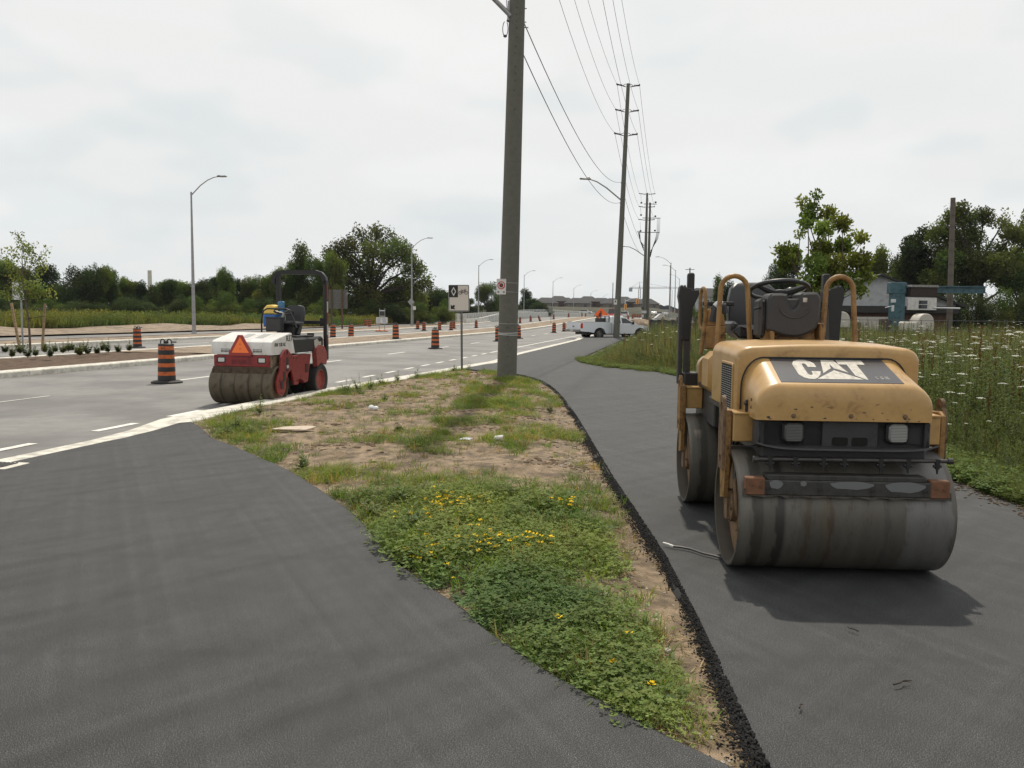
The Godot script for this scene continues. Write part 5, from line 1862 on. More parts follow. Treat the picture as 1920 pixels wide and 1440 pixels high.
func signs() -> void:
	# bicycle lane sign
	var t := sign_post("bicycle_lane_sign", "white bicycle lane sign with a black diamond corner on a perforated steel post", ground(866, 694), 2.1, M.dark_steel)
	t.rotation.z = 0.012
	var b := Build.new()
	for k in 60:
		b.box(Vector3(0, 0.06 + k * 0.026, 0.0285), Vector3(0.012, 0.012, 0.002), 0.0)
	obj("post_holes", b, M.pale_metal, t)
	var cy := 1.965
	b = Build.new()
	b.prism(shifted(rounded(0.565, 0.715, 0.03), Vector2(-0.065, cy)), Vector3(0, 0, 0.045), Vector3.RIGHT, Vector3.UP, 0.004)
	var back := obj("black_border", b, M.black, t)
	b = Build.new()
	b.prism(with_hole(shifted(rounded(0.565, 0.715, 0.03), Vector2(-0.065, cy)), shifted(rounded(0.55, 0.70, 0.025), Vector2(-0.065, cy))), Vector3(0, 0, 0.0462), Vector3.RIGHT, Vector3.UP, 0.003)
	obj("edge", b, M.white, back)
	b = Build.new()
	b.prism(shifted(rounded(0.52, 0.67, 0.02), Vector2(-0.065, cy)), Vector3(0, 0, 0.0465), Vector3.RIGHT, Vector3.UP, 0.003)
	obj("panel", b, paint(0.62, 0.56, 0.50, 0.5), back)
	b = Build.new()
	b.prism(PackedVector2Array([Vector2(-0.326, cy + 0.02), Vector2(-0.09, cy + 0.02), Vector2(-0.09, cy + 0.336), Vector2(-0.326, cy + 0.336)]), Vector3(0, 0, 0.049), Vector3.RIGHT, Vector3.UP, 0.003)
	var corner := obj("black_corner", b, M.black, back)
	b = Build.new()
	var dia := func(r: float) -> PackedVector2Array: return PackedVector2Array([Vector2(-0.208, cy + 0.178 - r * 1.85), Vector2(-0.208 + r, cy + 0.178), Vector2(-0.208, cy + 0.178 + r * 1.85), Vector2(-0.208 - r, cy + 0.178)])
	b.prism(with_hole(dia.call(0.068), dia.call(0.042)), Vector3(0, 0, 0.0515), Vector3.RIGHT, Vector3.UP, 0.003)
	obj("white_diamond", b, M.white, corner)
	b = Build.new()
	for x in [-0.025, 0.135]:
		b.ring_lathe(Vector3(x, cy + 0.145, 0.0495), Vector3.BACK, [[0.050, -0.002], [0.050, 0.001], [0.036, 0.001], [0.036, -0.002]], 24)
	for q in [[-0.025, 0.145, 0.02, 0.21], [0.02, 0.21, 0.055, 0.145], [0.055, 0.145, 0.105, 0.205], [0.02, 0.205, 0.105, 0.205], [0.105, 0.215, 0.135, 0.145], [-0.025, 0.145, 0.055, 0.145], [0.095, 0.235, 0.105, 0.205], [0.0, 0.225, 0.03, 0.225], [0.085, 0.235, 0.12, 0.24]]:
		b.rod(Vector3(q[0], cy + q[1], 0.0498), Vector3(q[2], cy + q[3], 0.0498), 0.0055, -1, 5)
	obj("bicycle_symbol", b, M.black, back)
	b = Build.new()
	b.prism(PackedVector2Array([Vector2(-0.29, cy - 0.30), Vector2(-0.16, cy - 0.30), Vector2(-0.20, cy - 0.255), Vector2(-0.165, cy - 0.215), Vector2(-0.205, cy - 0.18), Vector2(-0.245, cy - 0.215), Vector2(-0.29, cy - 0.17)]), Vector3(0, 0, 0.049), Vector3.RIGHT, Vector3.UP, 0.003)
	obj("arrow", b, M.black, back)
	# the back of a large slatted board
	t = thing("sign_board", "large dark slatted sign board seen from behind on two brown posts", "sign", ground(634, 616, 0.1) , -0.1)
	for x in [-0.62, 0.42]:
		b = Build.new()
		b.box(Vector3(x, 1.85, 0.05), Vector3(0.14, 3.75, 0.14), 0.01)
		obj("post", b, paint(0.14, 0.085, 0.055, 0.85, 0.0, 0.4, 2.0), t)
	for k in 11:
		b = Build.new()
		b.box(Vector3(0, 1.98 + 0.165 * k, -0.06), Vector3(1.85, 0.155, 0.05), 0.006)
		obj("slat", b, paint(0.16, 0.17, 0.165, 0.7, 0.0, 0.4, 2.0), t)
	# the white board on legs with sand bags
	t = thing("message_board", "small white printed board on thin legs weighted with orange sand bags", "sign", on_road(716, 79.0), -0.1)
	b = Build.new()
	b.box(Vector3(0, 1.05, 0), Vector3(1.1, 0.58, 0.03), 0.004)
	var panel := obj("panel", b, M.white, t)
	b = Build.new()
	for r in 5:
		for c in [-0.27, 0.27]:
			b.box(Vector3(c + 0.03 * ((r * 3) % 3 - 1), 1.24 - 0.09 * r, 0.017), Vector3(0.34 + 0.06 * ((r * 2) % 3 - 1), 0.035, 0.003), 0.0)
	obj("lines_of_print", b, paint(0.20, 0.23, 0.32, 0.6), panel)
	for x in [-0.26, 0.26]:
		b = Build.new()
		b.rod(Vector3(x, 0, 0), Vector3(x, 0.78, 0), 0.03, -1, 6)
		b.rod(Vector3(x, 0, 0), Vector3(x + 0.02, 2.2, -0.08), 0.025, -1, 6)
		obj("leg", b, M.galvanised, t)
	b = Build.new()
	b.box(Vector3(0, 1.98, -0.08), Vector3(0.56, 0.10, 0.03), 0.0)
	b.box(Vector3(0, 1.45, -0.06), Vector3(0.56, 0.05, 0.03), 0.0)
	obj("top_frame", b, M.pale_metal, t)
	b = Build.new()
	b.box(Vector3(0, 1.70, -0.075), Vector3(0.52, 0.42, 0.02), 0.0)
	obj("screen", b, M.dark_steel, t)
	for x in [-0.42, -0.05, 0.4]:
		b = Build.new()
		b.ball(Vector3(x, 0.06, 0.05), Vector3(0.24, 0.085, 0.16), 10, 6)
		obj("sand_bag", b, M.orange, t)
	# small signs
	t = sign_post("small_sign", "tiny white sign on a thin post at the meadow edge", ground(745, 607, 0.25), 1.2, M.dark_steel)
	b = Build.new()
	b.box(Vector3(0, 1.2, 0.03), Vector3(0.36, 0.52, 0.02), 0.004)
	obj("panel", b, M.white, t)
	t = sign_post("warning_sign", "diamond sign seen from behind with a white plate, by the lamp post before the oak", on_road(775.5, 101.0, 0.0), 3.0, M.galvanised)
	b = Build.new()
	b.prism(PackedVector2Array([Vector2(0, 2.5), Vector2(0.42, 2.95), Vector2(0, 3.4), Vector2(-0.42, 2.95)]), Vector3(-0.3, 0, 0.04), Vector3.RIGHT, Vector3.UP, 0.02)
	obj("diamond_plate", b, M.galvanised, t)
	b = Build.new()
	b.box(Vector3(0.1, 2.2, 0.04), Vector3(0.36, 0.42, 0.02), 0.004)
	obj("white_plate", b, M.white, t)
	t = sign_post("median_sign", "grey sign seen from behind on the tip of the median", on_road(1033, 126.0, 0.0), 2.2, M.dark_steel)
	b = Build.new()
	b.box(Vector3(-0.05, 1.95, 0.04), Vector3(0.55, 0.8, 0.02), 0.004)
	obj("plate", b, paint(0.17, 0.17, 0.165, 0.6), t)
	t = sign_post("blank_sign", "pale blank sign seen from behind left of the staked sapling", ground(43, 652, 0.02), 2.35, M.galvanised)
	b = Build.new()
	b.box(Vector3(-0.06, 2.25, 0.04), Vector3(0.50, 0.68, 0.02), 0.004)
	obj("plate", b, M.pale_metal, t)
	# orange roadwork diamond
	t = thing("roadwork_sign", "bright orange roadwork diamond with a black flag person behind the white pickup", "sign", on_road(1127, 70.0, -0.02))
	b = Build.new()
	var c := 1.68
	var dd := PackedVector2Array([Vector2(0, c - 0.58), Vector2(0.58, c), Vector2(0, c + 0.58), Vector2(-0.58, c)])
	b.prism(dd, Vector3.ZERO, Vector3.RIGHT, Vector3.UP, 0.012)
	var face := obj("panel", b, M.bright_orange, t)
	b = Build.new()
	b.prism(PackedVector2Array([Vector2(-0.22, c - 0.24), Vector2(-0.13, c - 0.24), Vector2(-0.10, c - 0.05), Vector2(-0.05, c - 0.24), Vector2(0.03, c - 0.20), Vector2(-0.02, c + 0.06), Vector2(0.12, c + 0.0), Vector2(0.12, c + 0.05), Vector2(0.0, c + 0.17), Vector2(-0.16, c + 0.15), Vector2(-0.22, c + 0.0)]), Vector3(0, 0, 0.003), Vector3.RIGHT, Vector3.UP, 0.004)
	b.lathe(Vector3(-0.03, c + 0.24, 0.0), Vector3.BACK, [[0.07, 0.0], [0.07, 0.003], [0.0, 0.003]], 10)
	obj("flag_person_symbol", b, M.black, face)
	b = Build.new()
	b.box(Vector3(0.17, c + 0.05, 0.003), Vector3(0.20, 0.17, 0.003), 0.0)
	obj("flag_symbol", b, M.safety_orange, face)
	b = Build.new()
	for s in [-1.0, 1.0]:
		b.rod(Vector3(s * 0.35, 0, 0.25), Vector3(0, 0.7, -0.02), 0.02)
		b.rod(Vector3(s * 0.35, 0, -0.3), Vector3(0, 0.7, -0.02), 0.02)
	b.rod(Vector3(0, 0.65, -0.02), Vector3(0, 2.1, -0.02), 0.02)
	obj("stand", b, M.dark_steel, t)
	# stakes and litter
	var sk := thing("wooden_stake", "left leaning pale wooden stake beside the sapling", "stake", ground(38, 661, 0.05), 0.0, "stakes of the sapling")
	b = Build.new()
	b.box(Vector3(0, 0.85, 0), Vector3(0.075, 1.75, 0.075), 0.012)
	obj("shaft", b, M.wood, sk)
	sk.rotation.z = 0.14
	again(sk, "wooden_stake", "right leaning pale wooden stake beside the sapling", ground(79, 656, 0.05)).rotation.z = -0.10
	# storm drain at the left edge
	t = thing("storm_drain", "iron storm drain grate at the end of the kerb, cut by the left edge", "drain", ground(2, 873, -0.09) + Vector3(-0.2, 0.0, 0), -0.12)
	b = Build.new()
	b.box(Vector3.ZERO, Vector3(0.8, 0.02, 0.36), 0.004)
	obj("frame", b, M.concrete, t)
	for k in 14:
		b = Build.new()
		b.box(Vector3(-0.30 + 0.046 * k, 0.012, 0), Vector3(0.024, 0.014, 0.26), 0.0)
		obj("bar", b, M.dark_steel, t)
	# hose on the new asphalt
	b = Build.new()
	var hp := PackedVector3Array()
	for q in [[1262, 1028], [1275, 1029], [1295, 1033], [1318, 1041], [1340, 1046], [1362, 1052]]:
		hp.append(ground(q[0], q[1], 0.012) + Vector3(0, 0.012, 0))
	b.tube(hp, 0.007, -1, 8)
	t = tag(obj("cable", b, M.black), "thin black cable with a bare white end lying by the yellow roller's drum", "cable")
	b = Build.new()
	b.tube(PackedVector3Array([ground(1243, 1023, 0.012) + Vector3(0, 0.02, 0), ground(1253, 1025, 0.012) + Vector3(0, 0.016, 0), ground(1263, 1028, 0.012) + Vector3(0, 0.012, 0)]), 0.005, 0.0085, 8)
	obj("white_end", b, M.white, t)
	# twigs and a scuff of dirt on the new path
	var twigs := [[1690, 1285, 0.05, 0.5, "dark bent twig lying on the path in front of the yellow roller"], [1598, 1185, 0.03, 2.2, "short dark twig at the edge of the yellow roller's shadow"], [1500, 1330, 0.02, 1.1, "tiny dark twig lowest on the right path"]]
	for q in twigs:
		b = Build.new()
		b.tube(PackedVector3Array([Vector3(-q[2], 0.006, 0), Vector3(-q[2] * 0.3, 0.008, 0.1 * q[2]), Vector3(q[2] * 0.4, 0.007, -0.1 * q[2]), Vector3(q[2], 0.006, 0.2 * q[2])]), 0.004, 0.002, 6)
		b.tube(PackedVector3Array([Vector3(q[2] * 0.1, 0.010, 0), Vector3(q[2] * 0.5, 0.010, 0.5 * q[2])]), 0.003, 0.0015, 5)
		t = tag(obj("twig", b, M.bark), q[4], "twig", "twigs on the path")
		t.position = ground(q[0], q[1], 0.012) + Vector3(0, 0.008, 0)
		t.rotation.y = q[3]
	# litter on the earth
	b = Build.new()
	var card := PackedVector2Array([Vector2(-0.26, -0.08), Vector2(0.18, -0.10), Vector2(0.28, 0.06), Vector2(0.20, 0.10), Vector2(0.02, 0.085), Vector2(-0.14, 0.04)])
	b.prism(card, Vector3.ZERO, Vector3.RIGHT, Vector3(0, 0.12, -1).normalized(), 0.012)
	t = tag(obj("cardboard_sheet", b, paint(0.56, 0.47, 0.38, 0.8, 0.0, 0.2, 4.0)), "flat pale cardboard sheet lying on the bare earth near the kerb", "litter")
	t.position = ground(550, 803, 0.05) + Vector3(0, 0.01, 0)
	b = Build.new()
	for k in 7:
		b.ball(Vector3(0.045 * cos(k * 2.1), 0.025 + 0.01 * (k % 3), 0.03 * sin(k * 1.3)), Vector3(0.045, 0.03, 0.03), 7, 5)
	t = tag(obj("plastic_bag", b, paint(0.68, 0.69, 0.70, 0.5)), "crumpled white plastic bag on the bare earth", "litter")
	t.position = ground(699, 768, 0.03)
	b = Build.new()
	b.lathe(Vector3.ZERO, Vector3(1, 0.05, 0.2).normalized(), [[0.03, 0.0], [0.032, 0.005], [0.042, 0.10], [0.044, 0.105], [0.0, 0.10]], 14)
	t = tag(obj("paper_cup", b, M.white), "white paper cup lying in the grass strip", "litter")
	t.position = ground(931, 827, 0.03) + Vector3(-0.02, 0.03, 0)
	b = Build.new()
	b.prism(PackedVector2Array([Vector2(-0.09, -0.03), Vector2(0.05, -0.04), Vector2(0.09, 0.02), Vector2(-0.02, 0.04)]), Vector3.ZERO, Vector3.RIGHT, Vector3(0, 0.2, -1).normalized(), 0.006)
	t = tag(obj("wrapper", b, paint(0.45, 0.48, 0.52, 0.3)), "small grey wrapper on the bare earth left of the paper cup", "litter")
	t.position = ground(873, 822, 0.04)
	b = Build.new()
	b.ball(Vector3.ZERO, Vector3(0.035, 0.028, 0.03), 7, 5)
	t = tag(obj("asphalt_lump", b, M.black), "black lump of asphalt on the earth above the yellow flowers", "lump")
	t.position = ground(1033, 925, 0.02)


# ---------------------------------------------------------------- vehicles
func wheel(parent: Node3D, c: Vector3, r: float, w: float, s: float) -> void:
	var n := Node3D.new()
	n.name = "wheel"
	parent.add_child(n, true)
	var b := Build.new()
	b.ring_lathe(c, Vector3(s, 0, 0), [[r * 0.6, -w / 2], [r * 0.92, -w / 2], [r, -w * 0.32], [r, w * 0.32], [r * 0.92, w / 2], [r * 0.62, w / 2]], 24)
	obj("tyre", b, M.rubber, n)
	b = Build.new()
	b.lathe(c, Vector3(s, 0, 0), [[r * 0.61, 0.0], [r * 0.61, w * 0.42], [r * 0.54, w * 0.44], [r * 0.48, w * 0.25], [r * 0.22, w * 0.25], [r * 0.2, w * 0.42], [0.0, w * 0.42]], 20)
	obj("rim", b, M.steel, n)
	b = Build.new()
	for k in 6:
		var a := TAU * k / 6
		b.box(c + Vector3(s * w * 0.30, sin(a) * r * 0.36, cos(a) * r * 0.36), Vector3(0.03, r * 0.16, r * 0.12), 0.0, Basis(Vector3.RIGHT, -a))
	obj("rim_holes", b, M.black, n)

func pickup() -> void:
	var p := on_road(1143, 61.5, -0.10)
	var t := thing("pickup_truck", "white pickup truck parked across the end of the asphalt path", "pickup truck", p, deg_to_rad(118))
	t.scale = Vector3(1, 0.89, 1)
	var r := 0.39
	var prof := PackedVector2Array([Vector2(-3.13, 0.62), Vector2(-3.15, 1.34), Vector2(-0.50, 1.36), Vector2(-0.45, 1.24), Vector2(1.6, 1.22), Vector2(1.8, 1.18), Vector2(2.5, 1.08), Vector2(2.82, 0.98), Vector2(2.9, 0.75), Vector2(2.88, 0.50)])
	prof.append_array(arc(Vector2(2.10, r + 0.02), 0.50, 0.15, PI - 0.15, 10))
	prof.append(Vector2(1.52, 0.42))
	prof.append(Vector2(-0.93, 0.42))
	prof.append_array(arc(Vector2(-1.50, r + 0.02), 0.50, 0.15, PI - 0.15, 10))
	prof.append(Vector2(-2.3, 0.55))
	var b := Build.new()
	var poly := PackedVector2Array()
	for q in prof:
		poly.append(Vector2(q.x, q.y))
	side(b, poly, 0.97, 1.0, 1.94, 0.03)
	var body := obj("body", b, paint(0.62, 0.65, 0.68, 0.3), t)
	b = Build.new()
	b.box(Vector3(0, 1.335, -1.85), Vector3(1.66, 0.06, 2.4), 0.0)
	obj("bed_floor", b, M.black, body)
	b = Build.new()
	var rings := []
	for q in [[1.20, -0.43, 1.77, 0.95], [1.25, -0.43, 1.73, 0.95], [1.72, -0.35, 0.85, 0.80], [1.85, -0.27, 0.65, 0.74], [1.89, -0.15, 0.52, 0.66]]:
		rings.append(PackedVector3Array([Vector3(-q[3], q[0], q[1]), Vector3(q[3], q[0], q[1]), Vector3(q[3], q[0], q[2]), Vector3(-q[3], q[0], q[2])]))
	b.loft(rings)
	var cab := obj("cab", b, paint(0.64, 0.66, 0.68, 0.3), t)
	for s in [-1.0, 1.0]:
		for w in [[[-0.18, 1.28], [0.35, 1.28], [0.35, 1.70], [-0.14, 1.70]], [[0.48, 1.27], [1.50, 1.27], [0.84, 1.68], [0.48, 1.70]]]:
			b = Build.new()
			var pts := PackedVector3Array()
			for q in w:
				pts.append(Vector3(s * (0.957 - (q[1] - 1.25) * 0.318), q[1], q[0]))
			var inner := PackedVector3Array()
			for q in pts:
				inner.append(q - Vector3(s * 0.03, 0, 0))
			b.loft([pts, inner])
			obj("side_window", b, M.glass, cab)
		b = Build.new()
		b.box(Vector3(s * 1.06, 1.30, 1.38), Vector3(0.2, 0.22, 0.10), 0.03)
		obj("mirror", b, M.black, t)
		b = Build.new()
		b.box(Vector3(s * 0.955, 1.05, -3.05), Vector3(0.05, 0.40, 0.19), 0.01)
		obj("tail_light", b, M.red_lens, t)
		b = Build.new()
		b.box(Vector3(s * 0.973, 0.85, -0.47), Vector3(0.006, 0.80, 0.02), 0.0)
		obj("panel_gap", b, M.black, body)
		wheel(t, Vector3(s * 0.84, r, -1.50), r, 0.26, s)
		wheel(t, Vector3(s * 0.84, r, 2.10), r, 0.26, s)
		b = Build.new()
		b.box(Vector3(s * 0.8, 0.92, 2.80), Vector3(0.28, 0.2, 0.16), 0.03)
		obj("headlight", b, M.lens, t)
	b = Build.new()
	b.box(Vector3(0, 0.66, -3.23), Vector3(1.9, 0.20, 0.16), 0.03)
	var bump := obj("rear_bumper", b, M.steel, t)
	b = Build.new()
	b.box(Vector3(0, 0.68, -3.315), Vector3(0.4, 0.15, 0.012), 0.0)
	obj("number_plate", b, M.off_white, bump)
	b = Build.new()
	b.box(Vector3(0, 1.0, -3.153), Vector3(0.2, 0.08, 0.02), 0.0)
	obj("tailgate_handle", b, M.black, body)
	b = Build.new()
	b.box(Vector3(0, 0.45, 0), Vector3(1.5, 0.22, 5.0), 0.0)
	obj("underbody", b, M.black, t)
	b = Build.new()
	for x in [-0.8, -0.27, 0.27, 0.8]:
		b.box(Vector3(x, 1.56, -0.60), Vector3(0.06, 0.55, 0.06), 0.0)
	b.box(Vector3(0, 1.84, -0.60), Vector3(1.66, 0.06, 0.06), 0.0)
	b.box(Vector3(0.1, 1.5, -0.75), Vector3(1.1, 0.36, 0.2), 0.0)
	obj("headache_rack", b, M.black, t)
	b = Build.new()
	b.box(Vector3(0, 1.92, 0.15), Vector3(0.5, 0.07, 0.16), 0.02)
	obj("roof_beacon", b, M.red_lens, t)

func far_car(label: String, called: String, category: String, p: Vector3, turn: float, col: Material, tall: float) -> void:
	var t := thing(called, label, category, p, turn)
	var b := Build.new()
	side(b, PackedVector2Array([Vector2(-2.2, 0.35), Vector2(-2.25, 0.9), Vector2(2.1, 0.88), Vector2(2.25, 0.6), Vector2(2.2, 0.35)]), 0.9, 1.0, 1.8, 0.06)
	var body := obj("body", b, col, t)
	b = Build.new()
	b.loft([PackedVector3Array([Vector3(-0.85, 0.9, -1.9), Vector3(0.85, 0.9, -1.9), Vector3(0.85, 0.9, 1.1), Vector3(-0.85, 0.9, 1.1)]), PackedVector3Array([Vector3(-0.7, tall - 0.05, -1.5), Vector3(0.7, tall - 0.05, -1.5), Vector3(0.7, tall - 0.05, 0.4), Vector3(-0.7, tall - 0.05, 0.4)])])
	obj("windows", b, M.glass, t)
	b = Build.new()
	b.box(Vector3(0, tall, -0.55), Vector3(1.42, 0.08, 1.95), 0.03)
	obj("roof", b, col, t)
	for x in [-0.8, 0.8]:
		for z in [-1.4, 1.4]:
			b = Build.new()
			b.lathe(Vector3(x, 0.33, z), Vector3(signf(x), 0, 0), [[0.33, -0.1], [0.33, 0.1], [0.2, 0.11], [0.0, 0.11]], 14)
			obj("wheel", b, M.rubber, t)
		b = Build.new()
		b.box(Vector3(x * 0.85, 0.72, -2.25), Vector3(0.3, 0.18, 0.05), 0.0)
		obj("tail_light", b, M.red_lens, t)
		b = Build.new()
		b.box(Vector3(x * 0.85, 0.68, 2.23), Vector3(0.3, 0.16, 0.06), 0.0)
		obj("headlight", b, M.lens, t)

func vehicles() -> void:
	pickup()
	var face := -atan2(RS, RC)
	far_car("red truck far down the road left of the second tall pole", "truck", "truck", on_road(1147, 205.0), face, paint(0.50, 0.06, 0.03, 0.4), 2.1)
	far_car("pale van far off behind the bridge wall above the orange diamond sign", "van", "van", far_at(1120, 582, 345.0) * Vector3(1, 0, 1) + Vector3(0, 2.4, 0), face + 1.2, paint(0.5, 0.55, 0.58, 0.4), 2.0)
	far_car("white car far down the road just right of the second tall pole", "car", "car", on_road(1171, 190.0), face + PI, M.white, 1.45)
	far_car("white car with a dark underside behind the bridge wall end", "car", "car", on_road(1098, 300.0, 1.0), face + 1.4, M.white, 1.45)
	var k := 0
	for q in [[1226, 260.0, "white car among the far traffic, leftmost of the row behind the dark fence"], [1238, 300.0, "pale car among the far traffic, middle of the row behind the dark fence"], [1249, 280.0, "white car among the far traffic, rightmost of the row behind the dark fence"]]:
		far_car(q[2], "car", "car", on_road(q[0], q[1], 0.6), face + 1.3 * (k % 2), [M.white, paint(0.42, 0.40, 0.38, 0.4), M.white][k], 1.45)
		k += 1


# ---------------------------------------------------------------- walls, buildings, fences
func wall_along(called: String, label: String, category: String, u0: float, u1: float, v: float, h: Callable, thick: float, gap: float) -> void:
	var t := thing(called, label, category)
	var u := u0
	while u < u1:
		var e := minf(u + gap, u1)
		var b := Build.new()
		var rings := []
		for k in 3:
			var w := lerpf(u + 0.02, e - 0.02, k / 2.0)
			var y := rise(w)
			rings.append(PackedVector3Array([road(w, v - thick, y - 0.4), road(w, v - thick, y + h.call(w)), road(w, v, y + h.call(w)), road(w, v, y - 0.4)]))
		b.loft(rings)
		obj("wall_panel", b, M.pale_concrete, t)
		u = e

func bridge() -> void:
	wall_along("bridge_wall", "long pale concrete bridge wall on the far side of the road carrying the lamps", "wall", 124.0, 332.0, -32.4, func(u): return 1.25, 0.3, 9.0)
	wall_along("traffic_wall", "low concrete barrier with a sloped end along the bridge approach", "wall", 116.0, 332.0, -28.9, func(u): return lerpf(0.62, 1.15, smoothstep(122.0, 142.0, u)), 0.35, 6.0)
	var t := thing("wall_railing", "thin metal railing on top of the low concrete barrier", "railing")
	for y in [1.36, 1.56]:
		var b := Build.new()
		var pts := PackedVector3Array()
		for k in 20:
			var u := lerpf(142.0, 332.0, k / 19.0)
			pts.append(road(u, -29.1, rise(u) + y))
		b.tube(pts, 0.04, -1, 5)
		obj("rail", b, M.pale_metal, t)
	for k in 40:
		var b := Build.new()
		var u := lerpf(142.0, 330.0, k / 39.0)
		b.rod(road(u, -29.1, rise(u) + 1.13), road(u, -29.1, rise(u) + 1.56), 0.035, -1, 5)
		obj("railing_post", b, M.pale_metal, t)
	wall_along("road_barrier", "pale concrete barrier on the right side of the far road behind the dark fence", "wall", 120.0, 330.0, -2.4, func(_u): return 0.85, 0.3, 9.0)
	# green rise with the row of houses
	var land := Build.new()
	var at := func(i: int, j: int) -> Vector3:
		var x := lerpf(-70.0, 95.0, i / 24.0)
		var z := lerpf(-285.0, -480.0, j / 12.0)
		var h := 5.6 * smoothstep(-292.0, -345.0, z) * (1.0 - smoothstep(56.0, 84.0, x + 0.05 * (z + 340))) * smoothstep(-70.0, -30.0, x)
		return Vector3(x, -0.2 + h + 0.8 * lumps.get_noise_2d(x * 6, z * 6) * smoothstep(-290.0, -310.0, z), z)
	for i in 24:
		for j in 12:
			up_tri(land, at.call(i, j), at.call(i + 1, j), at.call(i + 1, j + 1))
			up_tri(land, at.call(i, j), at.call(i + 1, j + 1), at.call(i, j + 1))
	var green := paving(tex.dirt, 3.0, 0.95, 0.0, tex.mottle, 40.0)
	green.albedo_color = lin(0.15, 0.19, 0.08)
	struct("grassy_rise", land.done(null, 0.2), green)
	var cols := [1023, 1047, 1060, 1083, 1102, 1127, 1150, 1167, 1187, 1212]
	var wide := [9.5, 9.0, 8.0, 10.5, 9.0, 11.0, 9.5, 10.0, 11.5, 9.0]
	for k in cols.size():
		var d := 378.0 + 9.0 * (k % 3)
		var p := far_at(cols[k], 574, d)
		p.y = 4.9
		var w: float = wide[k]
		var hh: float = 3.0 + 0.5 * ((k * 5) % 3 - 1)
		var pos := ["leftmost of the row", "second from the left", "third from the left", "fourth from the left", "fifth from the left", "sixth from the left", "behind the second tall pole", "just right of the second tall pole", "left of the distant pole pair", "rightmost, behind the distant pole pair"]
		var hs := thing("house", "distant hip roofed house on the green rise, " + pos[k], "house", p, 0.2, "houses on the rise")
		var b := Build.new()
		b.box(Vector3(0, hh / 2, 0), Vector3(w, hh, 9.0), 0.0)
		var wall := obj("wall", b, M.brick if k % 3 else paint(0.15, 0.125, 0.105, 0.9), hs)
		for x in [-0.28, 0.22]:
			b = Build.new()
			b.box(Vector3(x * w, hh * 0.6, 4.51), Vector3(1.3, 1.1, 0.06), 0.0)
			obj("window", b, M.glass, wall)
		b = Build.new()
		var e := 0.4
		b.loft([PackedVector3Array([Vector3(-w / 2 - e, hh, -4.9), Vector3(w / 2 + e, hh, -4.9), Vector3(w / 2 + e, hh, 4.9), Vector3(-w / 2 - e, hh, 4.9)]), PackedVector3Array([Vector3(-w * 0.22, hh + 2.5, -0.4), Vector3(w * 0.22, hh + 2.5, -0.4), Vector3(w * 0.22, hh + 2.5, 0.4), Vector3(-w * 0.22, hh + 2.5, 0.4)])])
		obj("roof", b, M.roof, hs)
	# distant town and tower crane
	for q in [[1222, 520.0, 5.0, 9.0, "white gabled building far down the road"], [1236, 560.0, 6.5, 12.0, "grey block far down the road left of the lamps"], [1250, 640.0, 7.5, 16.0, "brown block farthest down the road"]]:
		var p := on_road(q[0], q[1], 0.0)
		var fb := thing("far_building", q[4], "building", p)
		var b := Build.new()
		b.box(Vector3(0, q[2] / 2, 0), Vector3(q[3], q[2], 10), 0.0)
		var wall := obj("wall", b, M.white if q[0] == 1222 else M.brick if q[0] == 1250 else M.haze_blue, fb)
		b = Build.new()
		b.prism(PackedVector2Array([Vector2(-q[3] / 2 - 0.4, q[2]), Vector2(q[3] / 2 + 0.4, q[2]), Vector2(0, q[2] + 3.0)]), Vector3(0, 0, 5.3), Vector3.RIGHT, Vector3.UP, 10.6)
		obj("roof", b, M.roof if q[0] != 1222 else M.wood, fb)
		for x in [-0.25, 0.25]:
			b = Build.new()
			b.box(Vector3(x * q[3], q[2] * 0.55, 5.02), Vector3(1.6, 1.6, 0.1), 0.0)
			obj("window", b, M.glass, wall)
	var cp := on_road(1198, 700.0, 0.0)
	var crane := thing("tower_crane", "pale tower crane far away above the roofs", "crane", cp)
	var top := far_at(1198, 541, 700.0).y - cp.y
	var b := Build.new()
	for x in [-0.8, 0.8]:
		for z in [-0.8, 0.8]:
			b.rod(Vector3(x, 0, z), Vector3(x, top, z), 0.16, -1, 4)
	for k in 12:
		b.rod(Vector3(-0.8, top * k / 12.0, 0.8), Vector3(0.8, top * (k + 1) / 12.0, 0.8), 0.1, -1, 4)
	b.rod(Vector3(0, top, 0), Vector3(0, top + 5.5, 0), 0.5, 0.1, 4)
	obj("mast", b, M.galvanised, crane)
	b = Build.new()
	for y in [0.0, 1.1]:
		b.rod(Vector3(-8, top + y, 0), Vector3(36, top + y * 0.8 + 0.6, 0), 0.22, 0.12, 4)
	for k in 22:
		b.rod(Vector3(-8 + 2 * k, top, 0), Vector3(-7 + 2 * k, top + 1.2, 0), 0.1, -1, 4)
	b.rod(Vector3(0, top + 5.5, 0), Vector3(24, top + 1.3, 0), 0.09, -1, 4)
	b.rod(Vector3(0, top + 5.5, 0), Vector3(-7, top + 1.0, 0), 0.09, -1, 4)
	obj("jib", b, M.galvanised, crane)
	b = Build.new()
	b.box(Vector3(-7.5, top - 1.0, 0), Vector3(2.6, 3.2, 2), 0.0)
	obj("counterweight", b, M.haze_blue, crane)
	# far chimney behind the left trees
	b = Build.new()
	var ch := far_at(281, 530, 260.0)
	b.rod(Vector3(0, 0, 0), Vector3(0, far_at(281, 507, 260.0).y, 0), 0.75, 0.6, 14)
	var chim := tag(obj("chimney_stack", b, M.concrete), "slender pale chimney stack showing above the left trees", "chimney")
	chim.position = Vector3(ch.x, 0, ch.z)
	# traffic signal
	var sp := on_road(1171.5, 215.0, 0.0)
	var sgn := thing("traffic_signal", "yellow traffic signal on a long arm between the two tall poles", "traffic light", sp)
	b = Build.new()
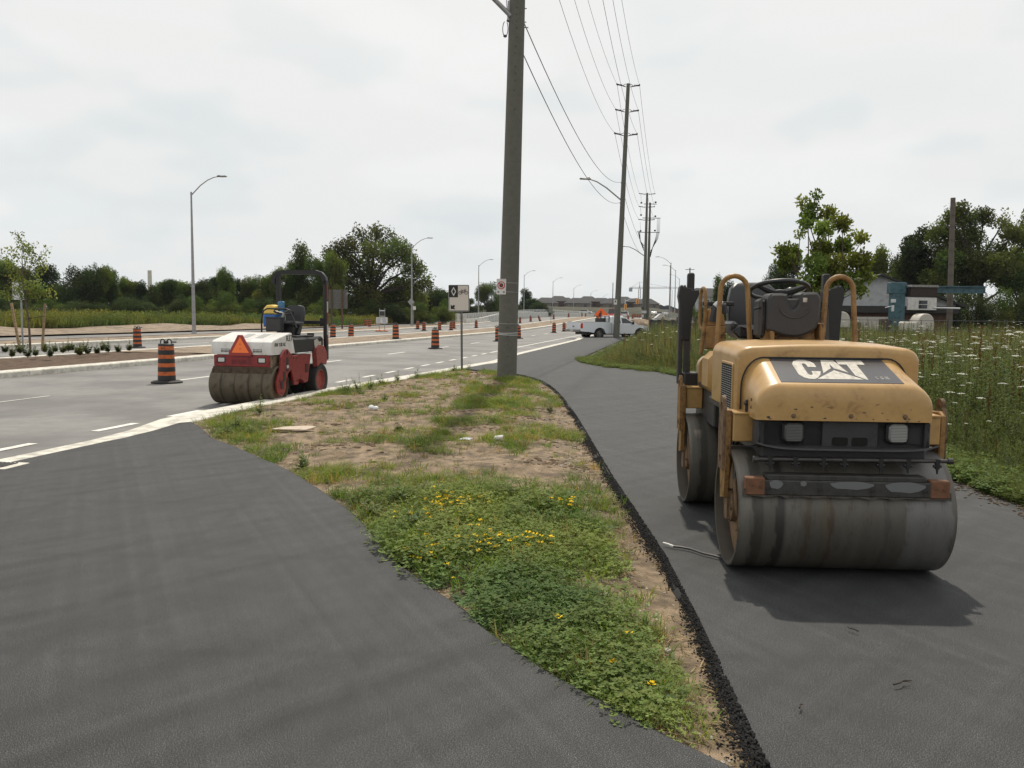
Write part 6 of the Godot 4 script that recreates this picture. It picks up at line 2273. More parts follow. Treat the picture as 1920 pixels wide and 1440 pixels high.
	b.rod(Vector3.ZERO, Vector3(0, 4.6, 0), 0.12, 0.1, 8)
	b.tube(PackedVector3Array([Vector3(0, 4.0, 0), Vector3(1.5, 4.7, 0), Vector3(3.1, 4.9, 0)]), 0.09, 0.06, 6)
	obj("mast_arm", b, M.pale_metal, sgn)
	for x in [0.1, 3.1]:
		b = Build.new()
		b.box(Vector3(x, 4.0 if x > 1 else 2.6, 0.15), Vector3(0.62, 1.35, 0.3), 0.04)
		var hd := obj("signal_head", b, paint(0.75, 0.33, 0.06, 0.5), sgn)
		for k in 3:
			b = Build.new()
			b.lathe(Vector3(x, (4.0 if x > 1 else 2.6) - 0.4 + 0.4 * k, 0.3), Vector3.BACK, [[0.13, 0.0], [0.13, 0.06], [0.0, 0.02]], 10)
			obj("signal_lens", b, M.black, hd)
	# heap of sand, dark fence
	b = Build.new()
	var heap := []
	for k in 7:
		var f := k / 6.0
		var ring := PackedVector3Array()
		for i in 22:
			var a := TAU * i / 22
			var r := (1.0 - f) * (1.0 + 0.18 * sin(i * 1.9 + k) + 0.1 * sin(i * 3.7))
			ring.append(Vector3(cos(a) * r * 2.4, 2.0 * f * (2.0 - f) * 0.72, sin(a) * r * 2.0))
		heap.append(ring)
	b.loft(heap)
	var hp := tag(obj("sand_heap", b, M.gravel_dirt), "heap of pale sand right of the white pickup's bonnet", "heap")
	hp.position = on_road(1199, 84.0, -0.1)
	var f0 := on_road(1218, 72.0, 0.0)
	var f1 := on_road(1300, 63.0, 0.0)
	var fence := thing("screen_fence", "dark fabric screened fence with pale posts at the edge of the meadow", "fence", f0, -atan2(f1.z - f0.z, f1.x - f0.x))
	var len := Vector2(f1.x - f0.x, f1.z - f0.z).length()
	for k in 4:
		b = Build.new()
		b.box(Vector3(len * k / 3.0, 0.75, 0), Vector3(0.14, 1.6, 0.14), 0.01)
		obj("post", b, M.wood if k < 2 else M.grey_wood, fence)
	for k in 3:
		b = Build.new()
		var poly := []
		for i in 13:
			var x := len * (k + i / 12.0) / 3.0
			var z := 0.05 * sin(i * 1.7 + k)
			poly.append(PackedVector3Array([Vector3(x, 0.1, z), Vector3(x, 1.28 + 0.03 * sin(i * 0.9), z), Vector3(x, 1.28 + 0.03 * sin(i * 0.9), z + 0.02), Vector3(x, 0.1, z + 0.02)]))
		b.loft(poly)
		obj("fabric_panel", b, paint(0.02, 0.021, 0.025, 0.7, 0.0, 0.2, 1.0), fence)
	b = Build.new()
	b.rod(Vector3(0, 1.42, 0), Vector3(len, 1.42, 0), 0.035, -1, 6)
	obj("top_rail", b, M.galvanised, fence)

func right_buildings() -> void:
	var p := far_at(1646, 600, 62.0)
	p.y = -0.1
	var t := thing("workshop_house", "grey sided gabled building with brown brick base behind the meadow", "building", p, -0.12)
	var b := Build.new()
	b.box(Vector3(0, 1.05, -5.1), Vector3(10.6, 2.1, 10.0), 0.0)
	obj("brick_base", b, M.brick, t)
	b = Build.new()
	b.prism(PackedVector2Array([Vector2(-5.5, 2.62), Vector2(5.4, 2.62), Vector2(5.4, 2.75), Vector2(0, 4.86), Vector2(-5.5, 2.7)]), Vector3(0, 0, 0.10), Vector3.RIGHT, Vector3.UP, 10.2)
	var sid := obj("siding", b, M.siding, t)
	for k in 13:
		b = Build.new()
		var y := 2.70 + 0.165 * k
		var half := 5.35 * (4.86 - y) / (4.86 - 2.62) - 0.1
		if half > 0.15:
			b.prism(PackedVector2Array([Vector2(-half, y), Vector2(half, y), Vector2(half - 0.2, y + 0.155), Vector2(-half + 0.2, y + 0.155)]), Vector3(0, 0, 0.125), Vector3.RIGHT, Vector3(0, 1, -0.08).normalized(), 0.015)
			obj("siding_board", b, M.siding, sid)
	b = Build.new()
	b.box(Vector3(0, 2.36, -5.0), Vector3(11.2, 0.50, 10.6), 0.0)
	obj("dark_band", b, paint(0.03, 0.028, 0.028, 0.8), t)
	b = Build.new()
	for s in [-1.0, 1.0]:
		b.loft([PackedVector3Array([Vector3(0, 4.98, 0.55), Vector3(0, 4.84, 0.55), Vector3(s * 6.0, 2.50, 0.55), Vector3(s * 6.0, 2.66, 0.55)]), PackedVector3Array([Vector3(0, 4.98, -10.6), Vector3(0, 4.84, -10.6), Vector3(s * 6.0, 2.50, -10.6), Vector3(s * 6.0, 2.66, -10.6)])])
	obj("roof", b, M.roof, t)
	b = Build.new()
	b.box(Vector3(2.9, 2.78, 0.3), Vector3(2.0, 0.9, 0.5), 0.01)
	var bay := obj("white_bay", b, M.white, t)
	b = Build.new()
	b.box(Vector3(2.95, 2.74, 0.56), Vector3(0.58, 0.58, 0.04), 0.0)
	obj("window", b, M.glass, bay)
	b = Build.new()
	b.box(Vector3(2.95, 2.74, 0.57), Vector3(0.66, 0.04, 0.05), 0.0)
	obj("window_bar", b, M.white, bay)
	for q in [[-2.7, 0.62], [-1.75, 0.62]]:
		b = Build.new()
		b.box(Vector3(q[0], 0.95, 0.25), Vector3(0.85, 0.85, 0.5), 0.03)
		obj("vent_unit", b, paint(0.12, 0.11, 0.10, 0.7, 0.0, 0.4, 2.0), t)
	b = Build.new()
	b.box(Vector3(-0.4, 1.05, 0.12), Vector3(2.7, 1.5, 0.2), 0.01)
	obj("pale_panel", b, M.off_white, t)
	for q in [[-0.9, 1.25], [-0.75, 1.25], [0.25, 1.25], [0.45, 1.25]]:
		b = Build.new()
		b.box(Vector3(q[0], q[1], 0.225), Vector3(0.06, 0.22, 0.01), 0.0)
		obj("panel_slot", b, M.black, t)
	# blue hoist frame
	p = far_at(1680, 600, 56.0)
	p.y = -0.1
	t = thing("blue_hoist", "blue steel hoist with a column, long beam and a rusty box", "hoist", p)
	b = Build.new()
	b.box(Vector3(0, 2.2, 0), Vector3(0.85, 3.1, 0.6), 0.03)
	b.box(Vector3(-0.06, 3.72, 0), Vector3(1.05, 0.75, 0.65), 0.03)
	b.box(Vector3(-0.02, 0.55, 0), Vector3(0.72, 1.25, 0.55), 0.02)
	obj("column", b, M.blue, t)
	b = Build.new()
	b.box(Vector3(3.1, 3.86, 0.0), Vector3(5.6, 0.08, 0.32), 0.0)
	b.box(Vector3(3.1, 3.64, 0.0), Vector3(5.6, 0.36, 0.04), 0.0)
	b.box(Vector3(3.1, 3.46, 0.0), Vector3(5.6, 0.07, 0.32), 0.0)
	obj("beam", b, M.blue, t)
	b = Build.new()
	b.box(Vector3(1.45, 3.45, 0.3), Vector3(1.75, 0.62, 0.9), 0.02)
	var box := obj("hoist_box", b, paint(0.045, 0.033, 0.028, 0.8, 0.0, 0.4, 2.0), t)
	b = Build.new()
	b.prism(PackedVector2Array([Vector2(0.5, 3.77), Vector2(2.4, 3.77), Vector2(2.3, 3.92), Vector2(0.58, 3.92)]), Vector3(0, 0, 0.82), Vector3.RIGHT, Vector3.UP, 0.95)
	obj("box_lid", b, M.steel, box)
	b = Build.new()
	b.box(Vector3(-0.4, 2.85, 0.35), Vector3(0.3, 0.24, 0.14), 0.02)
	b.box(Vector3(-0.42, 2.35, 0.35), Vector3(0.16, 0.4, 0.14), 0.02)
	b.rod(Vector3(-0.35, 2.55, 0.35), Vector3(-0.95, 2.4, 0.4), 0.03)
	obj("control_box", b, M.pale_metal, t)
	b = Build.new()
	b.rod(Vector3(2.3, 2.42, 0.3), Vector3(4.1, 2.40, 0.3), 0.06)
	obj("pipe", b, M.pale_metal, t)
	b = Build.new()
	b.box(Vector3(-0.85, 0.9, 0.1), Vector3(0.55, 1.5, 0.4), 0.02)
	obj("brown_cabinet", b, paint(0.08, 0.055, 0.045, 0.8), t)
	# white tanks
	for q in [[1574, 50.0, "rounded white tank on legs beside the left end of the brick base"], [1729, 54.0, "large rounded white tank right of the blue hoist"]]:
		p = far_at(q[0], 600, q[1])
		p.y = 0.0
		t = thing("white_tank", q[2], "tank", p, 0.25 if q[0] > 1600 else 0.0, "white tanks")
		b = Build.new()
		var dome := PackedVector2Array([Vector2(-0.48, 1.0), Vector2(0.48, 1.0), Vector2(0.48, 1.50)])
		dome.append_array(arc(Vector2(0, 1.48), 0.48, 0.0, PI, 12))
		if q[0] > 1600:
			dome = PackedVector2Array([Vector2(-0.62, 0.6), Vector2(0.62, 0.6), Vector2(0.62, 1.35)])
			dome.append_array(arc(Vector2(0, 1.30), 0.62, 0.05, PI, 12))
		b.prism(dome, Vector3(0, 0, 0.4), Vector3.RIGHT, Vector3.UP, 0.8, 0.04)
		obj("shell", b, M.off_white, t)
		for x in [-0.4, 0.4]:
			b = Build.new()
			b.box(Vector3(x, 0.5, 0.3), Vector3(0.08, 1.1, 0.08), 0.0)
			obj("leg", b, M.galvanised, t)
		if q[0] > 1600:
			b = Build.new()
			b.box(Vector3(-1.15, 1.05, 0.1), Vector3(1.1, 0.7, 0.6), 0.1)
			obj("side_tank", b, M.off_white, t)
	# wooden pole
	b = Build.new()
	p = far_at(1781, 600, 58.0)
	p.y = 0.0
	b.rod(Vector3.ZERO, far_at(1787, 371, 58.0) - p, 0.21, 0.16, 14)
	var wp := tag(obj("wooden_pole", b, M.grey_wood), "bare grey wooden pole standing before the right trees", "pole")
	wp.position = p
	# wire fence
	var a := far_at(1543, 600, 38.0)
	var c := far_at(1990, 605, 42.0)
	t = thing("wire_fence", "thin dark wire fence with a pale split wooden post along the back of the meadow", "fence", Vector3(a.x, 0, a.z), -atan2(c.z - a.z, c.x - a.x))
	var len := Vector2(c.x - a.x, c.z - a.z).length()
	b = Build.new()
	b.rod(Vector3(0, 0, 0), Vector3(0.1, 1.85, 0), 0.09, 0.07, 8)
	obj("wooden_post", b, M.wood, t)
	for k in range(1, 5):
		b = Build.new()
		b.rod(Vector3(len * k / 4.0, 0, 0), Vector3(len * k / 4.0, 1.55, 0), 0.03, -1, 6)
		obj("steel_post", b, M.dark_steel, t)
	for y in [0.6, 1.0, 1.48]:
		b = Build.new()
		b.rod(Vector3(0.05, y, 0), Vector3(len, y, 0), 0.012, -1, 5)
		obj("wire", b, M.wire, t)
	# the grey house far behind the yellow roller
	p = far_at(1324, 580, 215.0)
	p.y = 0.0
	t = thing("grey_house", "grey house with a dark roof seen between the roller's folded bar and rail", "house", p, 0.3)
	b = Build.new()
	b.box(Vector3(0, 3.4, 0), Vector3(9, 6.8, 8), 0.0)
	var wall := obj("wall", b, M.siding, t)
	b = Build.new()
	b.loft([PackedVector3Array([Vector3(-5, 6.8, -4.5), Vector3(5, 6.8, -4.5), Vector3(5, 6.8, 4.5), Vector3(-5, 6.8, 4.5)]), PackedVector3Array([Vector3(-3, 9.1, -0.4), Vector3(3, 9.1, -0.4), Vector3(3, 9.1, 0.4), Vector3(-3, 9.1, 0.4)])])
	obj("roof", b, M.roof, t)
	for x in [-2.2, 0.6]:
		b = Build.new()
		b.box(Vector3(x, 5.3, 4.02), Vector3(1.4, 1.4, 0.08), 0.0)
		obj("window", b, M.glass, wall)
		b = Build.new()
		b.box(Vector3(x, 5.3, 4.05), Vector3(0.08, 1.4, 0.06), 0.0)
		obj("window_bar", b, M.white, wall)

# ---------------------------------------------------------------- plants
func rdir() -> Vector3:
	return Vector3(rng.randfn(), rng.randfn(), rng.randfn()).normalized()

func shade(c: Color, spread := 0.25) -> Color:
	var k := 1.0 + rng.randf_range(-spread, spread)
	return Color(c.r * k * rng.randf_range(0.9, 1.12), c.g * k, c.b * k * rng.randf_range(0.85, 1.15))

func fresh() -> Build:
	var b := Build.new()
	b.tinted = true
	return b

func tuft(n: int, h0: float, h1: float, w: float, spread: float, col: Color, droop := 0.7, segs := 3) -> ArrayMesh:
	var b := fresh()
	for k in n:
		var a := rng.randf() * TAU
		var r := sqrt(rng.randf()) * spread
		b.tint = shade(col, 0.3)
		b.blade(Vector3(cos(a) * r, 0, sin(a) * r), Vector3(cos(a) * rng.randf() * 0.6, 1.0, sin(a) * rng.randf() * 0.6).normalized(), rng.randf_range(h0, h1), w * rng.randf_range(0.7, 1.3), droop * rng.randf_range(0.3, 1.4), segs)
	return b.done(null, 2.0)

func clover(n: int, r: float, h: float, size: float, col: Color) -> ArrayMesh:
	var b := fresh()
	for k in n:
		var a := rng.randf() * TAU
		var q := sqrt(rng.randf()) * r
		var top := Vector3(cos(a) * q, h * rng.randf_range(0.25, 1.0) * (1.0 - 0.5 * pow(q / r, 2)), sin(a) * q)
		b.tint = shade(col, 0.3)
		b.blade(Vector3(top.x * 0.7, 0, top.z * 0.7), (top - Vector3(top.x * 0.7, 0, top.z * 0.7)).normalized(), top.y, 0.003, 0.0, 1)
		var t := rng.randf() * TAU
		for j in 3:
			var d := Vector3(cos(t + j * TAU / 3), rng.randf_range(-0.1, 0.45), sin(t + j * TAU / 3)).normalized()
			b.leaf(top, d, Vector3.UP, size * rng.randf_range(0.7, 1.25), size * 0.75)
	return b.done(null, 2.0)

func weed(h: float, n: int, size: float, col: Color, branchy := 2) -> ArrayMesh:
	var b := fresh()
	for s in branchy:
		var a := rng.randf() * TAU
		var lean := Vector3(cos(a) * 0.5, 1, sin(a) * 0.5).normalized() if s else Vector3(0.05, 1, 0.03).normalized()
		var hh := h * (1.0 if s == 0 else rng.randf_range(0.5, 0.85))
		b.tint = shade(Color(col.r * 1.1, col.g * 0.9, col.b), 0.1)
		b.tube(PackedVector3Array([Vector3.ZERO, lean * hh * 0.5 + Vector3(0.01, 0, 0), lean * hh]), 0.004, 0.0015, 4, false)
		for k in n:
			var f := rng.randf_range(0.12, 1.0)
			var t := rng.randf() * TAU
			b.tint = shade(col, 0.3)
			b.leaf(lean * hh * f, Vector3(cos(t), rng.randf_range(-0.1, 0.7), sin(t)).normalized(), Vector3.UP, size * (1.25 - 0.8 * f) * rng.randf_range(0.7, 1.2), size * 0.42 * (1.25 - 0.8 * f))
	return b.done(null, 2.0)

func umbel(h: float, r: float, col: Color) -> ArrayMesh:
	var b := fresh()
	b.tint = Color(0.10, 0.13, 0.05)
	b.blade(Vector3.ZERO, Vector3(0.03, 1, 0.02).normalized(), h, 0.008, 0.0, 2)
	for k in 26:
		var a := rng.randf() * TAU
		var q := sqrt(rng.randf()) * r
		var c := Vector3(cos(a) * q + h * 0.03, h + 0.004 * sin(q * 90.0) - 0.10 * q, sin(a) * q + h * 0.02)
		b.tint = shade(col, 0.08)
		for j in 2:
			var t := rng.randf() * TAU
			b.leaf(c, Vector3(cos(t), 0.02, sin(t)).normalized(), Vector3.UP, r * 0.36, r * 0.34)
	return b.done(null, 2.0)

func seed_stalk(h: float, col: Color) -> ArrayMesh:
	var b := fresh()
	b.tint = shade(col, 0.1)
	b.blade(Vector3.ZERO, Vector3(0.06, 1, 0.02).normalized(), h, 0.010, 0.1, 3)
	for k in 46:
		var f := rng.randf_range(0.55, 1.0)
		b.tint = shade(col, 0.3)
		b.leaf(Vector3(0.06 * h * f, h * f, 0.02 * h * f), (rdir() + Vector3(0, 0.6, 0)).normalized(), rdir(), 0.035, 0.02)
	return b.done(null, 2.0)

func scatter(at: Vector3, s: float, tall := 1.0) -> Transform3D:
	return Transform3D(Basis(Vector3.UP, rng.randf() * TAU).scaled(Vector3(s, s * tall, s)), at)

func strip_plants() -> void:
	var grass := []
	var grass_c := PackedColorArray()
	var low := []
	var low_c := PackedColorArray()
	var dry := []
	var dry_c := PackedColorArray()
	var big := []
	var big_c := PackedColorArray()
	var flo := []
	var flo_c := PackedColorArray()
	for k in 60000:
		var z := -2.45 - 20.5 * pow(rng.randf(), 1.5)
		var x := rng.randf_range(-4.5, 1.0)
		var q := Vector2(x, z)
		if not Geometry2D.is_point_in_polygon(q, island):
			continue
		var p := Vector3(x, 0, z)
		var n := lumps.get_noise_2d(x * 70, z * 55)
		var dp := near_line(q, PATH)
		var dd := near_line(q, DRIVE)
		var dk: float = v_of(p) - table(KERB_BACK, u_of(p))
		var m := 0.03 + 0.35 * smoothstep(0.15, 0.5, n)
		if z > -6.5 + 2.2 * n + 0.6 * sin(x * 2.6) and z < -2.4:
			m = 0.78 + 1.1 * n
		elif z > -8.0 + 2.0 * n:
			m = 0.18 + 0.9 * n
		if z < -8.8:
			m = maxf(m, (0.34 + 1.4 * n) * (1.0 - smoothstep(0.45, 0.85, absf(x + 0.32 + 0.10 * (z + 14.0) * 0.3))))
		if dd < 0.55 and z < -4.6:
			m = maxf(m, 0.26 + 1.2 * n)
		if dk < 0.4:
			m = maxf(m, 0.24 + 1.2 * n)
		m *= smoothstep(0.10, 0.50 if z > -7.0 else 0.3, dp + 0.3 * n)
		m *= smoothstep(0.03, 0.09, dd)
		if rng.randf() > m:
			continue
		p.y = island_y(x, z) - 0.004
		var lush := z > -6.8 and x < 0.62
		var s := rng.randf_range(0.6, 1.25) * (1.0 if lush else 0.8) * (1.0 + 0.012 * absf(z))
		var hue := lumps.get_noise_2d(x * 45 + 900, z * 45)
		var c := Color(1.0 + 0.7 * hue, 1.0 + 0.45 * hue, 1.0 + 0.2 * hue) * rng.randf_range(0.7, 1.3)
		s *= 1.0 + 0.7 * maxf(0.0, lumps.get_noise_2d(x * 60 - 300, z * 60))
		if not lush and rng.randf() < 0.35:
			c = Color(1.5, 1.25, 1.1) * rng.randf_range(0.8, 1.1)
		var pick := rng.randf()
		if pick < (0.42 if lush else 0.5):
			grass.append(scatter(p, s)); grass_c.append(c)
		elif pick < (0.85 if lush and z < -3.7 else 0.78):
			low.append(scatter(p, s * (1.0 if lush else 0.8))); low_c.append(c)
		elif pick < (0.91 if z < -3.7 else 0.87):
			dry.append(scatter(p, s)); dry_c.append(c)
		elif z > -6.0 or rng.randf() < 0.25:
			big.append(scatter(p, s * rng.randf_range(0.6, 1.1))); big_c.append(c)
		var fn := lumps.get_noise_2d(x * 110 + 70, z * 110)
		var f1 := maxf(1.0 - Vector2((x + 0.40) / 0.42, (z + 5.12) / 0.26).length(), maxf(1.0 - Vector2((x + 0.42) / 0.42, (z + 5.95) / 0.5).length(), maxf(0.55 - Vector2((x - 0.45) / 0.45, (z + 6.3) / 0.4).length(), 0.5 - Vector2((x - 0.1) / 0.4, (z + 5.1) / 0.2).length())))
		var zf := clampf(1.6 * f1 + 1.8 * fn, 0.0, 2.6) if f1 > 0.0 else 0.010 if lush else 0.0
		if rng.randf() < 0.75 * zf:
			flo.append(scatter(p + Vector3(rng.randf_range(-0.03, 0.03), 0, rng.randf_range(-0.03, 0.03)), rng.randf_range(0.5, 0.9))); flo_c.append(Color.WHITE)
	tag(many("grass", tuft(20, 0.03, 0.13, 0.0030, 0.07, Color(0.15, 0.225, 0.065), 2.2, 4), M.grass, grass, grass_c), "short green grass between the two new asphalt paths", "grass")
	tag(many("clover", clover(26, 0.10, 0.11, 0.017, Color(0.172, 0.232, 0.075)), M.grass, low, low_c), "low clover leaves between the two new asphalt paths", "clover")
	tag(many("dry_grass", tuft(12, 0.05, 0.12, 0.004, 0.06, Color(0.30, 0.24, 0.13), 1.6), M.grass, dry, dry_c), "dry straw coloured grass among the weeds on the earth strip", "dry grass")
	var broad := fresh()
	for k in 7:
		var a := rng.randf() * TAU
		broad.tint = shade(Color(0.14, 0.20, 0.085), 0.25)
		broad.blade(Vector3.ZERO, Vector3(cos(a), 0.55, sin(a)).normalized(), rng.randf_range(0.06, 0.12), 0.032, 0.9, 3)
	tag(many("broad_leaved_weeds", broad.done(null, 2.0), M.grass, big, big_c), "flat broad leaved weeds scattered in the grass strip", "weeds")
	var fb := fresh()
	fb.tint = Color(0.08, 0.12, 0.03)
	fb.blade(Vector3.ZERO, Vector3.UP, 0.115, 0.003, 0.0, 1)
	for k in 12:
		fb.tint = shade(Color(0.80, 0.58, 0.03), 0.12)
		var t := rng.randf() * TAU
		fb.leaf(Vector3(0.008 * cos(t), 0.115, 0.008 * sin(t)), Vector3(cos(t), rng.randf_range(0.1, 0.8), sin(t)).normalized(), Vector3.UP, 0.019, 0.017)
	tag(many("yellow_flowers", fb.done(null, 2.0), M.petal, flo, flo_c), "small yellow flowers in the green part of the earth strip", "flowers")
	var clod := []
	var clod_c := PackedColorArray()
	for k in 16000:
		var z := -2.6 - 19.5 * pow(rng.randf(), 1.2)
		var x := rng.randf_range(-4.3, 0.95)
		var rut := sin((x * 0.25 + z) * 5.2 + lumps.get_noise_2d(x * 20, z * 20) * 3.0)
		if (rut < 0.35 or z > -6.5) and rng.randf() < 0.93:
			continue
		if lumps.get_noise_2d(x * 30, z * 60) < -0.05 or not Geometry2D.is_point_in_polygon(Vector2(x, z), island):
			continue
		var s := rng.randf_range(0.006, 0.020) * (1.7 if rng.randf() < 0.08 else 1.0)
		clod.append(Transform3D(Basis.from_euler(Vector3(rng.randf() * 0.6, rng.randf() * TAU, rng.randf() * 0.6)).scaled(Vector3(s * 1.6, s * 0.7, s)), Vector3(x, island_y(x, z), z)))
		var g := rng.randf_range(0.6, 1.1)
		clod_c.append(Color(0.20 * g, 0.145 * g, 0.10 * g))
	for k in 1500:                              # earth carried onto the right edge of the path
		var z := -3.0 - 7.0 * rng.randf()
		var d := absf(rng.randfn(0.0, 0.22)) * (0.6 + 1.2 * maxf(0.0, lumps.get_noise_2d(z * 60, 40.0) + 0.3))
		var s := rng.randf_range(0.003, 0.012)
		clod.append(Transform3D(Basis.from_euler(Vector3(rng.randf(), rng.randf() * TAU, 0)).scaled(Vector3(s * 1.5, s * 0.6, s)), Vector3(4.24 - d, 0.012, z)))
		var g := rng.randf_range(0.4, 1.1)
		clod_c.append(Color(0.16 * g, 0.125 * g, 0.09 * g))
	var cb := Build.new()
	cb.ball(Vector3.ZERO, Vector3.ONE, 6, 4)
	for i in cb.v.size():
		cb.v[i] *= 1.0 + 0.35 * lumps.get_noise_3dv(cb.v[i] * 60.0)
	tag(many("earth_clods", cb.done(null, 2.0), M.crumb, clod, clod_c), "brown clods of earth lying in the wheel ruts of the bare strip", "clods")
	var straw := []
	var straw_c := PackedColorArray()
	for k in 5200:
		var z := -2.6 - 19.5 * pow(rng.randf(), 1.5)
		var x := rng.randf_range(-4.3, 0.95)
		if not Geometry2D.is_point_in_polygon(Vector2(x, z), island):
			continue
		straw.append(Transform3D(Basis(Vector3.UP, rng.randf() * TAU).scaled(Vector3.ONE * rng.randf_range(0.6, 1.3)), Vector3(x, island_y(x, z) + 0.004, z)))
		straw_c.append(Color(1, 1, 1) * rng.randf_range(0.5, 1.2))
	var sb := fresh()
	for k in 5:
		sb.tint = shade(Color(0.30, 0.24, 0.15), 0.3)
		var t := rng.randf() * TAU
		sb.blade(Vector3(rng.randfn() * 0.03, rng.randf() * 0.01, rng.randfn() * 0.03), Vector3(cos(t), 0.08, sin(t)).normalized(), rng.randf_range(0.03, 0.09), 0.004, 0.1, 2)
	tag(many("dead_stems", sb.done(null, 2.0), M.grass, straw, straw_c), "dead straw stems lying flat on the bare earth strip", "straw")
	# taller weeds one can tell apart
	var spots := [[420, 812, 0.30, "bushy weed at the corner where kerb and driveway meet"], [440, 802, 0.26, "weed at the kerb corner, right of the bushy one"], [487, 781, 0.33, "tall weed growing before the red and white roller's drum"], [474, 812, 0.20, "small weed behind the kerb corner, nearest the cardboard sheet"], [566, 872, 0.24, "weed standing alone at the driveway edge below the cardboard sheet"], [648, 738, 0.30, "weed at the kerb just right of the roller's rear wheel"], [672, 735, 0.36, "tallest weed at the kerb right of the red and white roller"], [693, 730, 0.30, "weed at the kerb left of the plastic bag"], [715, 722, 0.26, "weed at the kerb straight above the plastic bag"], [746, 716, 0.26, "slim weed at the kerb midway between roller and bicycle sign"], [782, 709, 0.30, "slim tall weed at the kerb left of the bicycle sign"], [851, 695, 0.26, "weed at the left foot of the bicycle sign post"], [878, 694, 0.30, "weed at the right foot of the bicycle sign post"], [905, 696, 0.20, "low weed between bicycle sign post and concrete pole"], [745, 942, 0.24, "weed at the driveway edge above the yellow flowers, upper one"], [700, 962, 0.20, "weed at the driveway edge, left of the upper one"], [772, 990, 0.26, "weed at the driveway edge left of the yellow flowers"], [830, 950, 0.16, "low sprawling weed on the earth above the yellow flowers"], [1030, 772, 0.24, "dark weed by the asphalt edge below the concrete pole"], [720, 752, 0.18, "weed patch right of the plastic bag"], [712, 830, 0.12, "small weed in the middle of the bare earth, left one"], [748, 812, 0.12, "small weed in the middle of the bare earth, right one"]]
	for k in spots.size():
		var q: Array = spots[k]
		var p := ground(q[0], q[1], 0.01)
		p.y = island_y(p.x, p.z) - 0.01
		var o := put("weed_plant", weed(q[2], 15, 0.085, Color(0.17, 0.225, 0.10) if k % 3 else Color(0.20, 0.235, 0.12), 5), M.grass)
		o.position = p
		tag(o, q[3], "weed", "weeds on the earth strip")

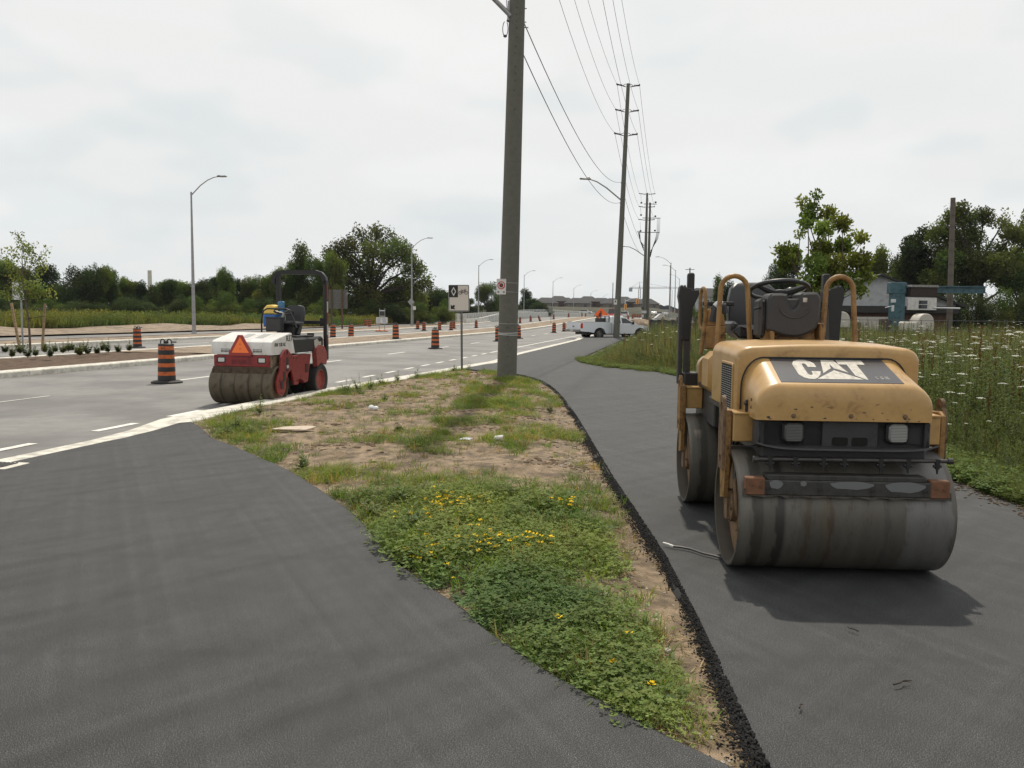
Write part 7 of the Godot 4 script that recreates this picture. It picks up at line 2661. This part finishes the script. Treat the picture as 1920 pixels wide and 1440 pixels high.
func right_meadow() -> void:
	var sets := []
	for k in 9:
		sets.append([[], PackedColorArray()])
	var edge := smooth_line(PATH_RIGHT, 0.6)
	for k in 52000:
		var z := 2.5 * pow(62.0 / 2.5, pow(rng.randf(), 0.75))
		var x := rng.randf_range(0.03, 0.80) * z + rng.randf_range(-0.5, 0.5)
		if x < 4.2 and z < 22.0:
			continue
		var p := Vector3(x, -0.03, -z)
		if z > 20.0 and v_of(p) < -2.95:
			continue
		var e := near_line(Vector2(x, -z), edge) if z < 36.0 else 9.0
		if z >= 20.0 and z < 29.5 and not Geometry2D.is_point_in_polygon(Vector2(x, -z), PackedVector2Array([Vector2(2.38, -29.6), Vector2(2.25, -28), Vector2(2.3, -26.9), Vector2(2.78, -24.78), Vector2(3.55, -23.4), Vector2(4.1, -22.4), Vector2(4.34, -20.8), Vector2(4.4, -19), Vector2(60, -19), Vector2(60, -31), Vector2(2.4, -31)])):
			continue
		if Vector2(x - 26.0, z - 56.0).length() < 2.0:
			continue
		e = minf(e, absf(v_of(p) + 2.9)) if z > 28.0 else e
		var n := lumps.get_noise_2d(x * 9, z * 9)
		var grow := (0.25 + 0.67 * smoothstep(0.15, 2.2, e))
		p.x += rng.randf_range(-0.05, 0.05)
		var big := 1.0 + 0.012 * z
		var g := rng.randf_range(0.7, 1.25)
		var far_dry := 0.10 + smoothstep(10.0, 40.0, z) * 0.40 + 0.5 * n
		var pick := rng.randf()
		var kind := 0
		if e < 0.55:
			kind = 3 if pick < 0.55 else 0 if pick < 0.75 else 1 if pick < 0.85 else 4
		elif pick < 0.30:
			kind = 0
		elif pick < 0.55:
			kind = 1
		elif pick < 0.70:
			kind = 2 if rng.randf() < far_dry else 4
		elif pick < 0.94:
			kind = 4
		elif pick < 0.955:
			kind = 5
		elif pick < 0.975:
			kind = 6
		else:
			kind = 7 if e < 2.5 else 0
		var c := Color(1, 1, 1) * g
		if kind != 3 and kind < 5 and rng.randf() < far_dry:
			c = Color(1.22, 1.08, 1.08) * g
		sets[kind][0].append(scatter(p, (0.75 + 0.35 * rng.randf()) * grow * big if kind != 3 else 0.7 + rng.randf() * 0.9, rng.randf_range(0.85, 1.2) * (1.0 - 0.3 * n)))
		sets[kind][1].append(c)
	for k in 5200:
		var z := 4.5 * pow(6.5, rng.randf())
		var q := edge[rng.randi() % edge.size()] if z < 0 else Vector2(4.2, -z)
		var best := 9.0
		for w in edge:
			if absf(w.y + z) < best:
				best = absf(w.y + z)
				q = w
		var e := absf(rng.randfn(0.0, 0.35))
		var p := Vector3(q.x + e + 0.02 + 0.06 * lumps.get_noise_2d(z * 40, 3.0), -0.02, -z + rng.randf_range(-0.3, 0.3))
		var a := 3 if rng.randf() < 0.5 else 0
		sets[a][0].append(scatter(p, (rng.randf_range(0.6, 1.3) if a == 3 else rng.randf_range(0.2, 0.42))))
		sets[a][1].append(Color(1, 1, 1) * rng.randf_range(0.75, 1.3) * (Color(1.3, 1.1, 0.9) if rng.randf() < 0.25 else Color.WHITE))
	# extra flower heads where the picture shows most of them
	for k in 1050:
		var z := rng.randf_range(6.5, 30.0)
		var x := rng.randf_range(0.16, 0.75) * z
		if x < 4.9 or lumps.get_noise_2d(x * 22, z * 22) < -0.02 or (x < 6.5 and rng.randf() < 0.5):
			continue
		sets[5][0].append(scatter(Vector3(x, -0.02, -z), rng.randf_range(0.8, 1.1), rng.randf_range(0.8, 1.2)))
		sets[5][1].append(Color(1, 1, 1) * rng.randf_range(0.85, 1.0))
	var green := Color(0.148, 0.175, 0.075)
	tag(many("meadow_grass", tuft(22, 0.25, 0.72, 0.0055, 0.20, green, 1.1, 4), M.grass, sets[0][0], sets[0][1]), "tall olive green grass of the meadow right of the path", "grass")
	tag(many("meadow_weeds", weed(0.78, 60, 0.085, Color(0.125, 0.16, 0.065), 4), M.grass, sets[1][0], sets[1][1]), "leafy tall weeds of the meadow right of the path", "weeds")
	tag(many("dry_stalks", tuft(16, 0.40, 0.85, 0.0045, 0.2, Color(0.30, 0.255, 0.155), 0.5, 3), M.grass, sets[2][0], sets[2][1]), "dry tan stalks standing in the meadow right of the path", "stalks")
	tag(many("verge_clover", clover(28, 0.10, 0.13, 0.028, Color(0.14, 0.20, 0.07)), M.grass, sets[3][0], sets[3][1]), "bright green low leaves along the right edge of the path", "clover")
	var bush := fresh()
	for k in 70:
		var d := rdir()
		d.y = absf(d.y)
		bush.tint = shade(green, 0.35)
		var o := Vector3(d.x * 0.22, d.y * 0.42 + 0.05, d.z * 0.22) * rng.randf_range(0.5, 1.0)
		bush.leaf(o, (d + rdir() * 0.8).normalized(), rdir(), rng.randf_range(0.05, 0.10), 0.03)
	tag(many("meadow_undergrowth", bush.done(null, 2.0), M.grass, sets[4][0], sets[4][1]), "dense green undergrowth of the meadow right of the path", "undergrowth")
	tag(many("white_flower_heads", umbel(0.90, 0.050, Color(0.80, 0.80, 0.72)), M.petal, sets[5][0], sets[5][1]), "flat white flower heads of wild carrot in the right meadow", "flowers")
	tag(many("brown_seed_stalks", seed_stalk(0.95, Color(0.12, 0.07, 0.04)), M.grass, sets[6][0], sets[6][1]), "dark brown seed stalks in the right meadow", "stalks")
	tag(many("yellow_meadow_flowers", umbel(0.35, 0.03, Color(0.60, 0.50, 0.05)), M.petal, sets[7][0], sets[7][1]), "small yellow flowers low along the meadow edge", "flowers")

func left_meadow() -> void:
	var a := []
	var ac := PackedColorArray()
	var y := []
	var yc := PackedColorArray()
	for k in 15000:
		var u := rng.randf_range(20.0, 138.0)
		var v := -44.0 - 66.0 * pow(rng.randf(), 1.4)
		if u < 60.0:
			v -= 6.0 * (1.0 - u / 60.0) + (2.0 if u < 40 else 0.0)
		var p := road(u, v, 0.26)
		if u > 80.0 and rng.randf() < 0.35:
			p = road(u, rng.randf_range(-46.0, -36.5), 0.1)
		if p.z > -50.0:
			continue
		var n := lumps.get_noise_2d(p.x * 5, p.z * 5)
		var c := Color(0.9 + 0.9 * n, 0.95 + 0.4 * n, 1.0) * rng.randf_range(0.65, 1.2)
		if rng.randf() < 0.62:
			a.append(scatter(p, rng.randf_range(1.0, 1.5), rng.randf_range(0.7, 1.0) * (1.0 + 0.4 * n))); ac.append(c)
		else:
			y.append(scatter(p, rng.randf_range(1.0, 1.5), rng.randf_range(0.7, 1.0))); yc.append(c)
	tag(many("far_meadow_grass", tuft(30, 0.4, 0.95, 0.030, 0.42, Color(0.165, 0.19, 0.078), 0.8, 3), M.grass, a, ac), "tall yellowish grass of the meadow before the left trees", "grass")
	var b := fresh()
	for k in 80:
		b.tint = shade(Color(0.16, 0.18, 0.06) if k % 4 else Color(0.26, 0.24, 0.06), 0.3)
		var o := Vector3(rng.randfn() * 0.25, rng.randf_range(0.2, 0.95), rng.randfn() * 0.25)
		b.leaf(o, (rdir() + Vector3(0, 0.8, 0)).normalized(), rdir(), 0.14, 0.05)
	tag(many("far_meadow_weeds", b.done(null, 2.0), M.grass, y, yc), "yellow green flowering weeds of the meadow before the left trees", "weeds")

# ---------------------------------------------------------------- trees
func leaf_cluster(n: int, size: float, flat := 1.0) -> ArrayMesh:      # leaves spread through a ball of radius one
	var b := fresh()
	for k in n:
		var o := rdir() * pow(rng.randf(), 0.4)
		o.y *= flat
		b.tint = Color(1, 1, 1) * rng.randf_range(0.75, 1.25)
		b.leaf(o, (rdir() + o * 0.5 + Vector3(0, -0.2, 0)).normalized(), rdir(), size * rng.randf_range(0.7, 1.3), size * 0.62)
	return b.done(null, 2.0)

var clusters := []

func crown(lobes: Array, count: int, size: float, col: Color, mesh_i: int, sparse := 0.0) -> Array:      # lobes: [centre, radius]
	var places := []
	var tints := PackedColorArray()
	var total := 0.0
	for l in lobes:
		total += l[1] * l[1]
	for l in lobes:
		var c: Vector3 = l[0]
		var r: float = l[1]
		var tone := rng.randf_range(0.6, 1.45)
		var warm := rng.randf_range(0.85, 1.2)
		for k in int(count * r * r / total):
			var d := rdir()
			var q := c + Vector3(d.x, d.y * 0.85, d.z) * r * (0.35 + 0.68 * sqrt(rng.randf()))
			if lumps.get_noise_3d(q.x * 28.0 / size * 0.35, q.y * 28.0 / size * 0.35, q.z * 28.0 / size * 0.35) < sparse - 0.42:
				continue
			places.append(Transform3D(Basis.from_euler(Vector3(rng.randf() * TAU, rng.randf() * TAU, 0)).scaled(Vector3.ONE * size * rng.randf_range(0.7, 1.3)), q))
			var t := tone * rng.randf_range(0.8, 1.2)
			tints.append(Color(col.r * t * warm, col.g * t, col.b * t))
	return [clusters[mesh_i], places, tints]

func limbs(b: Build, base: Vector3, fork: Vector3, lobes: Array, r: float, bend := 0.15) -> void:
	b.tube(PackedVector3Array([base, base.lerp(fork, 0.5) + Vector3(0.02, 0, 0) * r * 6.0, fork]), r, r * 0.72, 9)
	for l in lobes:
		var c: Vector3 = l[0]
		var d := c - fork
		var from := fork.lerp(base, clampf(0.35 - d.y * 0.05, 0.0, 0.4)) if d.y < 0 else fork
		var m := from.lerp(c, 0.5) + Vector3(rng.randfn(), rng.randf(), rng.randfn()) * d.length() * bend * 0.5
		b.tube(PackedVector3Array([from, from.lerp(m, 0.5), m, c.lerp(m, 0.4), c]), r * 0.42, r * 0.08, 6)

func make_tree(called: String, label: String, category: String, at: Vector3, fork: Vector3, lobes: Array, count: int, size: float, col: Color, trunk: float, mesh_i := 0, sparse := 0.0, bark: Material = null) -> Node3D:
	var t := thing(called, label, category, at)
	var b := Build.new()
	limbs(b, Vector3(0, -0.3, 0), fork, lobes, trunk)
	obj("trunk", b, bark if bark else M.bark, t)
	var c := crown(lobes, count, size, col, mesh_i, sparse)
	many("crown", c[0], M.leaf, c[1], c[2], t)
	return t

func pixel_lobes(rows: Array, at: Vector3, depth: float, deep: float) -> Array:
	var out := []
	for q in rows:
		var z := rng.randf_range(-deep, deep)
		var p := far_at(q[0], q[1], depth) - at
		p.z += z
		out.append([p, q[2] * depth / LENS])
	return out

func random_lobes(h: float, w: float, kind: int) -> Array:
	var out := []
	if kind == 0:                                     # broad
		for k in 13:
			var f := rng.randf_range(0.30, 0.86)
			var a := rng.randf() * TAU
			var r := w * 0.5 * sqrt(sin(clampf((f - 0.08) / 0.95, 0.0, 1.0) * PI)) * rng.randf_range(0.3, 0.75)
			out.append([Vector3(cos(a) * r, h * f, sin(a) * r), w * rng.randf_range(0.15, 0.24)])
	elif kind == 1:                                   # tall
		for k in 12:
			var f := 0.18 + 0.74 * k / 11.0
			var a := rng.randf() * TAU
			var r := w * 0.25 * (1.1 - f) * rng.randf_range(0.4, 1.3)
			out.append([Vector3(cos(a) * r, h * f, sin(a) * r), w * lerpf(0.36, 0.13, f) * rng.randf_range(0.8, 1.15)])
	elif kind == 2:                                   # ragged
		for k in 16:
			var f := rng.randf_range(0.22, 0.92)
			var a := rng.randf() * TAU
			var r := w * 0.46 * sqrt(sin(clampf(f, 0.0, 1.0) * PI)) * rng.randf_range(0.2, 0.9)
			out.append([Vector3(cos(a) * r, h * f, sin(a) * r), w * rng.randf_range(0.10, 0.20)])
	else:                                             # bush
		for k in 11:
			var f := rng.randf_range(0.12, 0.75)
			var a := rng.randf() * TAU
			var r := w * 0.36 * rng.randf_range(0.2, 1.0)
			out.append([Vector3(cos(a) * r, h * f, sin(a) * r), w * rng.randf_range(0.16, 0.26)])
	return out

func ordinal(k: int) -> String:
	var small := ["first", "second", "third", "fourth", "fifth", "sixth", "seventh", "eighth", "ninth", "tenth", "eleventh", "twelfth", "thirteenth", "fourteenth", "fifteenth", "sixteenth", "seventeenth", "eighteenth", "nineteenth", "twentieth"]
	if k < 20:
		return small[k]
	return ["twenty", "thirty", "forty"][(k + 1) / 10 - 2] + "-" + small[k % 10] if k % 10 != 9 else ["thirtieth", "fortieth"][mini(1, (k + 1) / 10 - 3)]

func trees() -> void:
	for q in [[16, 0.42, 1.0], [12, 0.36, 1.0], [14, 0.30, 0.8]]:
		clusters.append(leaf_cluster(q[0], q[1], q[2]))
	clusters.append(leaf_cluster(9, 0.85))
	# models, ten metres tall, that the rows are planted from
	var cols := [Color(0.072, 0.104, 0.036), Color(0.056, 0.084, 0.035), Color(0.100, 0.130, 0.045), Color(0.082, 0.112, 0.042)]
	var models := []
	for m in 8:
		var k := m / 2
		var lobes := random_lobes(10.0, [9.0, 6.0, 8.0, 11.0][k], k)
		var col: Color = cols[k]
		col = Color(col.r * 0.72, col.g * 0.72, col.b * 0.9) if m % 2 else Color(col.r * 1.28, col.g * 1.2, col.b)
		models.append([lobes, crown(lobes, [1300, 1000, 1250, 1000][k], 0.62, col, 0, [0.05, 0.0, 0.15, 0.0][k])])
	var made := {}
	var plant := func(called: String, label: String, category: String, group: String, x: float, top: float, wide: float, depth: float, kind: int, ground_y: float) -> void:
		var p := far_at(x, 590, depth)
		p.y = ground_y
		var h := far_at(x, top, depth).y - ground_y
		var w := wide * depth / LENS
		var t: Node3D
		var m := kind * 2 + int(rng.randf() < 0.5)
		if made.has(m):
			t = again(made[m], called, label, p, rng.randf() * TAU)
			t.set_meta("category", category)
		else:
			t = thing(called, label, category, p, rng.randf() * TAU)
			var b := Build.new()
			limbs(b, Vector3(0, -0.3, 0), Vector3(0, 3.2 if kind < 3 else 1.0, 0), models[m][0], 0.28 if kind < 3 else 0.12)
			obj("trunk", b, M.bark, t)
			many("crown", models[m][1][0], M.leaf, models[m][1][1], models[m][1][2], t)
			made[m] = t
		t.scale = Vector3(w / [9.0, 6.0, 8.0, 11.0][kind], h / 9.9, w / [9.0, 6.0, 8.0, 11.0][kind])
		t.set_meta("group", group)
	var left := [[-70, 495, 100, 0], [-25, 500, 90, 0], [20, 492, 78, 2], [62, 508, 66, 0], [100, 498, 64, 2], [150, 488, 82, 0], [190, 502, 56, 0], [214, 507, 44, 1], [240, 524, 48, 2], [266, 529, 40, 1], [292, 527, 50, 0], [320, 525, 54, 2], [346, 531, 46, 0], [376, 516, 66, 0], [408, 520, 46, 2], [425, 506, 40, 0], [450, 524, 56, 2], [477, 520, 50, 0], [505, 522, 50, 2], [526, 503, 54, 0], [548, 490, 44, 1], [567, 457, 62, 1], [600, 486, 60, 0], [628, 478, 52, 2], [832, 545, 46, 2], [852, 548, 38, 0], [882, 560, 40, 2], [914, 532, 50, 0], [937, 546, 42, 0], [962, 555, 42, 2], [986, 543, 38, 1], [1004, 560, 40, 2], [1018, 564, 40, 0]]
	for k in left.size():
		var q: Array = left[k]
		var d := rng.randf_range(108.0, 122.0) if q[0] < 800 else rng.randf_range(185.0, 240.0)
		plant.call("tree", ("tree behind the bridge wall, %s in the left tree line" if q[0] > 860 else "dark green tree in the left tree line, %s from the left") % ordinal(k), "tree", "trees of the left tree line", q[0], q[1], q[2] * 1.12, d, q[3], 0.3)
	var x := -60.0
	var n := 0
	while x < 850.0:
		plant.call("bush", "low bush at the foot of the left tree line, %s from the left" % ordinal(n), "bush", "bushes at the foot of the left tree line", x, rng.randf_range(541, 560) if x < 640 else rng.randf_range(556, 568), rng.randf_range(64, 86), rng.randf_range(98.0, 104.0) if x < 640 else 112.0, 3, 0.2)
		x += rng.randf_range(40, 52)
		n += 1
	for k in 13:
		plant.call("tree", "tree in the back row of the left tree line, %s from the left" % ordinal(k), "tree", "back row of the left tree line", -40.0 + 72.0 * k, rng.randf_range(528, 538), 110, 134.0, k % 3, 0.3)
	# the great oak
	var op := far_at(700, 592, 116.0)
	op.y = 0.3
	var rows := [[690, 452, 24], [725, 448, 24], [655, 470, 24], [750, 474, 24], [706, 478, 22], [672, 500, 22], [640, 492, 18], [735, 503, 24], [772, 500, 22], [765, 480, 14], [790, 520, 18], [800, 536, 10], [745, 530, 20], [775, 540, 14], [700, 518, 20], [660, 530, 24], [630, 515, 20], [640, 545, 26], [690, 552, 22], [725, 556, 20], [755, 560, 18], [785, 562, 16], [665, 570, 26], [710, 575, 24], [640, 575, 22], [775, 578, 18], [628, 478, 12], [672, 436, 12], [705, 432, 12]]
	var oak := make_tree("oak_tree", "great spreading oak tree with dark bare limbs showing, in the left tree line", "tree", op, Vector3(-0.4, 3.6, 0), pixel_lobes(rows, op, 116.0, 3.5), 2300, 0.72, Color(0.112, 0.132, 0.05), 0.62, 0, 0.2)
	# right side: the young maple, the dark trees behind
	var mp := far_at(1533, 640, 27.0)
	mp.y = -0.05
	rows = [[1532, 385, 9], [1522, 372, 6], [1540, 365, 5], [1518, 410, 10], [1553, 400, 11], [1562, 425, 11], [1575, 412, 7], [1530, 432, 13], [1502, 420, 5], [1495, 440, 5], [1480, 462, 9], [1468, 470, 8], [1500, 470, 14], [1545, 468, 17], [1585, 462, 15], [1605, 450, 8], [1618, 438, 8], [1480, 490, 13], [1515, 498, 18], [1560, 500, 20], [1595, 492, 16], [1500, 520, 16], [1540, 528, 20], [1580, 522, 17], [1610, 520, 8], [1560, 550, 15], [1530, 552, 13], [1598, 545, 8], [1575, 570, 7], [1510, 545, 10]]
	make_tree("maple_tree", "young yellow green maple tree standing behind the yellow roller", "tree", mp, Vector3(-0.1, 1.6, 0), pixel_lobes(rows, mp, 27.0, 1.0), 1700, 0.135, Color(0.175, 0.215, 0.055), 0.09, 3, 0.14, M.young_bark)
	var bp := far_at(1835, 600, 78.0)
	bp.y = -0.1
	rows = [[1815, 390, 15], [1800, 410, 16], [1835, 408, 17], [1868, 400, 16], [1880, 415, 14], [1775, 428, 14], [1762, 445, 12], [1800, 440, 20], [1845, 440, 22], [1880, 442, 18], [1900, 440, 12], [1910, 458, 12], [1785, 468, 20], [1825, 470, 24], [1870, 472, 24], [1770, 495, 22], [1810, 500, 26], [1855, 502, 26], [1895, 490, 18], [1900, 515, 20], [1780, 525, 24], [1830, 530, 28], [1880, 535, 26], [1760, 520, 14]]
	make_tree("large_tree", "large feathery tree with open gaps right of the wooden pole", "tree", bp, Vector3(0, 5.0, 0), pixel_lobes(rows, bp, 78.0, 2.5), 2600, 0.50, Color(0.105, 0.135, 0.045), 0.35, 0, 0.05)
	var dp := far_at(1722, 600, 82.0)
	dp.y = -0.1
	rows = [[1722, 440, 9], [1715, 455, 12], [1732, 458, 12], [1704, 470, 12], [1742, 475, 12], [1722, 478, 16], [1690, 468, 9], [1700, 500, 18], [1740, 502, 18], [1720, 525, 22], [1755, 480, 8]]
	make_tree("dark_tree", "nearly black green pointed tree left of the wooden pole", "tree", dp, Vector3(0, 4.5, 0), pixel_lobes(rows, dp, 82.0, 1.8), 900, 0.55, Color(0.036, 0.048, 0.026), 0.25, 0, 0.0)
	var right := [[1462, 482, 52, 0, "tree", "left of the maple, nearer the road"], [1485, 470, 60, 2, "tree", "just behind the maple's left side"], [1640, 470, 62, 2, "tree", "over the gabled building's left slope"], [1672, 462, 58, 0, "tree", "over the gabled building's ridge"], [1610, 480, 56, 0, "tree", "just behind the maple's right side"], [1765, 470, 62, 0, "tree", "under the wooden pole"], [1700, 492, 70, 0, "tree", "right of the gabled building's ridge"], [1935, 392, 84, 2, "tree", "cut by the right edge"], [1912, 470, 80, 0, "tree", "below the one cut by the right edge"], [1545, 490, 90, 0, "tree", "behind the maple's trunk"], [1345, 518, 40, 1, "tree", "between the roller's rail and its seat"], [1365, 530, 36, 1, "tree", "behind the roller's seat back"], [1990, 420, 100, 0, "tree", "beyond the right edge"]]
	for q in right:
		plant.call("tree", "dark green tree in the right tree line, " + q[5], "tree", "trees of the right tree line", q[0], q[1], q[2] * 1.15, rng.randf_range(84.0, 96.0), q[3], -0.1)
	for k in 7:
		plant.call("bush", "dark bush right of the gabled building, %s from the left" % ordinal(k), "bush", "bushes of the right tree line", 1745.0 + 42.0 * k, rng.randf_range(515, 535), 80, 72.0, 3, -0.1)
	for k in 3:
		plant.call("bush", "hedge bush beyond the meadow left of the roller seat, %s from the left" % ordinal(k), "bush", "hedge bushes beyond the meadow", 1302.0 + 26.0 * k, 556, 44, 70.0, 3, -0.1)
	# the staked sapling in the planting bed
	var sp := ground(57, 657, 0.05)
	var d := -sp.z
	var line := PackedVector3Array()
	for q in [[57, 660], [55, 620], [52, 588], [47, 560], [43, 520], [41, 480], [44, 450]]:
		line.append(far_at(q[0], q[1], d) - sp)
	var t := thing("staked_sapling", "thin young feathery tree tied between two stakes in the planting bed", "tree", sp)
	var b := Build.new()
	b.tube(line, 0.045, 0.008, 8)
	var tips := [[8, 475, 520], [22, 468, 505], [62, 472, 500], [74, 473, 515], [30, 500, 540], [68, 500, 535], [10, 520, 545], [82, 545, 560], [20, 540, 560], [66, 530, 555], [36, 455, 490], [50, 445, 480], [88, 548, 568], [5, 552, 565], [60, 488, 512], [28, 525, 555], [75, 528, 556], [48, 462, 495]]
	var lobes := []
	for q in tips:
		var f := far_at(lerpf(44, 50, (q[2] - 450) / 120.0), q[2], d) - sp
		var e := far_at(q[0], q[1], d) - sp + Vector3(0, 0, rng.randf_range(-0.5, 0.5))
		b.tube(PackedVector3Array([f, f.lerp(e, 0.5) + Vector3(0, 0.05, 0), e]), 0.012, 0.004, 5)
		for k in 5:
			lobes.append([f.lerp(e, 0.35 + 0.16 * k) + Vector3(0, 0.03, 0), 0.09 + 0.02 * k])
	for q in [[30, 548], [62, 550], [48, 540], [75, 548], [18, 545], [55, 560]]:
		lobes.append([far_at(q[0], q[1], d) - sp, 0.24])
	obj("stem", b, M.young_bark, t)
	var c := crown(lobes, 230, 0.11, Color(0.20, 0.235, 0.08), 3)
	many("foliage", c[0], M.leaf, c[1], c[2], t)
	b = Build.new()
	b.ring_lathe(far_at(55, 597, d) - sp, Vector3.UP, [[0.06, -0.02], [0.06, 0.02], [0.045, 0.02], [0.045, -0.02]], 10)
	b.rod(far_at(55, 597, d) - sp, far_at(84, 593, d) - sp, 0.012, -1, 5)
	obj("tie", b, M.black, t)
	# young shrubs of the planting bed
	var spots := [[10, 652], [22, 668], [38, 655], [66, 664], [84, 652], [93, 668], [104, 650], [118, 654], [128, 648], [144, 656], [156, 650], [165, 658], [182, 656], [191, 646], [203, 652], [222, 650], [242, 646], [52, 670], [135, 645], [150, 662]]
	for k in spots.size():
		var p := ground(spots[k][0], spots[k][1] * 0.55 + 303.0, 0.06)
		var o := put("young_shrub", weed(0.34 + 0.10 * ((k * 7) % 3), 60, 0.10, [Color(0.11, 0.15, 0.055), Color(0.16, 0.18, 0.075), Color(0.10, 0.135, 0.06)][k % 3], 8), M.grass)
		o.position = p
		tag(o, "young shrub planted in the mulch of the median bed, %s from the left" % ordinal(k), "shrub", "young shrubs in the planting bed")

func make_sky() -> ImageTexture:
	var w := 1024
	var h := 512
	var a := FastNoiseLite.new()
	a.seed = 5
	a.frequency = 0.55
	a.fractal_octaves = 5
	var c := FastNoiseLite.new()
	c.seed = 11
	c.frequency = 2.6
	c.fractal_octaves = 4
	var puffs := []       # single clouds: azimuth, height above the horizon, half width, half height, darkness
	for q in [[810, 12, 75, 38, 0.06], [898, 366, 42, 34, 0.06], [1272, 276, 42, 20, 0.05], [1040, 446, 80, 26, 0.05], [655, 332, 26, 10, 0.035], [722, 352, 26, 14, 0.04], [325, 422, 40, 14, 0.03], [1630, 370, 60, 30, 0.04], [900, 415, 40, 18, 0.05], [1420, 470, 70, 30, 0.04]]:
		puffs.append([atan2(q[0] - 960.0, LENS), atan2(593.0 - q[1], LENS), q[2] / LENS, q[3] / LENS, q[4]])
	var data := PackedByteArray()
	data.resize(w * h * 3)
	for j in h:
		var el := PI / 2 - PI * (j + 0.5) / h
		for i in w:
			var az := TAU * ((i + 0.5) / w - 0.5)
			var s := maxf(sin(el), 0.0)
			var d := Vector3(sin(az) * cos(el), s, -cos(az) * cos(el))
			var k := 1.0 / (s + 0.12)
			var p := Vector3(d.x * k, d.z * k, 0.0)
			var n := a.get_noise_2d(p.x, p.y)
			var m := c.get_noise_3d(d.x * 1.4, s * 4.2, d.z * 1.4)
			var low := 1.0 - smoothstep(0.0, 0.45, s)
			var g := 0.946 - 0.022 * low
			g -= 0.012 * smoothstep(0.18, 0.6, n) * (0.6 + 0.4 * low)
			g += 0.018 * smoothstep(0.05, 0.4, -n)
			var puff := smoothstep(0.16, 0.42, m) * smoothstep(0.02, 0.10, s) * (1.0 - smoothstep(0.22, 0.42, s))
			g -= 0.02 * puff
			for q in puffs:
				var e := Vector2((az - q[0]) / q[2], (el - q[1]) / q[3])
				e += Vector2(m, c.get_noise_3d(d.x * 1.4 + 9.0, s * 4.2, d.z * 1.4)) * 0.9
				var wt := 1.0 - smoothstep(0.35, 1.1, e.length())
				g -= 1.3 * q[4] * wt * (0.35 + 0.65 * smoothstep(0.5, -0.6, e.y)) - q[4] * 0.45 * wt * smoothstep(0.0, 0.7, e.y)
			var blue := 0.0 + 0.009 * low + 0.012 * puff + 0.006 * smoothstep(0.1, 0.5, n)
			var col := Color(g - blue * 0.9, g, g + blue * 0.45 - 0.006)
			if el < 0.0:
				col = Color(0.42, 0.42, 0.40)
			var o := (j * w + i) * 3
			data[o] = clampi(int(col.r * 255.0 + 0.5), 0, 255)
			data[o + 1] = clampi(int(col.g * 255.0 + 0.5), 0, 255)
			data[o + 2] = clampi(int(col.b * 255.0 + 0.5), 0, 255)
	return ImageTexture.create_from_image(Image.create_from_data(w, h, false, Image.FORMAT_RGB8, data))


func _ready() -> void:
	rng.seed = 20240
	lumps.seed = 4
	lumps.frequency = 0.01
	lumps.fractal_octaves = 3
	# camera: eye height 1.5 m, pitched 4.7 degrees down and rolled 0.6 degrees
	var cam := Camera3D.new()
	cam.name = "camera"
	cam.position = EYE
	cam.basis = Basis(Vector3.RIGHT, deg_to_rad(-4.71)) * Basis(Vector3.BACK, deg_to_rad(0.6))
	cam.fov = rad_to_deg(2.0 * atan(720.0 / LENS))
	cam.near = 0.05
	cam.far = 4000.0
	add_child(cam)
	cam.current = true
	view = cam.basis
	# bright veiled sky and a soft sun ahead, high and a little to the right
	var we := WorldEnvironment.new()
	we.name = "daylight"
	var env := Environment.new()
	env.background_mode = Environment.BG_SKY
	var pano := PanoramaSkyMaterial.new()
	pano.panorama = make_sky()
	var sky := Sky.new()
	sky.sky_material = pano
	env.sky = sky
	env.background_energy_multiplier = 1.0
	env.tonemap_mode = Environment.TONE_MAPPER_LINEAR
	env.tonemap_exposure = 1.0
	env.sdfgi_enabled = true
	env.ssao_enabled = true
	env.ssil_enabled = true
	env.fog_enabled = true
	env.fog_density = 0.0001
	env.fog_light_color = Color(0.86, 0.90, 0.94)
	we.environment = env
	add_child(we)
	var sun := DirectionalLight3D.new()
	sun.name = "sun"
	sun.light_energy = 1.1
	sun.light_color = Color(1.0, 0.965, 0.90)
	sun.light_angular_distance = 1.2
	sun.shadow_enabled = true
	sun.rotation = Vector3(deg_to_rad(-58), deg_to_rad(180 - 6), 0)
	add_child(sun)
	make_textures()
	make_materials()
	lay_ground()
	bridge()
	right_buildings()
	poles()
	lamp_posts()
	trees()
	yellow_roller()
	red_roller()
	vehicles()
	barrels()
	signs()
	left_meadow()
	right_meadow()
	strip_plants()
	edge_crumbs()
